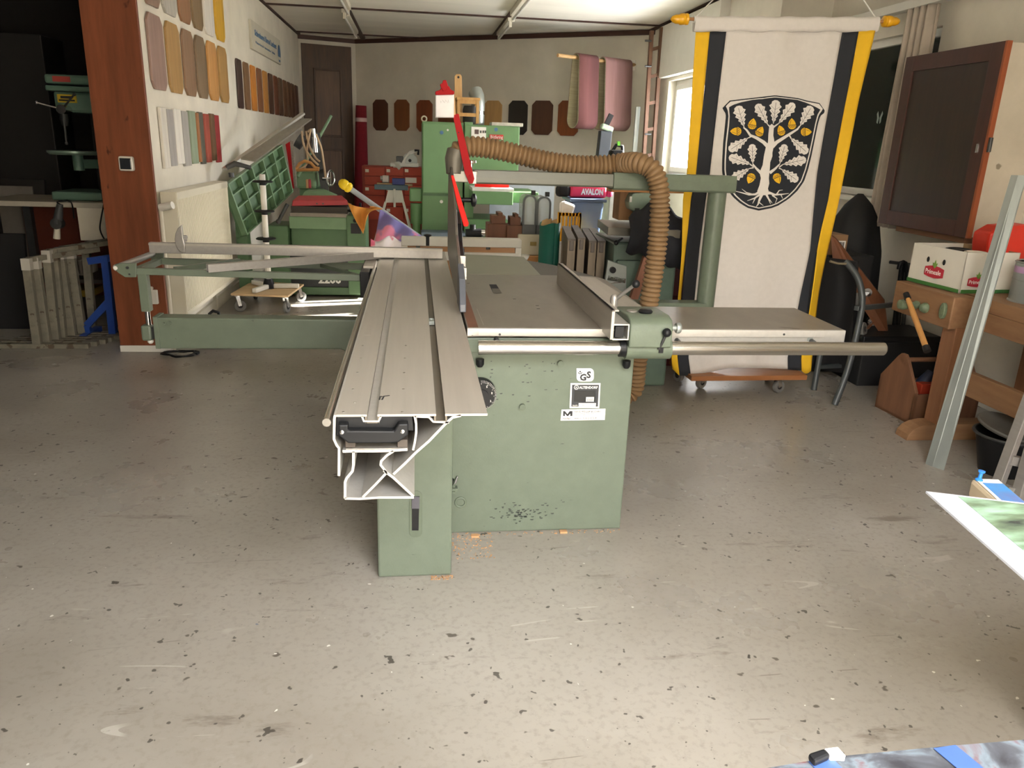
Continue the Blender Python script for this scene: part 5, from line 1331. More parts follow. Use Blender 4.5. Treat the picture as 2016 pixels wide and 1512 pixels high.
c = ay(902.5, 152, SY+0.398); build('hang_hole', G().cyl(c, c+Vector((0, -0.003, 0)), 0.014, 12), PRINTK, pd)
tag(build('dark_pot', G().lathe([(0.07, 0), (0.085, 0.02), (0.085, 0.16), (0.07, 0.2)], (ay(925, 230, SY+0.2).x, SY+0.22, sz1), (0, 0, 1), 18), mk('pot_dark', '3c3a38', rough=0.6), sm=40), 'dark pot under the step stool on the sander', 'pot')
g = G(); pb(g, 968, 240, 1030, 247, SY+0.1, 0.3); tag(build('paper_bundle', g, mk('paper_bundle', 'cfc8bc', rough=0.8, var=0.15, scale=20), bevel=0.006), 'flat bundle of papers on top of the sander head', 'papers').location.z = topz
# small stack on the plinth: black pipe fittings
tg_ = thing('pipe_fittings', 'black pipe fittings with chrome ends beside the sander foot', 'fittings', tuple(ay(935, 470, 8.9)))
fz = ay(930, 470, 8.9)
build('body', G().cyl((fz.x-0.08, 8.9, fz.z+0.06), (fz.x+0.10, 8.9, fz.z+0.07), 0.05, 14).cyl((fz.x, 8.9, fz.z+0.05), (fz.x, 8.9, fz.z+0.16), 0.035, 12), BLACK, tg_, sm=40)
build('end_ring', G().cyl((fz.x+0.10, 8.9, fz.z+0.07), (fz.x+0.14, 8.9, fz.z+0.07), 0.045, 14), CHROME, tg_, sm=40)
build('support_leg', G().box((fz.x-0.1, 8.85, 0), (fz.x+0.12, 8.98, fz.z+0.02)), BLACK, tg_)

# note held by a red clip on the red bar
YN = 4.06
nt_ = thing('clipped_note', 'white paper note held by a red clip above the blade guard', 'note', tuple(ay(876, 232, YN)))
def sheet(u, v):
    p = ay(857.5+u*36.5, 186+v*45.5, YN); return (p.x, YN-0.004-0.012*math.sin(u*3.0)*v+0.01*v*v, p.z)
build('sheet', G().grid(sheet, 12, 12), mk('note_paper', 'e9e7ea', rough=0.8, var=0.04, scale=14), nt_, sm=60, solid=0.001)
g = G()
for k in range(9):
    a = ay(867+k*1.9, 198+2*math.sin(k*2.1), YN-0.012); b = ay(867+k*1.9+1.2, 201+2*math.cos(k*1.7), YN-0.012); g.bar(a, b, 0.001, 0.001)
build('handwriting', g, mk('pencil', '9b99a0', rough=0.7), nt_, kind='stuff')
build('backing_strip', G().prism([ay(x, y, YN) for x, y in ((858, 180), (894, 179), (897, 226), (890, 226), (889, 190), (858, 190))], (0, 0.002, 0), (0, 0.008, 0)), PINE, nt_)
clp = build('clip', G().prism([ay(x, y, YN-0.02) for x, y in ((857, 180), (866, 177), (870, 170), (884, 169), (887, 176), (895, 180), (894, 186), (857, 187))], (0, 0, 0), (0, 0.03, 0)), RED, nt_, bevel=0.004)
build('clip_handle', G().prism([ay(x, y, YN-0.03) for x, y in ((868, 172), (866, 166), (871, 163), (872, 158), (878, 157), (882, 168), (878, 178), (872, 180))], (0, 0, 0), (0, 0.02, 0)), RED, clp, bevel=0.003)

# ---------------- corner behind the planer: red cabinet, mitre saw, trestle
RC = mk('cabinet_red', 'a53a24', rough=0.55, var=0.1)
RY = 11.3
rc_ = thing('red_cabinet', 'red steel drawer cabinet by the back wall behind the trestle', 'cabinet', (ay(775, 400, RY).x, RY+0.25, 0))
build('carcass', spb(714, 328, 832, 470, RY, 0.45, True), mk('cabinet_red_dark', '8a2f1e', rough=0.6), rc_, bevel=0.006)
for i, (y0, y1) in enumerate(((330, 346), (348, 364), (366, 384), (386, 406), (408, 432))):
    for (xa, xb) in ((718, 757), (760, 794), (796, 830)):
        dwr = build('drawer', spb(xa, y0, xb, y1, RY-0.015, 0.02), RC, rc_, bevel=0.004)
        if (i + xa) % 2 == 0: build('label', spb(xa+1, y0+3, xa+8, y0+9, RY-0.02, 0.006), OFFW, dwr)
rz = ay(775, 328, RY).z
WMT = mk('saw_white', 'd9d8d0', rough=0.4, var=0.03)
msw = thing('mitre_saw', 'white mitre saw with its blade raised on top of the red cabinet', 'mitre saw', (ay(800, 330, RY).x, RY+0.1, rz))
c = ay(807, 316, RY+0.05)
build('blade_disc', G().cyl(c+Vector((0, -0.005, 0)), c+Vector((0, 0.005, 0)), 0.105, 26), GALV, msw, sm=40)
arc_ = [ay(x, y, RY) for x, y in ((786, 330), (792, 318), (798, 306), (806, 297), (818, 294), (824, 298), (816, 301), (806, 305), (800, 313), (798, 325), (790, 334))]
build('blade_cover', G().prism(arc_, (0, 0, 0), (0, 0.1, 0)), WMT, msw, bevel=0.01)
build('hub', G().cyl(c+Vector((0, -0.03, 0)), c+Vector((0, 0.02, 0)), 0.022, 14), BLACK, msw, sm=40)
build('motor', G().cyl(ay(781, 328, RY-0.02), ay(787, 322, RY+0.1), 0.055, 16), WMT, msw, sm=40)
build('handle', G().tube([ay(816, 296, RY), ay(824, 296, RY), ay(823, 305, RY)], 0.016, 10), BLACK, msw, sm=60)
build('base', G().box((ay(768, 340, RY).x, RY-0.02, rz), (ay(824, 340, RY).x, RY+0.3, rz+0.05)), WMT, msw, bevel=0.01)
build('pivot', G().box((ay(780, 335, RY).x, RY+0.02, rz+0.05), (ay(794, 335, RY).x, RY+0.15, rz+0.14)), DSTEEL, msw, bevel=0.01)
TY = 10.0
tr = thing('folding_trestle', 'folding clamp trestle with blue grey jaws and white splayed legs', 'trestle', (ay(780, 450, TY).x, TY+0.2, 0))
tzp = ay(775, 364, TY).z
JB = mk('jaw_blue', '4c6472', rough=0.5)
build('front_jaw', spb(737, 364, 803, 374, TY, 0.07), JB, tr, bevel=0.006)
build('rear_jaw', spb(742, 361, 812, 366, TY+0.25, 0.10), wood('jaw_wood', 'a98d64', 'bda27a', 'x'), tr, bevel=0.004)
build('front_plate', G().prism([ay(x, y, TY+0.02) for x, y in ((764, 374), (791, 374), (796, 399), (758, 399))], (0, 0, 0), (0, 0.02, 0)), WMT, tr)
build('handle_bar', spb(774.5, 372, 779, 408, TY-0.03, 0.025), WMT, tr, bevel=0.005)
for (xa, ya, xb, yb2) in ((759, 398, 752, 424), (794, 398, 810, 462)):
    for dy in (0.0, 0.4):
        a = ay(xa, ya, TY+0.02+dy*0.5); b = ay(xb, yb2, TY+0.02); b = a+(b-a)*(a.z/(a.z-b.z)); b.y = TY+0.02+dy
        build('leg', G().bar(a, b, 0.03, 0.03, up=(0, 1, 0)), WMT, tr)
g = G(); pb(g, 772, 349, 797, 361, TY+0.02, 0.2); o = build('blue_box', g, mk('box_blue', '26357c', rough=0.5), bevel=0.005); tag(o, 'dark blue tool box on the folding trestle', 'box')
o.location.z = tzp+0.001
tv = thing('bench_vice', 'small grey vice clamped on the trestle beside the blue box', 'vice', (ay(759, 362, TY).x, TY+0.3, ay(775, 361, TY+0.3).z))
build('body', G().box((ay(752, 352, TY+0.25).x, TY+0.27, ay(775, 361, TY+0.25).z), (ay(766, 352, TY+0.25).x, TY+0.38, ay(760, 346, TY+0.25).z)), ALU, tv, bevel=0.012)
build('screw', G().cyl(ay(749, 351, TY+0.3), ay(756, 351, TY+0.3), 0.03, 12), ALU, tv, sm=40)
build('planer_bar', spb(798, 350, 820, 360, TY+0.26, 0.06), WHITEP, tr)

# ---------------- second flag, furled on its pole
FYY = 7.6
ff = thing('furled_flag', 'furled orange and violet flag on a grey pole with yellow acorn finial', 'flag', tuple(ay(760, 460, FYY)))
f0_ = ay(690, 372, FYY); f1_ = ay(815, 461, FYY+0.1); f1x = f0_+(f1_-f0_)*(f0_.z/(f0_.z-f1_.z))
f1x.z = 0.02
build('pole', G().cyl(f0_, f1x, 0.026, 14), mk('pole_grey', '9aa0a6', rough=0.4, metal=0.3), ff, sm=40)
dr_ = (f0_-f1x).normalized()
YB = mk('finial_yellow', 'e6c518', rough=0.35)
build('finial', G().lathe([(0.022, 0), (0.042, 0.012), (0.05, 0.035), (0.042, 0.055), (0.048, 0.065), (0.046, 0.10), (0.03, 0.125), (0.008, 0.135)], f0_-dr_*0.01, dr_, 18), YB, ff, sm=50)
def cl1(u, v):
    a = ay(684+70*u, 398+12*u+6*math.sin(u*3), FYY-0.05); b = ay(722-8*(1-u)+ (752-722)*u*0.2, 462-62*u*0.9, FYY-0.10)
    p = a.lerp(b, v); p.y = FYY-0.06-0.05*math.sin(u*9+v*4); return p
build('orange_cloth', G().grid(cl1, 24, 16), mk('cloth_orange', 'c98a3a', rough=0.9, var=0.06), ff, sm=60, solid=0.003)
def cl2(u, v):
    top = ay(748+85*u, 412+55*u, FYY-0.03); bot = ay(734+100*u, 500, FYY-0.22)
    p = top.lerp(bot, v); p.y += 0.035*math.sin(u*14+v*5); return p
VIO = mk('cloth_violet', '6a62a0', rough=0.9, scale=2.2, stretch=(1, 1, 1), hex2='8884b8', spot='e08aa2', spot_scale=2.4, spot_t=0.56)
build('violet_cloth', G().grid(cl2, 40, 20), VIO, ff, sm=60, solid=0.003)
def cl3(u, v):
    top = ay(730+95*u, 470+6*math.sin(u*12), FYY-0.26); bot = ay(728+105*u, 520, FYY-0.32)
    p = top.lerp(bot, v); p.y += 0.02*math.sin(u*16+v*3); return p
build('pink_cloth', G().grid(cl3, 40, 10), mk('cloth_pinkwhite', 'e2dfe6', rough=0.9, scale=3, spot='d66b86', spot_scale=4.5, spot_t=0.5), ff, sm=60, solid=0.003)

# ---------------- white frame, low table and what stands on it
WF = 5.7
wf = thing('white_framed_panel', 'white painted frame with a wooden panel standing behind the saw', 'panel', (ay(900, 500, WF).x, WF, 0))
xa, xb = ay(790, 480, WF).x, ay(1027, 480, WF).x; zt5 = ay(960, 471, WF).z
build('top_rail', G().box((xa, WF, zt5-0.06), (xb, WF+0.12, zt5)), WHITEP, wf, bevel=0.005)
build('stile', G().box((xb-0.045, WF, 0), (xb, WF+0.05, zt5-0.06)), WHITEP, wf, bevel=0.003)
build('stile', G().box((xa, WF, 0), (xa+0.045, WF+0.05, zt5-0.06)), WHITEP, wf, bevel=0.003)
build('panel', G().box((xa+0.045, WF+0.02, 0.05), (xb-0.045, WF+0.04, zt5-0.06)), wood('panel_beech', 'a8784f', 'bb8e66', 'x', rough=0.6), wf)
zr = ay(960, 498, WF-0.01).z
build('lower_rail', G().box((xa+0.05, WF-0.015, zr-0.06), (xb-0.02, WF+0.02, zr)), WHITEP, wf, bevel=0.003)
for x in (823, 961): c = ay(x, 486, WF); build('bracket', G().cbox((c.x, WF+0.012, c.z), (0.03, 0.02, 0.04)), CHROME, wf)
LT = 5.95
ltz = ay(1045, 505, LT).z
lt_ = thing('low_table', 'low wooden table behind the saw carrying a case and lanterns', 'table', (0.95, LT+0.3, 0))
lx0, lx1 = ay(1000, 500, LT).x, ay(1085, 500, LT).x
OAK = wood('table_orange', 'b07a45', 'c58f58', 'x', rough=0.5)
build('tabletop', G().box((lx0-0.5, LT, ltz-0.04), (lx1, LT+0.6, ltz)), OAK, lt_, bevel=0.004)
for x in (lx0-0.48, lx1-0.07):
    for y in (LT+0.02, LT+0.53): build('leg', G().box((x, y, 0), (x+0.05, y+0.05, ltz-0.04)), OAK, lt_)
cc = thing('cream_case', 'cream coloured hard case on the low table under the lanterns', 'case', (ay(1045, 494, LT+0.05).x, LT+0.2, ltz))
g = G(); pb(g, 1020, 461, 1085, 496, LT+0.06, 0.30)
zz0 = min(v.z for v in g.v); 
g = G().box((ay(1020, 480, LT+0.06).x, LT+0.06, ltz), (ay(1085, 480, LT+0.06).x, LT+0.36, ay(1050, 462, LT+0.06).z))
cz = ay(1050, 462, LT+0.06).z
sh_ = build('shell', g, mk('case_cream', 'c7c3ae', rough=0.5, var=0.05), cc, bevel=0.01)
c = ay(1050, 480, LT+0.055); build('latch', G().cbox(c, (0.05, 0.012, 0.03)), mk('brass', 'a4905a', rough=0.4, metal=0.6), cc, bevel=0.003)
CLEAR = mk('clear_plastic', 'cfd6d6', rough=0.15, var=0.02, alpha=0.45)
LGREY = mk('lantern_grey', '555a5c', rough=0.45, var=0.05)
for i, (x0, x1, yt) in enumerate(((1029, 1056, 384), (1056.5, 1084, 387))):
    ln = thing('display_lantern', ('left' if i == 0 else 'right') + ' arched grey lantern with a clear front on the cream case', 'lantern', (ay((x0+x1)/2, 460, LT+0.1).x, LT+0.2, cz), 'arched lanterns on the cream case')
    X0 = ay(x0, 430, LT+0.08).x; X1 = ay(x1, 430, LT+0.08).x; ZT = ay((x0+x1)/2, yt, LT+0.08).z; r = (X1-X0)/2; zc_ = ZT-r
    outer = [(X0, cz), (X1, cz)] + [((X0+X1)/2+r*math.cos(math.pi*k/14), zc_+r*math.sin(math.pi*k/14)) for k in range(15)]
    ri = r*0.86
    zi = cz+(zc_-cz)*0.30
    # arch frame as a strip
    path = [(X0+0.006, zi)] + [((X0+X1)/2-(r-0.006)*math.cos(math.pi*k/14), zc_+(r-0.006)*math.sin(math.pi*k/14)) for k in range(15)] + [(X1-0.006, zi)]
    build('arch', G().strip(path, 0.014, LT+0.08, LT+0.10), LGREY, ln)
    build('hood', G().strip(path, 0.006, LT+0.10, LT+0.34), CLEAR, ln)
    build('base_box', G().box((X0, LT+0.08, cz), (X1, LT+0.34, zi)), LGREY, ln, bevel=0.004)
    build('front_pane', G().exz([(X0+0.012, zi)]+[((X0+X1)/2-ri*math.cos(math.pi*k/14), zc_+ri*math.sin(math.pi*k/14)) for k in range(15)]+[(X1-0.012, zi)], LT+0.088, LT+0.091), CLEAR, ln)
    build('top_cap', G().box(((X0+X1)/2+0.02, LT+0.15, ZT-0.004), ((X0+X1)/2+0.05, LT+0.19, ZT+0.03)), BLACK, ln)
    build('inner_card', G().box((X0+0.02, LT+0.26, zi), (X1-0.05, LT+0.265, zc_)), WHITEP, ln)
for i, (x0, y0, x1, y1, Y) in enumerate(((960, 441, 999, 472, 6.1), (998, 444, 1028, 473, 6.05))):
    bxw = thing('wooden_jig', ('left' if i == 0 else 'right') + ' notched brown wooden jig block behind the white frame', 'block', (ay((x0+x1)/2, y1, Y).x, Y+0.1, ltz), 'notched wooden jig blocks')
    X0 = ay(x0, (y0+y1)/2, Y).x; X1 = ay(x1, (y0+y1)/2, Y).x; Z1 = ay((x0+x1)/2, y0, Y).z; w = X1-X0
    BRW = wood('jig_brown', '5f3a26', '754a31', 'z', rough=0.6)
    build('body', G().box((X0, Y, ltz), (X1, Y+0.2, Z1)), BRW, bxw, bevel=0.003)
    build('notched_top', G().exz([(X0+w*0.2, Z1), (X1-w*0.1, Z1), (X1-w*0.1, Z1+0.06), (X1-w*0.25, Z1+0.06), (X1-w*0.25, Z1+0.085), (X0+w*0.5, Z1+0.085), (X0+w*0.5, Z1+0.06), (X0+w*0.2, Z1+0.06)], Y+0.02, Y+0.18), BRW, bxw, bevel=0.002)
g = G(); p_ = [az(x, y, ltz+0.004) for x, y in ((1012, 507), (1038, 512), (1043, 503), (1022, 498))]
tag(build('paper_offcut', G().prism(p_, (0, 0, 0), (0, 0, 0.006)), PRINTW), 'white printed paper scrap lying at the low table edge', 'paper')

# green roll, formwork boards
GR = thing('green_roll', 'rolled dark green sheet with a paper edge standing behind the saw table', 'roll', (ay(1083, 520, 5.35).x, 5.42, 0))
c = ay(1085, 440, 5.35); r = (ay(1105, 480, 5.35).x-ay(1064, 480, 5.35).x)/2; xc = (ay(1105, 480, 5.35).x+ay(1064, 480, 5.35).x)/2
pts_ = []
for k in range(33):
    a = math.radians(-70+ (400)*k/32); rr2 = r*(1-0.10*k/32); pts_.append((xc+rr2*math.cos(a), 5.43+rr2*math.sin(a)))
gz = ay(1085, 443, 5.35).z
g = G(); n_ = len(pts_)
g.add([(x, y, 0.0) for x, y in pts_]+[(x, y, gz+0.012*math.sin(i*0.5)) for i, (x, y) in enumerate(pts_)], [(i, i+1, n_+i+1, n_+i) for i in range(n_-1)])
build('sheet', g, mk('sheet_green', '0f5a4c', rough=0.6, var=0.06), GR, sm=60, solid=0.004)
for k, a in enumerate((0.4, 1.6, 2.6)):
    q = Vector((xc+r*0.5*math.cos(a), 5.43+r*0.5*math.sin(a), gz-0.05)); build('card_flap', G().prism([q+Vector((-0.04, 0, 0)), q+Vector((0.04, 0, 0)), q+Vector((0.02, 0.01, 0.085)), q+Vector((-0.02, 0, 0.07))], (0, 0, 0), (0, 0.004, 0)), mk('card_tan', 'a88a5f', rough=0.8), GR)
FB = mk('formwork_wood', '7d7060', rough=0.75, scale=9, stretch=(1.5, 1.5, 0.3), var=0.2, bump=0.15, spot='54493d', spot_scale=9, spot_t=0.62)
FBC = mk('formwork_metal', '5d5650', rough=0.55, metal=0.4, var=0.2)
tops = [((1104, 438), (1118, 470), (1136, 466)), ((1122, 437), (1138, 468), (1155, 467)), ((1140, 440), (1160, 474), (1177, 473)), ((1153, 440), (1177, 474), (1195, 472))]
nm4 = ['leftmost', 'second', 'third', 'rightmost']
for i, (f, nl, nr) in enumerate(tops):
    Yn = 4.86+0.02*i
    a = ay(nl[0], nl[1], Yn); b = ay(nr[0]-2, nr[1], Yn); zt6 = a.z
    q = az(f[0], f[1], zt6)
    off = Vector((q.x-a.x, q.y-a.y, 0)); off = off*min(1.0, 0.8/off.length)
    fbn = thing('formwork_board', nm4[i]+' of the four worn upright boards with metal corners behind the rip fence', 'board', ((a.x+b.x)/2, Yn+0.3, 0), 'worn upright boards behind the fence')
    P = [Vector((a.x, Yn, 0)), Vector((b.x, Yn, 0)), Vector((b.x, Yn, 0))+off, Vector((a.x, Yn, 0))+off]
    build('plank', G().prism(P, (0, 0, 0), (0, 0, zt6-0.012)), FB, fbn, bevel=0.003)
    build('edge_strip', G().prism([p+Vector((0, 0, zt6-0.012)) for p in P], (0, 0, 0), (0, 0, 0.012)), FBC, fbn)
    build('corner_cap', G().box((a.x+0.012, Yn-0.006, zt6-0.075), (b.x-0.012, Yn+0.01, zt6-0.01)), FBC, fbn, bevel=0.004)

# ---------------- cast iron machine with draped cover
CI = mk('cast_green', '56685c', rough=0.4, var=0.15, scale=8)
MYY = 4.72
cm = thing('cast_iron_shaper', 'old green cast iron machine with a steel table and relief nameplate', 'machine', (1.2, MYY+0.3, 0))
mx0 = ay(1198, 520, MYY).x+0.04; mx1 = ay(1262, 520, MYY).x
ztb = ay(1225, 450, MYY).z
build('body', G().box((mx0, MYY+0.05, 0), (mx1+0.25, MYY+0.6, ztb-0.09)), CI, cm, bevel=0.015)
build('body_step', G().box((mx0+0.02, MYY+0.02, 0.50), (mx1+0.02, MYY+0.1, ztb-0.20)), CI, cm, bevel=0.01)
build('table_plate', G().prism([ay(1197, 447, MYY-0.04)+Vector((0.05, 0.5, 0)), ay(1197, 447, MYY-0.04), ay(1262, 468, MYY-0.04)+Vector((0.25, 0, 0.05)), ay(1262, 468, MYY-0.04)+Vector((0.25, 0.5, 0.05))], (0, 0, -0.05), (0, 0, 0)), mk('table_steel', '7f7b72', rough=0.3, metal=0.6), cm, bevel=0.004)
npl = [ay(x, y, MYY) for x, y in ((1191, 558), (1197, 512), (1234, 524), (1233, 570), (1226, 590))]
plq_ = build('name_relief', G().prism(npl, (0, 0, 0), (0, 0.03, 0)), GALV, cm, bevel=0.004)
g = G()
for k in range(26):
    x = 1196+k*1.35; h = 4+5*abs(math.sin(k*1.7))
    g.bar(ay(x, 551+0.25*k, MYY-0.004), ay(x+1.2, 551+0.25*k-h, MYY-0.004), 0.004, 0.006, up=(0, 1, 0))
g.tube([ay(1196, 560, MYY-0.004), ay(1208, 557, MYY-0.004), ay(1222, 556, MYY-0.004), ay(1231, 550, MYY-0.004)], 0.003, 6)
build('relief_script', g, CHROME, plq_, kind='stuff')
k0 = ay(1213, 478, MYY+0.04); build('lever', G().tube([k0+Vector((0.04, 0, 0.03)), k0], [0.006, 0.008], 8).ball(k0, 0.016, 10), BLACK, cm, sm=60)
k0 = ay(1207, 532, MYY-0.02); build('bolt_knob', G().cyl(k0, k0+Vector((0.0, 0.06, 0)), 0.02, 12), BLACK, cm, sm=40)
# wood post, green motor and the long plank
WPY = 4.95
wp0, wp1 = ay(1219, 405, WPY).x, ay(1262, 405, WPY).x
wz0 = ay(1228, 434, WPY).z; wz1 = ay(1240, 373, WPY).z
tag(build('timber_block', G().box((wp0, WPY, ztb+0.03), (wp1, WPY+0.16, wz1)), wood('block_spruce', '8d6540', 'a57c54', 'z', rough=0.6), bevel=0.003), 'upright timber block standing on the cast iron table', 'timber')
mt_ = thing('feed_motor', 'pale green power feed motor behind the suction hose', 'motor', (ay(1275, 430, WPY-0.1).x, WPY, ztb))
c = [ay(x, y, WPY-0.1) for x, y in ((1238, 398), (1246, 380), (1300, 376), (1300, 424), (1264, 424), (1240, 412))]
build('housing', G().prism(c, (0, 0, 0), (0, 0.2, 0)), mk('motor_green', '8fa393', rough=0.4), mt_, bevel=0.015)
build('vent', spb(1250, 410, 1259, 416, WPY-0.105, 0.01), DSTEEL, mt_)
build('indicator', spb(1240, 387, 1244, 398, WPY-0.105, 0.01), PRINTW, mt_)
build('mount', G().box((ay(1290, 424, WPY).x, WPY-0.05, ztb), (ay(1305, 424, WPY).x, WPY+0.08, ay(1290, 400, WPY).z)), DSTEEL, mt_)
PLY = 4.85
pl0 = ay(1205, 375, PLY); pl1 = ay(1395, 372, PLY)
pk = build('long_plank', G().prism([ay(1203, 378, PLY), ay(1394, 382, PLY), ay(1397, 364, PLY), ay(1206, 369, PLY)], (0, 0, 0), (0, 0.14, 0)), wood('plank_orange', 'a5703f', 'bb864f', 'x', rough=0.5), bevel=0.003)
tag(pk, 'long orange brown plank lying level behind the guard arm', 'plank')
bcl = G()
cv_ = [(1236, 420), (1250, 440), (1262, 455), (1252, 470), (1237, 482), (1234, 496), (1256, 500), (1275, 507), (1320, 520), (1345, 540), (1345, 425), (1338, 402), (1318, 394), (1290, 402), (1272, 418), (1262, 432)]
def blackcloth(u, v):
    # u along, v down: loose cover over the machine head
    top = ay(1238+108*u, 446-46*math.sin(math.pi*(0.12+0.8*u)), 4.60+0.25*u); bot = ay(1232+116*u, 497+42*u**1.5, 4.50+0.3*u)
    p = top.lerp(bot, v); p.y -= 0.10*math.sin(math.pi*v)*(0.6+0.4*math.sin(u*9)); p.z += 0.012*math.sin(u*20+v*3); return p
tag(build('black_cover', G().grid(blackcloth, 40, 20), mk('cover_navy', '14161d', rough=0.8, var=0.15, bump=0.2, bscale=30), sm=60, solid=0.006), 'black cloth cover draped over the machine beside the hose', 'cover')
# dark red tool boxes under the cover, wooden chair leg
tbx = thing('red_toolbox', 'dark red tool box on the floor behind the saw column', 'tool box', (ay(1310, 600, 5.25).x, 5.4, 0))
zx1 = ay(1310, 515, 5.25).z
build('drawer_case', G().box((ay(1275, 560, 5.25).x, 5.25, 0), (ay(1372, 560, 5.25).x, 5.6, zx1)), mk('toolbox_red', '4c1418', rough=0.4), tbx, bevel=0.01)
for k in range(3): build('drawer', G().box((ay(1280, 560, 5.25).x, 5.235, zx1-0.04-0.2*(k+1)), (ay(1368, 560, 5.25).x, 5.25, zx1-0.05-0.2*k)), mk('toolbox_red', '4c1418'), tbx, bevel=0.004)
g = G(); a = ay(1274, 506, 4.62); b = ay(1243, 600, 4.62); b = a+(b-a)*(a.z/(a.z-b.z)); b.z = 0
tag(build('wooden_prop', G().bar(b, a, 0.05, 0.04, up=(0, 1, 0)), wood('prop_red', '7a4d38', '8f5f48', 'z', rough=0.6)), 'reddish wooden prop leaning between the hose and the cast iron machine', 'prop')

# ---------------- sunlit corner: tubs, crate, bag
TBY = 7.5
base_z = ay(1155, 474, TBY).z
st2 = thing('storage_chest', 'pale storage chest carrying the plastic tub by the window', 'chest', (ay(1150, 480, TBY).x, TBY+0.25, 0))
build('body', G().box((ay(1085, 480, TBY).x, TBY-0.1, 0), (ay(1215, 480, TBY).x, TBY+0.55, base_z)), mk('chest_grey', 'b9bcc0', rough=0.5), st2, bevel=0.01)
build('lid', G().box((ay(1084, 480, TBY).x, TBY-0.11, base_z-0.03), (ay(1216, 480, TBY).x, TBY+0.56, base_z)), mk('chest_grey', 'b9bcc0'), st2, bevel=0.006)
tubm = mk('tub_blue', '7f96bd', rough=0.25, var=0.05, alpha=0.75)
tb_ = thing('plastic_tub', 'translucent blue plastic tub with lid under the pink bag', 'tub', (ay(1155, 470, TBY).x, TBY+0.2, base_z))
X0, X1 = ay(1124, 430, TBY).x, ay(1188, 430, TBY).x; ZT = ay(1155, 398, TBY).z
g = G().hexa([(X0+0.03, TBY+0.03, base_z), (X1-0.03, TBY+0.03, base_z), (X1-0.03, TBY+0.37, base_z), (X0+0.03, TBY+0.37, base_z)], [(X0, TBY, ZT), (X1, TBY, ZT), (X1, TBY+0.4, ZT), (X0, TBY+0.4, ZT)])
build('tub_body', g, tubm, tb_, bevel=0.02)
build('lid', G().box((X0-0.02, TBY-0.02, ZT), (X1+0.02, TBY+0.42, ZT+0.03)), mk('tub_lid', '5c6e8c', rough=0.4), tb_, bevel=0.008)
bag = thing('duffel_bag', 'pink duffel bag with black end lying on the plastic tub', 'bag', (ay(1155, 396, TBY).x, TBY+0.2, ZT+0.03))
bz = ZT+0.03
PK = mk('bag_pink', 'd8365c', rough=0.75, var=0.08, bump=0.2, bscale=20)
b0, b1 = ay(1127, 382, TBY), ay(1212, 386, TBY)
R_ = (ay(1160, 367, TBY).z-bz)/2
def bagp(x0, x1, r0, r1, m, nm, par):
    P = []; R = []
    for k in range(7):
        t = k/6; P.append(Vector((x0+(x1-x0)*t, TBY+0.18, bz+R_*0.98))); R.append((r0+(r1-r0)*t))
    g = G().tube(P, R, 8); 
    return build(nm, g, m, par, bevel=0.02, sm=50)
xA, xB, xC, xD = ay(1101, 382, TBY).x, ay(1128, 382, TBY).x, ay(1200, 385, TBY).x, ay(1214, 385, TBY).x
def squircle(cx, R, n=16):
    return [(TBY+0.18+R*1.15*math.copysign(abs(math.cos(2*math.pi*k/n))**0.6, math.cos(2*math.pi*k/n)), bz+R_+R*math.copysign(abs(math.sin(2*math.pi*k/n))**0.6, math.sin(2*math.pi*k/n))) for k in range(n)]
build('bag_body', G().eyz(squircle(0, R_*0.98), xB, xC), PK, bag, bevel=0.02, sm=50)
build('black_end', G().eyz(squircle(0, R_*0.95), xA, xB), MBLACK, bag, bevel=0.04, sm=50)
build('far_end', G().eyz(squircle(0, R_*0.8), xC, xD), PK, bag, bevel=0.03, sm=50)
build('strap_knob', G().cyl((xD, TBY+0.05, bz+R_*0.9), (xD+0.05, TBY+0.05, bz+R_*0.9), 0.05, 12), MBLACK, bag, sm=40)
b = ay(1151, 389, TBY-0.03); text('lettering', 'AVALON', 0.075, (ay(1149, 388, TBY).x, TBY+0.18-R_*1.15-0.003, bz+R_*0.62), XD, ZD, PRINTW, bag, sx=0.72, bold=0.004)
# fill of the tub front: crate, bag
crz = base_z
yc = thing('yellow_crate', 'yellow open plastic crate in front of the tub', 'crate', (ay(1125, 436, TBY-0.3).x, TBY-0.2, base_z))
YC = mk('crate_yellow', 'e2a51c', rough=0.45)
X0, X1 = ay(1100, 428, TBY-0.08).x, ay(1144, 428, TBY-0.08).x; zc1 = ay(1120, 419, TBY-0.08).z
H0 = base_z
yq = TBY-0.09
build('front', G().box((X0, yq, H0), (X1, yq+0.012, H0+(zc1-H0)*0.45)), YC, yc)
build('rim', G().box((X0, yq, zc1-0.03), (X1, yq+0.012, zc1)), YC, yc)
nb = 7
for k in range(nb): build('slat', G().box((X0+(X1-X0-0.02)*k/(nb-1), yq, H0), (X0+(X1-X0-0.02)*k/(nb-1)+0.02, yq+0.012, zc1)), YC, yc)
build('side', G().box((X1-0.012, yq, H0), (X1, yq+0.08, zc1)), YC, yc); build('side', G().box((X0, yq, H0), (X0+0.012, yq+0.08, zc1)), YC, yc)
wbg = [ay(x, y, TBY-0.06) for x, y in ((1102, 425), (1103, 398), (1112, 396), (1134, 404), (1128, 424))]
tag(build('white_bag', G().prism(wbg, (0, 0, 0), (0, 0.05, 0)), mk('bag_white', 'eeece8', rough=0.6, var=0.08, scale=10, bump=0.3, bscale=14), bevel=0.02), 'crumpled white plastic bag stuffed into the yellow crate', 'plastic bag')
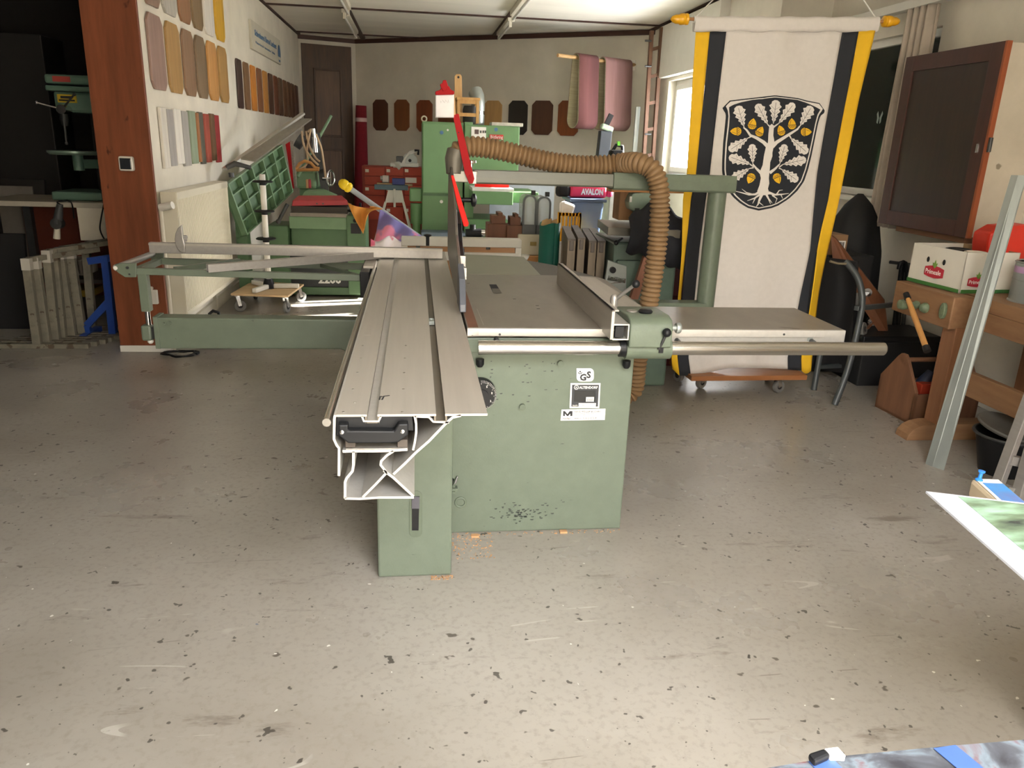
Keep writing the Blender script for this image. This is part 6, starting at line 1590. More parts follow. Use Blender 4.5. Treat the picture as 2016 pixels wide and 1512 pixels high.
# pale cabinet behind the hose with a small power tool on it
PCY = 8.6
pc = thing('pale_cabinet', 'pale metal cabinet beside the window behind the hose bend', 'cabinet', (ay(1222, 400, PCY).x, PCY+0.25, 0))
pz1 = ay(1220, 314, PCY).z
X0, X1 = ay(1198, 400, PCY).x, ay(1250, 400, PCY).x
build('carcass', G().box((X0, PCY, 0), (X1, PCY+0.45, pz1)), mk('cabinet_pale', 'c6c8bd', rough=0.5), pc, bevel=0.006)
build('door', G().box((X0+0.01, PCY-0.015, 0.10), ((X0+X1)/2-0.005, PCY, pz1-0.02)), mk('cabinet_pale', 'c6c8bd'), pc, bevel=0.004)
build('door', G().box(((X0+X1)/2+0.005, PCY-0.015, 0.10), (X1-0.01, PCY, pz1-0.02)), mk('cabinet_pale', 'c6c8bd'), pc, bevel=0.004)
pt_ = thing('power_tool', 'black power tool with green switch on the pale cabinet', 'power tool', (ay(1218, 312, PCY).x, PCY+0.15, pz1))
xm = ay(1216, 305, PCY+0.1).x
build('body', G().box((xm-0.09, PCY+0.05, pz1), (xm+0.07, PCY+0.2, pz1+0.10)), BLACK, pt_, bevel=0.03)
build('handle', G().tube([(xm-0.06, PCY+0.12, pz1+0.08), (xm-0.02, PCY+0.12, pz1+0.15), (xm+0.05, PCY+0.12, pz1+0.14), (xm+0.06, PCY+0.12, pz1+0.06)], 0.02, 10), BLACK, pt_, sm=60)
build('switch', G().box((xm-0.01, PCY+0.10, pz1+0.145), (xm+0.02, PCY+0.14, pz1+0.19)), mk('switch_green', '6abf3a', rough=0.4), pt_)
# long black case leaning at the back
cz0 = ay(1185, 318, 10.0); cz1 = ay(1192, 258, 10.0)
lb_ = thing('long_case', 'long dark grey case with wrapped top leaning at the back wall', 'case', (cz0.x, 10.0, 0))
dirv = (cz1-cz0); b0 = cz0-dirv*(cz0.z/dirv.z)
build('case_body', G().bar(b0, cz1, 0.15, 0.15, up=(0, 1, 0)), mk('case_slate', '2c333b', rough=0.45), lb_, bevel=0.01)
build('wrapped_top', G().bar(cz1, cz1+dirv.normalized()*0.07+Vector((0.02, 0, 0)), 0.16, 0.12, up=(0, 1, 0)), mk('wrap_green', '9fb49a', rough=0.5, var=0.3, scale=30), lb_, bevel=0.02)
build('handle_end', G().bar(cz1+dirv.normalized()*0.07, cz1+dirv.normalized()*0.2+Vector((0.05, 0, 0)), 0.06, 0.05, up=(0, 1, 0)), BLACK, lb_)
X0 = ay(1255, 265, 10.2)
tag(build('grey_batten', G().box((ay(1249, 260, 10.3).x, 10.3, 0), (ay(1257, 260, 10.3).x, 10.33, ay(1253, 210, 10.3).z)), GALV), 'slim grey metal strip standing beside the wooden ladder', 'strip')
g = G().box((ay(960, 370, 10.9).x, 10.55, 0), (ay(1092, 370, 10.55).x, 10.6, ay(1030, 362, 10.55).z))
tag(build('pale_board', g, mk('board_paleblue', 'b7bec6', rough=0.5)), 'pale blue grey board standing behind the sander table', 'board')

# ================================================================== banner
BY = 4.58
bn = thing('heraldic_banner', 'tall white banner with black and yellow borders and an oak tree shield', 'banner', tuple(ay(1470, 738, BY)))
#           y     yellowL blackL whiteL whiteR blackR yellowR
rows_ = [(60, 1370, 1399, 1429.5, 1659, 1690.5, 1721), (200, 1361, 1385, 1414, 1634, 1665, 1690), (342, 1353, 1369, 1398, 1609, 1639, 1661), (391, 1345, 1359, 1390, 1604, 1632, 1652),
         (491, 1341, 1350, 1376, 1594, 1607, 1633), (574, 1334, 1343, 1367, 1575, 1593, 1617), (700, 1323, 1333, 1353, 1550, 1574, 1597), (738, 1326, 1336, 1358, 1550, 1575, 1592)]
def rowat(y):
    for a, b in zip(rows_[:-1], rows_[1:]):
        if y <= b[0] or b is rows_[-1]:
            t = (y-a[0])/(b[0]-a[0]); return [a[i]+(b[i]-a[i])*t for i in range(1, 7)]
def fold(x, z):
    k = max(0.0, min(1.0, (1.15-z)/0.9))
    k2 = max(0.0, min(1.0, (z-1.85)/0.35))
    return 0.014*math.sin(x*17+z*0.8)*(k*1.2+0.10) + 0.010*math.sin(x*23+1.0)*k2 + 0.006*math.sin(x*9+z*3)
def bpos(x, y, d=0.0):
    p = ay(x, y, BY); p.y += fold(p.x, p.z) - d; return p
WCL = mk('banner_white', 'cfcac6', rough=0.85, var=0.03, scale=30, bump=0.05, bscale=200)
for m_ in (WCL,):
    m_.node_tree.nodes['Principled BSDF'].inputs['Transmission Weight'].default_value = 0.0
BCL = mk('banner_black', '23262d', rough=0.85, var=0.06, scale=30)
YCL = mk('banner_yellow', 'e0b11c', rough=0.8, var=0.06, scale=10)
def stripe(name, i, j, mat, nu, bottom=None, edge=0.0):
    def fn(u, v):
        yb = bottom(u) if bottom else 733
        y = 60+(yb-60)*v; r = rowat(y); x = r[i]+(r[j]-r[i])*u
        p = bpos(x, y)
        if edge: p.y += edge*math.sin(v*9+1)*(u-0.5)*min(1, v*1.2)
        return p
    return build(name, G().grid(fn, nu, 60), mat, bn, sm=60, solid=0.0015)
stripe('white_field', 2, 3, WCL, 40, lambda u: 738-13*min(1, u*2.2)+2*math.sin(u*9))
stripe('black_stripe', 1, 2, BCL, 6, lambda u: 739-2*u)
stripe('yellow_stripe', 0, 1, YCL, 6, lambda u: 728+10*u, 0.04)
stripe('black_stripe', 3, 4, BCL, 6, lambda u: 727)
stripe('yellow_stripe', 4, 5, YCL, 6, lambda u: 727+7*math.sin(u*3.0), 0.05)
# sleeve, rod, finials, cord
def slv(u, v):
    a = 2*math.pi*v; x = 1366+(1728-1366)*u
    p = ay(x, 47.5+1.0*u, BY)
    return p+Vector((0, 0.022*math.copysign(abs(math.sin(a))**0.7, math.sin(a)), 0.040*math.cos(a)*(1+0.05*math.sin(u*40))))
build('sleeve', G().grid(slv, 60, 14), WCL, bn, sm=60)
ra, rb2 = ay(1356, 38, BY), ay(1738, 42, BY)
build('rod', G().cyl(ra-Vector((0.03, 0, 0)), rb2+Vector((0.02, 0, 0)), 0.009, 12), wood('rod_wood', '9a6b42', 'ad7e54', 'x'), bn, sm=40)
prof_ = [(0.012, 0), (0.030, 0.006), (0.031, 0.018), (0.027, 0.022), (0.031, 0.026), (0.030, 0.05), (0.024, 0.056), (0.024, 0.075), (0.016, 0.095), (0.004, 0.105)]
dxr = (rb2-ra).normalized()
build('finial', G().lathe(prof_, ra, -dxr, 20), YELLOW, bn, sm=50)
build('finial', G().lathe(prof_, rb2, dxr, 20), YELLOW, bn, sm=50)
CORD = mk('white_cord', 'd8d6d2', rough=0.8)
hook = Vector(((ra.x+rb2.x)/2, BY, 2.80))
build('cord', G().tube([ra+dxr*0.03, hook], 0.004, 6).tube([rb2-dxr*0.03, hook], 0.004, 6), CORD, bn, sm=60)
for q in (ra+dxr*0.03, rb2-dxr*0.03): build('knot', G().torus(q, dxr, 0.016, 0.004, 12, 6), CORD, bn, sm=60)
# hanging pole from the ceiling above the banner
tag(build('ceiling_pole', G().cyl((hook.x, BY+0.0, 2.79), (hook.x, BY+0.0, CEIL), 0.016, 10), wood('pole_pale', 'b08a60', 'c39d74', 'z'), sm=40), 'round wooden pole hanging from the ceiling above the banner', 'pole')

# --- shield: coordinates from a close look at the emblem (scale 5.816, origin 1400,170)
def E(u, v, d): return bpos(1400+u/5.816, 170+v/5.816, d)
SHK = mk('shield_black', '1f232b', rough=0.85, var=0.05)
SHW = mk('shield_white', 'd9d4d0', rough=0.85, var=0.03)
AYE = mk('acorn_yellow', 'e3b21e', rough=0.8, var=0.04)
outer = [(122, 258), (230, 145), (255, 180), (400, 145), (560, 115), (720, 105), (850, 108), (1000, 135), (1120, 168), (1205, 198), (1228, 170), (1318, 300), (1278, 310), (1250, 345), (1225, 430), (1190, 600), (1150, 790), (1110, 950), (1060, 1090), (980, 1200), (880, 1290), (760, 1365), (640, 1410), (540, 1422), (450, 1410), (340, 1345), (250, 1265), (180, 1165), (140, 1060), (128, 960), (130, 850), (140, 650), (160, 450), (170, 340), (160, 290)]
whit = [(165, 225), (232, 165), (255, 195), (400, 158), (560, 128), (720, 118), (850, 122), (1000, 148), (1118, 182), (1205, 214), (1228, 190), (1285, 265), (1250, 300), (1228, 345), (1205, 430), (1170, 600), (1128, 790), (1085, 950), (1035, 1085), (960, 1185), (865, 1275), (750, 1345), (635, 1388), (540, 1398), (455, 1388), (352, 1325), (268, 1248), (205, 1155), (168, 1055), (155, 960), (156, 850), (167, 650), (190, 450), (198, 340), (190, 270)]
inner = [(205, 228), (330, 185), (400, 168), (560, 138), (720, 128), (850, 132), (1000, 158), (1118, 198), (1195, 235), (1255, 268), (1222, 310), (1208, 360), (1190, 430), (1155, 600), (1113, 790), (1070, 950), (1022, 1080), (950, 1175), (858, 1263), (745, 1333), (635, 1376), (540, 1386), (458, 1376), (360, 1315), (280, 1238), (220, 1150), (182, 1052), (169, 960), (170, 850), (182, 650), (205, 450), (212, 340), (205, 270)]
def scan(poly, d, mat, name, nr=46, nc=18):
    """fill a row-convex outline with a grid so it follows the cloth"""
    y0 = min(p[1] for p in poly); y1 = max(p[1] for p in poly); g = G(); vs = []; n = len(poly)
    for j in range(nr+1):
        y = y0+0.5+(y1-y0-1)*j/nr; xs = []
        for k in range(n):
            a, b = poly[k], poly[(k+1) % n]
            if (a[1]-y)*(b[1]-y) <= 0 and a[1] != b[1]: xs.append(a[0]+(b[0]-a[0])*(y-a[1])/(b[1]-a[1]))
        l, r = min(xs), max(xs)
        for i in range(nc+1): vs.append(E(l+(r-l)*i/nc, y, d))
    W = nc+1
    g.add(vs, [(j*W+i, j*W+i+1, (j+1)*W+i+1, (j+1)*W+i) for j in range(nr) for i in range(nc)])
    return build(name, g, mat, bn, solid=0.0006)
sh = scan(outer, 0.0030, SHK, 'shield_border')
scan(whit, 0.0042, SHW, 'shield_line')
fld = scan(inner, 0.0054, SHK, 'shield_field')
def flat(pts, d, mat, name, par=fld):
    return build(name, G().prism([E(u, v, d) for u, v in pts], (0, 0, 0), (0, -0.0008, 0)), mat, par)
def leaf(bx, by, tx, ty, w):
    L = math.hypot(tx-bx, ty-by); d = ((tx-bx)/L, (ty-by)/L); n = (-d[1], d[0])
    prof = [(0.0, 0.03), (0.10, 0.10), (0.18, 0.34), (0.24, 0.24), (0.34, 0.58), (0.42, 0.40), (0.54, 0.86), (0.63, 0.60), (0.75, 1.0), (0.83, 0.66), (0.93, 0.62), (1.0, 0.22)]
    P = [(bx+d[0]*L*t+n[0]*w*q, by+d[1]*L*t+n[1]*w*q) for t, q in prof] + [(bx+d[0]*L*t-n[0]*w*q, by+d[1]*L*t-n[1]*w*q) for t, q in prof[::-1]]
    lf = flat(P, 0.0068, SHW, 'oak_leaf')
    g = G()
    def ln(a, b, t=2.6):
        LL = math.hypot(b[0]-a[0], b[1]-a[1]); m = (-(b[1]-a[1])/LL*t/2, (b[0]-a[0])/LL*t/2)
        g.prism([E(a[0]+m[0], a[1]+m[1], 0.0078), E(b[0]+m[0], b[1]+m[1], 0.0078), E(b[0]-m[0], b[1]-m[1], 0.0078), E(a[0]-m[0], a[1]-m[1], 0.0078)], (0, 0, 0), (0, -0.0004, 0))
    ln((bx+d[0]*L*0.08, by+d[1]*L*0.08), (bx+d[0]*L*0.9, by+d[1]*L*0.9), 4)
    for t, q in ((0.30, 0.40), (0.48, 0.58), (0.66, 0.70)):
        for s in (-1, 1):
            a = (bx+d[0]*L*(t-0.06), by+d[1]*L*(t-0.06)); ln(a, (bx+d[0]*L*(t+0.08)+n[0]*w*q*s, by+d[1]*L*(t+0.08)+n[1]*w*q*s))
    build('leaf_vein', g, SHK, lf, kind='stuff')
for a in ((372, 470, 300, 225, 66), (640, 445, 515, 205, 60), (700, 430, 735, 160, 66), (755, 435, 945, 195, 60), (1010, 460, 1150, 230, 66),
          (425, 585, 205, 735, 58), (895, 585, 1100, 762, 62), (470, 890, 462, 662, 50), (775, 890, 838, 665, 54), (455, 895, 205, 805, 58), (805, 895, 1082, 835, 58), (440, 935, 238, 1060, 52), (790, 945, 985, 1082, 56)):
    leaf(a[0], a[1], a[2], a[3], a[4]*1.12)
def acorn(cx, cy, ang, s):
    a = math.radians(ang)
    def R(x, y): return (cx+s*(x*math.cos(a)-y*math.sin(a)), cy+s*(x*math.sin(a)+y*math.cos(a)))
    nut = [R(-0.62, 0.0), R(-0.55, -0.35), R(-0.34, -0.72), R(0.0, -1.05), R(0.34, -0.72), R(0.55, -0.35), R(0.62, 0.0)]
    cup = [R(-0.66, 0.02), R(0.66, 0.02), R(0.66, 0.22), R(0.5, 0.52), R(0.2, 0.70), R(-0.2, 0.70), R(-0.5, 0.52), R(-0.66, 0.22)]
    ac = flat(nut, 0.0068, AYE, 'acorn')
    flat(cup, 0.0068, AYE, 'acorn_cup', ac)
    g = G()
    def ln(p, q, t=3.2):
        L = math.hypot(q[0]-p[0], q[1]-p[1]); m = (-(q[1]-p[1])/L*t/2, (q[0]-p[0])/L*t/2)
        g.prism([E(p[0]+m[0], p[1]+m[1], 0.0078), E(q[0]+m[0], q[1]+m[1], 0.0078), E(q[0]-m[0], q[1]-m[1], 0.0078), E(p[0]-m[0], p[1]-m[1], 0.0078)], (0, 0, 0), (0, -0.0004, 0))
    ln(R(-0.66, 0.02), R(0.66, 0.02), 5)
    for k in (-0.4, -0.1, 0.2, 0.5):
        ln(R(k-0.2, 0.03), R(k+0.12, 0.55-0.2*abs(k))); ln(R(k+0.1, 0.03), R(k-0.22, 0.55-0.2*abs(k)))
    ln(R(-0.35, -0.1), R(-0.12, -0.75), 4)
    build('acorn_hatching', g, SHK, ac, kind='stuff')
for a in ((290, 515, -90, 72), (462, 440, 12, 72), (545, 525, 28, 68), (792, 515, -18, 68), (920, 440, -2, 72), (1075, 522, 90, 72), (450, 1045, 205, 70), (745, 1045, 158, 70)):
    acorn(*a)
trunk = [(655, 455), (682, 430), (708, 450), (700, 560), (715, 640), (690, 760), (690, 800), (665, 870), (660, 950), (650, 1050), (655, 1110), (640, 1170), (660, 1235), (600, 1245), (545, 1240), (520, 1200), (545, 1130), (560, 1050), (545, 985), (580, 900), (595, 790), (615, 700), (640, 640), (645, 540)]
flat(trunk, 0.0064, SHW, 'trunk')
def branch(pts, w0, w1, name='branch'):
    L = []; R = []; n = len(pts)
    for i, (x, y) in enumerate(pts):
        a = pts[max(0, i-1)]; b = pts[min(n-1, i+1)]; d = math.hypot(b[0]-a[0], b[1]-a[1]); nx, ny = -(b[1]-a[1])/d, (b[0]-a[0])/d; w = w0+(w1-w0)*i/(n-1)
        L.append((x+nx*w/2, y+ny*w/2)); R.append((x-nx*w/2, y-ny*w/2))
    flat(L+R[::-1], 0.0061, SHW, name)
for b in (([(640, 690), (590, 640), (510, 590), (440, 560), (400, 500), (365, 470)], 46, 14), ([(690, 690), (740, 640), (830, 585), (920, 530), (985, 490), (1012, 455)], 46, 14), ([(560, 990), (510, 940), (470, 890)], 34, 14), ([(660, 990), (720, 945), (775, 890)], 36, 14),
          ([(450, 575), (420, 590)], 16, 10), ([(890, 565), (910, 590)], 18, 10), ([(670, 470), (640, 440)], 18, 12), ([(700, 470), (755, 430)], 20, 12), ([(480, 920), (440, 895)], 14, 10), ([(480, 930), (435, 940)], 14, 10), ([(770, 925), (810, 895)], 14, 10), ([(765, 935), (800, 950)], 14, 10)):
    branch(*b)
for b in (([(560, 1200), (500, 1235), (430, 1240), (340, 1215), (275, 1200)], 30, 5), ([(480, 1240), (400, 1215), (350, 1175)], 16, 4), ([(560, 1230), (490, 1280), (410, 1310)], 26, 4), ([(500, 1275), (470, 1340)], 14, 4), ([(575, 1230), (545, 1300), (530, 1350), (510, 1375)], 34, 5), ([(545, 1330), (590, 1365)], 12, 4),
          ([(620, 1230), (650, 1290), (670, 1345)], 28, 4), ([(655, 1290), (690, 1335)], 12, 4), ([(650, 1215), (720, 1240), (800, 1235), (880, 1225)], 30, 5), ([(740, 1235), (770, 1190), (810, 1185)], 16, 4), ([(690, 1245), (745, 1285), (725, 1335)], 18, 4), ([(790, 1240), (810, 1285)], 12, 4)):
    branch(*b, name='root')

# dolly under the banner
dz_ = 0.150
D = [az(x, y, dz_) for x, y in ((1362, 741), (1590, 739), (1578, 729), (1390, 729))]
D[3] = D[0]+(D[2]-D[1]); 
dol2 = thing('wooden_dolly', 'brown wooden dolly on castors under the hanging banner', 'dolly', (sum(p.x for p in D)/4, sum(p.y for p in D)/4, 0))
D[2] = D[1]+Vector((-0.02, 0.40, 0)); D[3] = D[0]+Vector((-0.02, 0.40, 0))
build('deck', G().prism(D, (0, 0, -0.032), (0, 0, 0)), wood('dolly_wood', '8a5732', 'a06a40', 'x', rough=0.45), dol2, bevel=0.003)
for (x, y, a) in ((1378, 768, 0.5), (1530, 776, 0.3)):
    p = az(x, y, 0); castor(dol2, (p.x, p.y+0.03), 0.043, dz_-0.032, a)
for (q, a) in ((D[2], 1.0), (D[3], 2.0)):
    p = q.lerp((D[0]+D[2])/2, 0.2); castor(dol2, p, 0.043, dz_-0.032, a)

# ================================================================== right side
# steel framed chair
SF = mk('chair_steel', '4b5052', rough=0.45, metal=0.3, var=0.1)
ch = thing('steel_chair', 'dark steel framed chair with a black shell beside the banner', 'chair', (2.85, 4.75, 0))
ft = az(1643, 797, 0)
build('front_leg', G().tube(spline([ft, ay(1668, 730, 4.40), ay(1686, 660, 4.44), ay(1696, 610, 4.48), ay(1697, 580, 4.5), ay(1690, 550, 4.54), ay(1678, 530, 4.58), ay(1664, 515, 4.62)], 0.03), 0.021, 8), SF, ch, sm=60)
f2 = az(1602, 768, 0); build('rear_leg', G().tube([f2, ay(1614, 700, f2.y+0.05), ay(1618, 640, f2.y+0.1)], 0.02, 8), SF, ch, sm=60)
a0 = ay(1686, 607, 4.46); a1 = ay(1768, 599, 4.9)
build('arm_bar', G().bar(a0, a1, 0.03, 0.03), SF, ch, bevel=0.003)
def shell(u, v):
    p = ay(1612+78*u, 505+230*v+10*u, 4.66+0.10*math.sin(math.pi*u)); p.y += 0.12*v; return p
build('shell', G().grid(shell, 14, 20), MBLACK, ch, sm=60, solid=0.012)
build('shell_rim', G().tube(spline([ay(1634, 514, 4.60), ay(1650, 519, 4.60), ay(1668, 519, 4.60)], 0.03), 0.008, 8), mk('rim_tan', '6d6350', rough=0.5), ch, sm=60)
build('stretcher', G().bar(ay(1612, 722, 4.78), ay(1700, 718, 4.9), 0.025, 0.025), SF, ch)
build('plank_seat', G().bar(ay(1600, 722, 5.0), ay(1705, 716, 5.0), 0.04, 0.03), wood('slat_brown', '5a3d2a', '6d4c36', 'x'), ch)
# black cabinet, carton, leaning dolly, draped cover
bc_z = ay(1660, 503, 5.1).z
tag(build('black_cabinet', G().box((ay(1615, 600, 5.1).x, 5.1, 0), (ay(1706, 600, 5.1).x, 5.5, bc_z)), mk('cab_black', '17181b', rough=0.6), bevel=0.01), 'black box cabinet standing behind the steel chair', 'cabinet')
cbx = thing('cardboard_box', 'small cardboard box with a barcode label beside the banner', 'box', (ay(1655, 500, 5.12).x, 5.25, bc_z))
X0, X1 = ay(1630, 480, 5.12).x, ay(1668, 480, 5.12).x; Z1 = ay(1650, 462, 5.12).z
build('carton', G().box((X0, 5.12, bc_z), (X1, 5.38, Z1)), mk('cardboard', '8a6a4c', rough=0.85, var=0.08), cbx, bevel=0.002)
lx0, lx1 = ay(1643, 485, 5.12).x, ay(1663.5, 485, 5.12).x; lz0, lz1 = ay(1653, 494, 5.12).z, ay(1653, 474, 5.12).z
lbl = build('label', G().box((lx0, 5.117, lz0), (lx1, 5.12, lz1)), LABELW, cbx)
g = G(); x = lx0+0.01
random.seed(5)
while x < lx1-0.01:
    w = random.uniform(0.001, 0.0035); g.box((x, 5.1160, lz0+0.018), (x+w, 5.1172, lz1-0.008)); x += w+random.uniform(0.0012, 0.003)
build('barcode', g, PRINTK, lbl, kind='stuff')
LDY = 4.98
ldp = [ay(x, y, LDY) for x, y in ((1636, 462), (1646, 470), (1738, 590), (1736, 652), (1722, 655), (1690, 600), (1640, 530))]
for k, dy in enumerate((0, 0, -0.02, -0.08, -0.08, -0.04, 0)): ldp[k].y += dy
ldb = thing('leaning_dolly', 'brown dolly board leaning on edge with two castors facing out', 'dolly', tuple(ay(1725, 655, LDY)))
build('deck', G().prism(ldp, (0, 0, 0), (0.02, 0.03, 0)), wood('leandolly', '6b412b', '7e5036', 'z', rough=0.5), ldb, bevel=0.003)
for (x, y) in ((1698, 590), (1707, 648)):
    c = ay(x-8, y, LDY-0.16); m = ay(x+10, y-14, LDY-0.05)
    w = build('castor_wheel', G().lathe([(0.02, -0.014), (0.044, -0.014), (0.048, -0.008), (0.048, 0.008), (0.044, 0.014), (0.02, 0.014)], c, (0.6, -0.7, 0.2), 20), RUBBER, ldb, sm=40)
    build('hub', G().cyl(c-Vector((0.6, -0.7, 0.2))*0.016, c+Vector((0.6, -0.7, 0.2))*0.016, 0.02, 12), BLACK, w, sm=40)
    build('fork', G().bar(c+Vector((0.6, -0.7, 0.2))*0.02, m, 0.03, 0.006).cyl(m, m+Vector((0.02, 0.05, 0)), 0.03, 14), CHROME, w, sm=40)
def tarp(u, v):
    # v from the top down, u around
    a = 2*math.pi*u
    prof = [(0.0, 0.02), (0.06, 0.10), (0.16, 0.17), (0.35, 0.22), (1.0, 0.27)]
    for (v0, r0), (v1, r1) in zip(prof[:-1], prof[1:]):
        if v <= v1: r = r0+(r1-r0)*(v-v0)/(v1-v0); break
    r *= 1+0.06*math.sin(a*7)*min(1, v*3)
    return (TPX+r*1.0*math.cos(a), 5.62+r*0.8*math.sin(a), TPZ*(1-v)+0.003)
TPX = ay(1683, 450, 5.62).x; TPZ = ay(1678, 384, 5.45).z
tag(build('draped_cover', G().grid(tarp, 56, 30), mk('tarp_black', '0f1114', rough=0.75, var=0.2, bump=0.15, bscale=12), sm=60), 'tall black cloth cover draped over something below the shuttered window', 'cover')
bt = thing('equipment_chest', 'long black chest on the floor behind the tool tote', 'chest', (3.2, 4.9, 0))
tz_ = ay(1760, 662, 4.75).z
build('body', G().box((ay(1700, 680, 4.75).x, 4.75, 0), (ay(1850, 680, 4.75).x, 5.1, tz_-0.04)), MBLACK, bt, bevel=0.01)
build('lid', G().box((ay(1698, 680, 4.74).x, 4.74, tz_-0.04), (ay(1852, 680, 4.74).x, 5.11, tz_)), BLACK, bt, bevel=0.008)
tro = thing('folded_trolley', 'folded black tube trolley standing behind the workbench', 'trolley', (3.3, 5.2, 0))
for k, (xa, xb) in enumerate(((1760, 1775), (1768, 1783), (1778, 1790))):
    a = ay(xa, 640, 5.15); b = ay(xb, 520, 5.15); a = b+(a-b)*((b.z-0.02)/(b.z-a.z)); build('tube', G().tube([a, b], 0.014, 8), BLACK if k < 2 else DSTEEL, tro, sm=60)
build('top_bar', G().cyl(ay(1752, 516, 5.15), ay(1792, 521, 5.15), 0.012, 8), DSTEEL, tro, sm=40)
build('handle_loop', G().tube(spline([ay(1769, 530, 5.13), ay(1773, 517, 5.13), ay(1783, 518, 5.13), ay(1785, 535, 5.13)], 0.02), 0.014, 8), BLACK, tro, sm=60)

# wall cabinet
WC = 3.27
cA, cB, cC, cD = ax(1782, 114, WC), ax(1973, 84, WC), ax(1732, 440, WC), ax(1905, 465, WC)
wy0, wy1 = (cB.y+cD.y)/2, (cA.y+cC.y)/2; wz0_, wz1_ = (cC.z+cD.z)/2, (cA.z+cB.z)/2
wc = thing('wall_cabinet', 'wall hung cabinet with a dark brown panelled door and white side', 'wall cabinet', (3.45, (wy0+wy1)/2, wz0_))
build('carcass', G().box((WC+0.03, wy0, wz0_), (XN-0.002, wy1, wz1_)), mk('cabinet_white', 'c4bbab', rough=0.7, var=0.10, scale=4, spot='8f8574', spot_scale=9, spot_t=0.72), wc, bevel=0.002)
DRK = wood('door_mahogany', '3c1f19', '4b2921', 'z', rough=0.4)
dr2 = build('door', G().box((WC, wy0-0.005, wz0_-0.005), (WC+0.028, wy0+0.10, wz1_+0.005)).box((WC, wy1-0.09, wz0_-0.005), (WC+0.028, wy1+0.005, wz1_+0.005)).box((WC, wy0+0.10, wz1_-0.09), (WC+0.028, wy1-0.09, wz1_+0.005)).box((WC, wy0+0.10, wz0_-0.005), (WC+0.028, wy1-0.09, wz0_+0.09)), DRK, wc, bevel=0.002)
build('door_panel', G().box((WC+0.010, wy0+0.10, wz0_+0.09), (WC+0.02, wy1-0.09, wz1_-0.09)), wood('door_panel_dark', '2c1f1c', '38281f', 'z', rough=0.35), dr2)
build('door_edge', G().box((WC-0.001, wy0-0.022, wz0_-0.005), (WC+0.03, wy0-0.005, wz1_+0.005)), wood('edge_orange', '8a4526', 'a05530', 'z', rough=0.5), dr2)
c = Vector((WC-0.002, wy0+0.05, (wz0_+wz1_)/2-0.03)); build('key_plate', G().cbox(c, (0.004, 0.015, 0.05)), CHROME, dr2)
build('hinge', G().cyl((WC+0.015, wy0-0.03, (wz0_+wz1_)/2-0.05), (WC+0.015, wy0-0.03, (wz0_+wz1_)/2+0.03), 0.012, 10), DSTEEL, wc, sm=40)
g = G(); a = ay(1788, 462, 4.9)
tag(build('wall_shelf', G().box((3.30, 4.35, ay(1820, 478, 4.35).z), (XN, 5.05, ay(1820, 458, 4.35).z)), wood('shelf_pine', '6b482f', '7d563a', 'y', rough=0.6), bevel=0.003), 'short wooden shelf under the wall cabinet', 'shelf')

# workbench
WB = wood('bench_beech', '7d5a3e', '94704f', 'y', rough=0.6)
WBX = wood('bench_beech_x', '7d5a3e', '94704f', 'x', rough=0.6)
WBZ = wood('bench_pine_leg', '80563a', '976a4a', 'z', rough=0.55)
BTZ = 0.82
wbn = thing('workbench', 'old wooden joiner workbench with a screw vice on the right', 'workbench', (3.3, 3.4, 0))
build('benchtop', G().box((3.00, 1.75, BTZ-0.07), (3.60, 4.28, BTZ)), WB, wbn, bevel=0.004)
build('skirt', G().box((3.00, 1.75, BTZ-0.17), (3.05, 3.74, BTZ-0.07)), WB, wbn, bevel=0.003)
build('end_cap', G().box((2.99, 3.66, BTZ-0.17), (3.06, 3.745, BTZ-0.001)), WBX, wbn, bevel=0.003)
jaw = build('vice_jaw', G().box((2.855, 3.745, BTZ-0.18), (2.985, 4.27, BTZ-0.002)), WB, wbn, bevel=0.006)
for yy in (1.95, 3.80):
    build('leg', G().box((2.90, yy-0.06, 0.09), (3.02, yy+0.05, BTZ-0.17)), WBZ, wbn, bevel=0.004)
    build('leg', G().box((3.42, yy-0.06, 0.09), (3.53, yy+0.05, BTZ-0.07)), WBZ, wbn, bevel=0.004)
    ftp = [(2.74, 0.0), (2.745, 0.035), (2.77, 0.065), (2.81, 0.085), (2.86, 0.095), (3.56, 0.095), (3.58, 0.0)]
    build('foot', G().exz(ftp, yy-0.06, yy+0.05), WBX, wbn, bevel=0.003)
build('stretcher', G().box((2.955, 1.95, 0.30), (2.995, 3.80, 0.43)), WB, wbn, bevel=0.003)
build('stretcher', G().box((3.45, 1.95, 0.30), (3.49, 3.80, 0.43)), WB, wbn, bevel=0.003)
build('back_board', G().box((3.55, 1.95, 0.10), (3.57, 3.80, 0.60)), wood('back_ply', '5d4836', '6d553f', 'y'), wbn)
# vice screw, handle, nut
VG = mk('vice_green', '66745a', rough=0.55, var=0.35, scale=30, bump=0.3, bscale=40)
v0 = ax(1790, 600, 2.80); vs0 = Vector((2.855, v0.y, v0.z))
sc_ = build('vice_screw', G().lathe([(0.020, 0), (0.024, 0.015), (0.016, 0.03), (0.015, 0.06), (0.026, 0.07), (0.030, 0.09), (0.026, 0.115), (0.012, 0.12)], vs0, (-1, 0, 0.02), 18), VG, wbn, sm=50)
h0 = ax(1785, 582, 2.76); h1 = ax(1826, 692, 2.745)
hh = build('vice_handle', G().tube([h0, h0.lerp(h1, 0.3), h0.lerp(h1, 0.92)], [0.012, 0.016, 0.016], 12), wood('handle_wood', 'a8773f', 'bb8a50', 'z', rough=0.5), wbn, sm=50)
build('handle_cap', G().tube([h0.lerp(h1, 0.91), h1], [0.019, 0.020], 12), BLACK, hh, sm=40)
build('handle_cap', G().tube([h0-(h1-h0)*0.04, h0.lerp(h1, 0.06)], [0.016, 0.018], 12), BLACK, hh, sm=40)
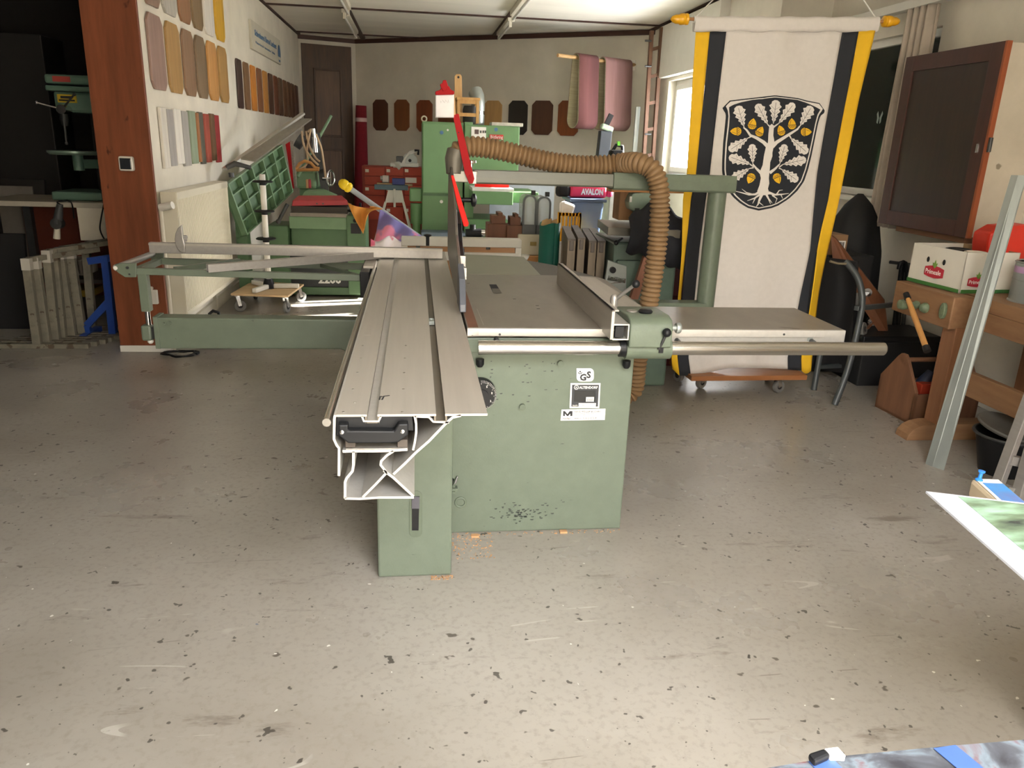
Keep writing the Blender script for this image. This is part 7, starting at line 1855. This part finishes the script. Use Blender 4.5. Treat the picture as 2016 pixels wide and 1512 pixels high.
gb = ax(1812, 606, 2.82); build('guide_boss', G().lathe([(0.028, 0), (0.030, 0.01), (0.02, 0.03), (0.012, 0.035)], (2.855, gb.y, gb.z), (-1, 0, 0), 16), VG, wbn, sm=50)
nb_ = ax(1855, 612, 2.84); build('guide_plate', G().prism([Vector((2.855, nb_.y+0.022*math.cos(2*math.pi*k/14), nb_.z+0.045*math.sin(2*math.pi*k/14))) for k in range(14)], (0, 0, 0), (-0.02, 0, 0)), VG, wbn, bevel=0.004)
# fruit carton
k0 = az(1888, 578, BTZ); k1 = az(1786, 552, BTZ); k2 = az(1952, 583, BTZ)
hbx = ay(1900, 497, k0.y).z-BTZ
e1 = (k1-k0); e2 = Vector((-e1.y, e1.x, 0)).normalized(); 
if e2.x < 0: e2 = -e2
Wd = 0.34
crt = thing('fruit_carton', 'white printed fruit carton with green base on the workbench', 'carton', tuple((k0+k1)/2+e2*Wd/2))
CW = mk('carton_white', 'd4d0c5', rough=0.7, var=0.03)
CI_ = mk('carton_inside', '9b7f5c', rough=0.85)
up = Vector((0, 0, 1))
def wallp(a, b, h, t, mat, nm):
    n_ = (b-a).cross(up).normalized()*t
    return build(nm, G().hexa([a, b, b+n_, a+n_], [a+up*h, b+up*h, b+n_+up*h, a+n_+up*h]), mat, crt)
q0, q1, q2, q3 = k0, k1, k1+e2*Wd, k0+e2*Wd
wallp(q0, q1, hbx, 0.005, CW, 'long_side'); wallp(q3, q0, hbx, 0.005, CW, 'short_side'); wallp(q1, q2, hbx, 0.005, CW, 'short_side'); wallp(q2, q3, hbx, 0.005, CI_, 'long_side')
build('bottom', G().prism([q0, q1, q2, q3], (0, 0, 0.002), (0, 0, 0.006)), CI_, crt)
GB = mk('carton_green', '4c7a2c', rough=0.7, hex2='2f6a38', scale=3)
n1 = -e2; n2 = (q3-q0).normalized(); nside = -e1.normalized()
def onface(o, ex, ez, nrm, pts, d, mat, nm, par):
    return build(nm, G().prism([o+ex*x+ez*z+nrm*d for x, z in pts], (0, 0, 0), tuple(nrm*0.0008)), mat, par)
LLen = e1.length
def face_print(o, ex, nrm, cx, w, base, hole_dx, hz):
    onface(o, ex, up, nrm, [(0.002, 0.002), ((LLen if ex is EXL else Wd)-0.002, 0.002), ((LLen if ex is EXL else Wd)-0.002, 0.022), (0.002, 0.022)], 0.0061, GB, 'green_band', crt)
    h = w*0.5
    lab_ = [(cx-w/2, base), (cx-w/4, base-h*0.10), (cx, base-h*0.14), (cx+w/4, base-h*0.10), (cx+w/2, base), (cx+w/2, base+h*0.62), (cx+w/4, base+h*0.74), (cx, base+h*0.78), (cx-w/4, base+h*0.74), (cx-w/2, base+h*0.62)]
    lb_o = onface(o, ex, up, nrm, lab_, 0.0061, mk('label_red', 'b5283a', rough=0.6), 'red_label', crt)
    text('lettering', 'Primeale', w*0.255, o+ex*(cx-w*0.45)+up*(base+h*0.14)+nrm*0.0074, ex, up, PRINTW, lb_o, sx=0.92)
    lfp = [(cx, base+h*0.58), (cx+w*0.10, base+h*0.78), (cx+w*0.13, base+h*1.02), (cx+w*0.06, base+h*0.95), (cx, base+h*1.25), (cx-w*0.06, base+h*0.95), (cx-w*0.13, base+h*1.02), (cx-w*0.10, base+h*0.78)]
    onface(o, ex, up, nrm, lfp, 0.0076, mk('leaf_green', '6f9440', rough=0.6), 'leaf_mark', lb_o)
    for dx in hole_dx:
        onface(o, ex, up, nrm, [(cx+dx+0.011*math.cos(2*math.pi*k/14), hz+0.016*math.sin(2*math.pi*k/14)) for k in range(14)], 0.0061, MBLACK, 'vent_hole', crt)
EXL = (q0-q1).normalized(); EXS = (q3-q0).normalized()
face_print(q1, EXL, n1, LLen*0.50, LLen*0.36, hbx*0.27, (-LLen*0.15, LLen*0.15), hbx*0.66)
face_print(q0, EXS, nside, Wd*0.28, Wd*0.36, hbx*0.20, (Wd*0.30,), hbx*0.56)
mid = (q0+q2)/2
for k, (du, dv_, m_, nm) in enumerate(((-0.02, 0.02, BLACK, 'black lidded tin inside the fruit carton, near its middle'), (-0.15, 0.02, mk('lid_cream', 'd9d3c4', rough=0.5), 'cream lidded tin inside the fruit carton, near its front corner'))):
    c = mid+EXL*(-du)*1.0+EXS*(-0.06)
    cn_ = thing('paint_tin', nm, 'tin', (c.x, c.y, BTZ+0.007), 'tins inside the fruit carton')
    r_ = 0.065 if k == 0 else 0.058
    build('can', G().cyl((c.x, c.y, BTZ+0.007), (c.x, c.y, BTZ+hbx-0.02), r_, 24), GALV, cn_, sm=40)
    build('lid', G().lathe([(r_+0.003, 0), (r_+0.003, 0.014), (r_-0.008, 0.018), (r_-0.012, 0.012), (0.0, 0.012)], (c.x, c.y, BTZ+hbx-0.02), (0, 0, 1), 24), m_, cn_, sm=40)
# big paint can, red case
pc0 = az(1968, 590, BTZ)
pcx, pcy = pc0.x+0.15, pc0.y-0.06
pcan = thing('paint_can', 'large metal paint can with a lilac band on the workbench', 'paint can', (pcx, pcy, BTZ))
hcan = ay(1990, 517, pcy).z-BTZ
build('can', G().lathe([(0.125, 0), (0.125, 0.006), (0.120, 0.01), (0.120, hcan*0.55), (0.122, hcan*0.56), (0.120, hcan*0.57), (0.120, hcan-0.004), (0.125, hcan)], (pcx, pcy, BTZ), (0, 0, 1), 36), GALV, pcan, sm=40)
build('label_band', G().cyl((pcx, pcy, BTZ+hcan*0.74), (pcx, pcy, BTZ+hcan*0.90), 0.1212, 36), mk('band_lilac', 'b38fb4', rough=0.5), pcan, sm=40)
build('lid', G().lathe([(0.121, 0), (0.121, 0.006), (0.112, 0.006), (0.108, -0.004), (0, -0.004)], (pcx, pcy, BTZ+hcan), (0, 0, 1), 36), GALV, pcan, sm=40)
rcs = thing('red_case', 'bright red plastic power tool case at the back of the workbench', 'case', (3.48, 3.98, BTZ))
X0 = 3.28
zr1 = ay(1990, 448, 3.95).z
sil = [ay(x, y, 3.95) for x, y in ((1946, 478), (1950, 460), (1975, 446), (2030, 442), (2030, 500), (1955, 500))]
for s_ in sil[-2:]: s_.z = BTZ
build('shell', G().prism(sil, (0, 0, 0), (0, 0.14, 0)), mk('case_red', 'd1301f', rough=0.4), rcs, bevel=0.015)
build('orange_latch', G().box((ay(1998, 490, 3.93).x, 3.93, BTZ+0.02), (ay(2030, 490, 3.93).x, 3.95, BTZ+0.05)), mk('latch_orange', 'e2541f', rough=0.4), rcs, bevel=0.006)
# tool tote
T0, T1, T2 = az(1722, 800, 0), az(1790, 836, 0), az(1875, 832, 0)
tt = thing('tool_tote', 'open wooden tool tote with a round handle on the floor by the bench leg', 'tool tote', tuple((T0+T2)/2))
TW = wood('tote_wood', '6d4a35', '80593f', 'z', rough=0.65)
ed = (T0-T1).normalized(); sdv = Vector((-ed.y, ed.x, 0)); 
if sdv.x < 0: sdv = -sdv
wdt = (T0-T1).length; ln_ = 0.42
hp_ = ay(1768, 696, (T0.y+T1.y)/2).z
gab = [(0, 0), (wdt, 0), (wdt, hp_*0.55), (wdt*0.62, hp_*0.94), (wdt*0.54, hp_), (wdt*0.44, hp_), (wdt*0.36, hp_*0.94), (0, hp_*0.50)]
for o_ in (0.0, ln_): build('end_board', G().prism([T1+ed*a+up*b+sdv*o_ for a, b in gab], (0, 0, 0), tuple(sdv*0.02)), TW, tt, bevel=0.002)
build('side_board', G().prism([T1+up*0, T1+up*hp_*0.47, T1+up*hp_*0.47+sdv*(ln_+0.02), T1+sdv*(ln_+0.02)], (0, 0, 0), tuple(ed*0.015)), TW, tt)
build('side_board', G().prism([T0+up*0, T0+up*hp_*0.47, T0+up*hp_*0.47+sdv*(ln_+0.02), T0+sdv*(ln_+0.02)], tuple(-ed*0.015), (0, 0, 0)), TW, tt)
build('bottom', G().prism([T0, T1, T1+sdv*ln_, T0+sdv*ln_], (0, 0, 0.004), (0, 0, 0.016)), TW, tt)
mdl = T1+ed*wdt*0.5+up*hp_*0.90
build('handle', G().cyl(mdl, mdl+sdv*ln_, 0.015, 12), TW, tt, sm=40)
lv_ = T1+ed*wdt*0.35+sdv*0.13+up*0.016
tag(build('red_level', G().prism([lv_, lv_+sdv*0.2, lv_+sdv*0.2+ed*0.06, lv_+ed*0.06], (0, 0, 0), (0, 0, hp_*0.50)), mk('level_red', 'b8402a', rough=0.5), bevel=0.006), 'red plastic tool lying in the wooden tote', 'tool')
dv2 = T1+ed*wdt*0.6+sdv*0.20+up*0.016
tag(build('navy_drill', G().tube([dv2, dv2+up*hp_*0.45, dv2+up*hp_*0.62+sdv*0.05], [0.04, 0.045, 0.03], 12), mk('drill_navy', '1c2740', rough=0.5), sm=50), 'dark blue power tool standing in the wooden tote', 'tool')

# steel stud leaning at the bench
s0, s1_ = az(1828, 916, 0), az(1858, 926, 0)
t0_, t1__ = ay(1998, 345, 3.62), ay(2022, 345, 3.60)
stt = thing('steel_stud', 'long galvanised steel stud leaning against the workbench', 'steel profile', tuple((s0+s1_)/2))
wv = (s1_-s0); dpv = Vector((0.030, 0.045, 0))
web0 = s0+dpv; 
def stq(a, b, c, d, nm):
    build(nm, G().hexa([a, b, b+dpv*0.05, a+dpv*0.05], [c, d, d+dpv*0.05, c+dpv*0.05]), GALV, stt)
stq(s0+wv*0.26, s1_+wv*0.0, t0_+(t1__-t0_)*0.26, t1__, 'web')
fl0 = s0; fl1 = s0+wv*0.26+Vector((0, -0.012, 0))
build('flange', G().hexa([s0+Vector((-0.004, 0.02, 0)), s0+wv*0.26, s0+wv*0.26+Vector((0.002, 0.003, 0)), s0+Vector((-0.002, 0.023, 0))], [t0_+Vector((-0.004, 0.02, 0)), t0_+(t1__-t0_)*0.26, t0_+(t1__-t0_)*0.26+Vector((0.002, 0.003, 0)), t0_+Vector((-0.002, 0.023, 0))]), GALV, stt)
build('flange', G().hexa([s1_, s1_+Vector((0.012, 0.04, 0)), s1_+Vector((0.014, 0.04, 0)), s1_+Vector((0.002, 0, 0))], [t1__, t1__+Vector((0.012, 0.04, 0)), t1__+Vector((0.014, 0.04, 0)), t1__+Vector((0.002, 0, 0))]), GALV, stt)
# bucket with lid
bk = az(1975, 945, 0); bxc, byc = bk.x+0.06, bk.y+0.10
bkt = thing('black_bucket', 'black mortar bucket with a loose grey lid under the workbench', 'bucket', (bxc, byc, 0))
build('pail', G().lathe([(0.10, 0), (0.145, 0.19), (0.155, 0.195), (0.155, 0.21), (0.148, 0.21), (0.135, 0.18), (0.0, 0.05)], (bxc, byc, 0), (0, 0, 1), 32), BLACK, bkt, sm=40)
build('rim', G().torus((bxc, byc, 0.205), (0, 0, 1), 0.155, 0.008, 32, 8), DSTEEL, bkt, sm=60)
build('lid', G().lathe([(0.150, 0), (0.155, 0.01), (0.150, 0.018), (0.135, 0.010), (0, 0.008)], (bxc+0.015, byc+0.02, 0.225), (0.12, -0.18, 1), 32), mk('lid_grey', '5a5852', rough=0.6), bkt, sm=40)
# aluminium trestle at the right edge
at_ = thing('aluminium_trestle', 'aluminium trestle ladder at the right edge in front of the bench', 'ladder', (2.75, 2.75, 0))
a0 = az(1962, 952, 0.0); 
l0, l1 = ay(1962, 950, 2.85), ay(2016, 800, 2.95)
def toground(a, b): 
    d = b-a; return a-d*(a.z/d.z)
for (pa, pb2, Ya_) in (((1966, 950), (2020, 803), 2.80), ((2000, 990), (2040, 850), 2.70)):
    a = ay(pa[0], pa[1], Ya_); b = ay(pb2[0], pb2[1], Ya_+0.06); g0_ = toground(a, b); tpn = a+(b-a)*2.6
    build('rail', G().bar(g0_, tpn, 0.028, 0.05, up=(0, 1, 0)), ALU, at_, bevel=0.003)
ra_ = ay(1990, 905, 2.80); build('rung', G().bar(ra_, ra_+Vector((0.35, -0.12, -0.05)), 0.03, 0.04), ALU, at_)
ra_ = ay(1994, 962, 2.74); build('rung', G().bar(ra_-Vector((0.03, 0, 0)), ra_+Vector((0.35, -0.12, -0.06)), 0.03, 0.03), ALU, at_)

# ---------------- foreground: prints and the paint-spattered board
PZ = 0.80
A_ = az(1823, 967, PZ); B_ = az(2016, 990, PZ); C_ = az(2016, 1137, PZ)
eb = (B_-A_).normalized(); ec = (C_-A_).normalized()
PRN = bpy.data.materials.new('green_print'); PRN.use_nodes = True
_n = PRN.node_tree.nodes; _l = PRN.node_tree.links; _b = _n['Principled BSDF']; _tc = _n.new('ShaderNodeTexCoord'); _mp = _n.new('ShaderNodeMapping')
_mp.inputs['Rotation'].default_value = (0, 0, 0.9); _mp.inputs['Scale'].default_value = (1.0, 3.0, 1)
_l.new(_tc.outputs['Object'], _mp.inputs['Vector']); _nz = _n.new('ShaderNodeTexNoise'); _nz.inputs['Scale'].default_value = 5.0; _nz.inputs['Detail'].default_value = 6
_l.new(_mp.outputs[0], _nz.inputs['Vector']); _rp = _n.new('ShaderNodeValToRGB'); _l.new(_nz.outputs['Fac'], _rp.inputs['Fac'])
_e = _rp.color_ramp.elements; _e[0].position = 0.30; _e[0].color = (*lin('3a423f'), 1); _e[1].position = 0.75; _e[1].color = (*lin('cfe3dc'), 1)
for pos, h in ((0.42, '6b7f66'), (0.52, '8fae93'), (0.62, 'a5cbb8')):
    k = _e.new(pos); k.color = (*lin(h), 1)
_l.new(_rp.outputs['Color'], _b.inputs['Base Color']); _b.inputs['Roughness'].default_value = 0.25
L1, L2 = 0.95, 0.60
def sq(a0, a1, b0, b1): return [A_+eb*a0+ec*b0, A_+eb*a1+ec*b0, A_+eb*a1+ec*b1, A_+eb*a0+ec*b1]
fpn = thing('art_print', 'large green landscape print with a white border at the right edge', 'print', (A_.x+0.5, A_.y-0.1, PZ-0.006))
build('mount_board', G().prism(sq(0, L1, 0, L2), (0, 0, -0.005), (0, 0, 0)), mk('mount_white', 'c2c4cc', rough=0.5, var=0.02), fpn)
build('picture', G().prism(sq(0.062, L1, 0.010, L2), (0, 0, 0), (0, 0, 0.001)), PRN, fpn)
# stool that carries the prints, just outside the picture
so_ = thing('print_table', 'small table carrying the prints at the right edge', 'table', (A_.x+0.75, A_.y-0.35, 0))
tcx, tcy = (A_+eb*0.70+ec*0.20).x+0.12, (A_+eb*0.70+ec*0.20).y
build('tabletop', G().box((tcx-0.14, tcy-0.14, PZ-0.045), (tcx+0.3, tcy+0.3, PZ-0.006)), PINE, so_, bevel=0.004)
for dx in (-0.12, 0.25):
    for dy in (-0.12, 0.25): build('leg', G().box((tcx+dx, tcy+dy, 0), (tcx+dx+0.04, tcy+dy+0.04, PZ-0.045)), PINE, so_)
QZ = 0.66
q = [az(x, y, QZ) for x, y in ((1911, 940), (1962, 942), (2030, 1000), (1985, 1040))]
pbd = thing('pin_board', 'thick pale board with a blue picture pinned on it behind the green print', 'board', tuple((q[0]+q[2])/2))
qq = [q[0], q[1], q[1]+(q[2]-q[1])*2.6, q[0]+(q[2]-q[1])*2.6]
build('board', G().prism(qq, (0, 0, -0.06), (0, 0, 0)), mk('board_pale', 'c9b79b', rough=0.6, var=0.1), pbd, bevel=0.012)
ql = [qq[0].lerp(qq[1], 0.22), qq[0].lerp(qq[1], 0.98), qq[3].lerp(qq[2], 0.98), qq[3].lerp(qq[2], 0.22)]
build('paper', G().prism([qq[0].lerp(qq[1], 0.10).lerp(qq[3], 0.02), qq[1].lerp(qq[2], 0.02), qq[2], qq[3]], (0, 0, 0.0005), (0, 0, 0.0012)), PRINTW, pbd)
build('blue_picture', G().prism([p.lerp(qq[2] if i in (1, 2) else qq[3], 0.08) for i, p in enumerate(ql)], (0, 0, 0.0014), (0, 0, 0.002)), mk('picture_blue', '2f9be0', rough=0.4, hex2='6f7fb8', scale=9), pbd)
pin = az(1927, 946, QZ)
PB_ = mk('pin_blue', '2f7fd6', rough=0.3)
build('push_pin', G().lathe([(0.010, 0), (0.010, 0.004), (0.005, 0.008), (0.005, 0.022), (0.009, 0.026), (0.009, 0.03)], pin, (0.1, 0.0, 1), 14), PB_, pbd, sm=40)
so2 = qq[3].lerp(qq[2], 0.5)
build('stand', G().box((so2.x+0.20, so2.y+0.10, 0), (so2.x+0.28, so2.y+0.18, QZ-0.06)), WBZ, pbd)
# paint-spattered trestle board at the bottom edge
KZ = 0.90
k = [az(x, y, KZ) for x, y in ((1510, 1512), (1640, 1490), (1850, 1470), (2030, 1455))]
SPL = bpy.data.materials.new('paint_spatter'); SPL.use_nodes = True
_n = SPL.node_tree.nodes; _l = SPL.node_tree.links; _b = _n['Principled BSDF']; _tc = _n.new('ShaderNodeTexCoord')
_v = _n.new('ShaderNodeTexNoise'); _v.inputs['Scale'].default_value = 9; _v.inputs['Detail'].default_value = 7; _v.inputs['Distortion'].default_value = 1.5; _l.new(_tc.outputs['Object'], _v.inputs['Vector'])
_rp = _n.new('ShaderNodeValToRGB'); _e = _rp.color_ramp.elements; _e[0].position = 0.25; _e[0].color = (*lin('18181c'), 1); _e[1].position = 0.8; _e[1].color = (*lin('3d1f1f'), 1)
for pos, h in ((0.40, '25252a'), (0.48, '3f4146'), (0.53, '5d666d'), (0.58, '572b29'), (0.68, '4c2423')):
    kk = _e.new(pos); kk.color = (*lin(h), 1)
_l.new(_v.outputs['Fac'], _rp.inputs['Fac']); _l.new(_rp.outputs['Color'], _b.inputs['Base Color']); _b.inputs['Roughness'].default_value = 0.6
pbt = thing('spattered_board', 'paint spattered board on a trestle at the bottom right edge', 'board', (0.8, 0.75, 0))
dn_ = Vector((0.02, -0.30, 0))
build('tabletop', G().prism([k[0], k[1], k[2], k[3], k[3]+Vector((0.3, -0.05, 0)), k[3]+Vector((0.3, -0.35, 0)), k[0]+dn_], (0, 0, -0.03), (0, 0, 0)), SPL, pbt)
def tape(px, w=0.028):
    a = az(px[0], px[1], KZ+0.001); d = Vector((0.25, -1, 0)).normalized(); s = Vector((1, 0.1, 0))*w
    return build('blue_tape', G().prism([a, a+s, a+s+d*0.2, a+d*0.2], (0, 0, 0), (0, 0, 0.0006)), mk('tape_blue', '38528c', rough=0.5), pbt)
tape((1838, 1474)); tape((1592, 1500))
cc_ = (k[0]+k[3])/2
for dx in (0.0, 0.45):
    build('trestle_leg', G().box((k[1].x+dx+0.12, k[1].y-0.20, 0), (k[1].x+dx+0.16, k[1].y-0.16, KZ-0.03)), WBZ, pbt)
br = az(1588, 1497, KZ)
bru = thing('paint_brush', 'flat black brush with white ferrule lying on the spattered board', 'brush', (br.x, br.y, KZ))
build('handle', G().prism([br, br+Vector((0.022, 0.006, 0)), br+Vector((0.024, -0.004, 0)), br+Vector((0.002, -0.012, 0))], (0, 0, 0.001), (0, 0, 0.010)), BLACK, bru, bevel=0.003)
build('ferrule', G().prism([br+Vector((0.022, 0.006, 0)), br+Vector((0.038, 0.007, 0)), br+Vector((0.040, -0.006, 0)), br+Vector((0.024, -0.004, 0))], (0, 0, 0.001), (0, 0, 0.009)), WHITEP, bru, bevel=0.001)

# sawdust and chips at the machine foot
g = G(); random.seed(11)
for i in range(260):
    if i < 130: x = random.uniform(0.13, 0.30); y = random.uniform(2.60, 2.80)
    elif i < 200: x = random.uniform(0.05, 0.13); y = random.uniform(2.462, 2.488)
    else: x = random.uniform(0.2, 0.85); y = random.uniform(2.775, 2.805)
    s = random.uniform(0.002, 0.007); a = random.uniform(0, 3.1)
    g.cbox((x, y, 0.0012), (s, s*0.5, 0.0022), Matrix.Rotation(a, 3, 'Z'))
for x, y in ((0.235, 2.775), (0.60, 2.79)): g.cbox((x, y, 0.004), (0.03, 0.02, 0.008))
o = build('sawdust', g, mk('sawdust', 'b98f66', rough=0.9, var=0.2), kind='stuff'); tag(o, 'fine sawdust and chips along the foot of the panel saw', 'sawdust')
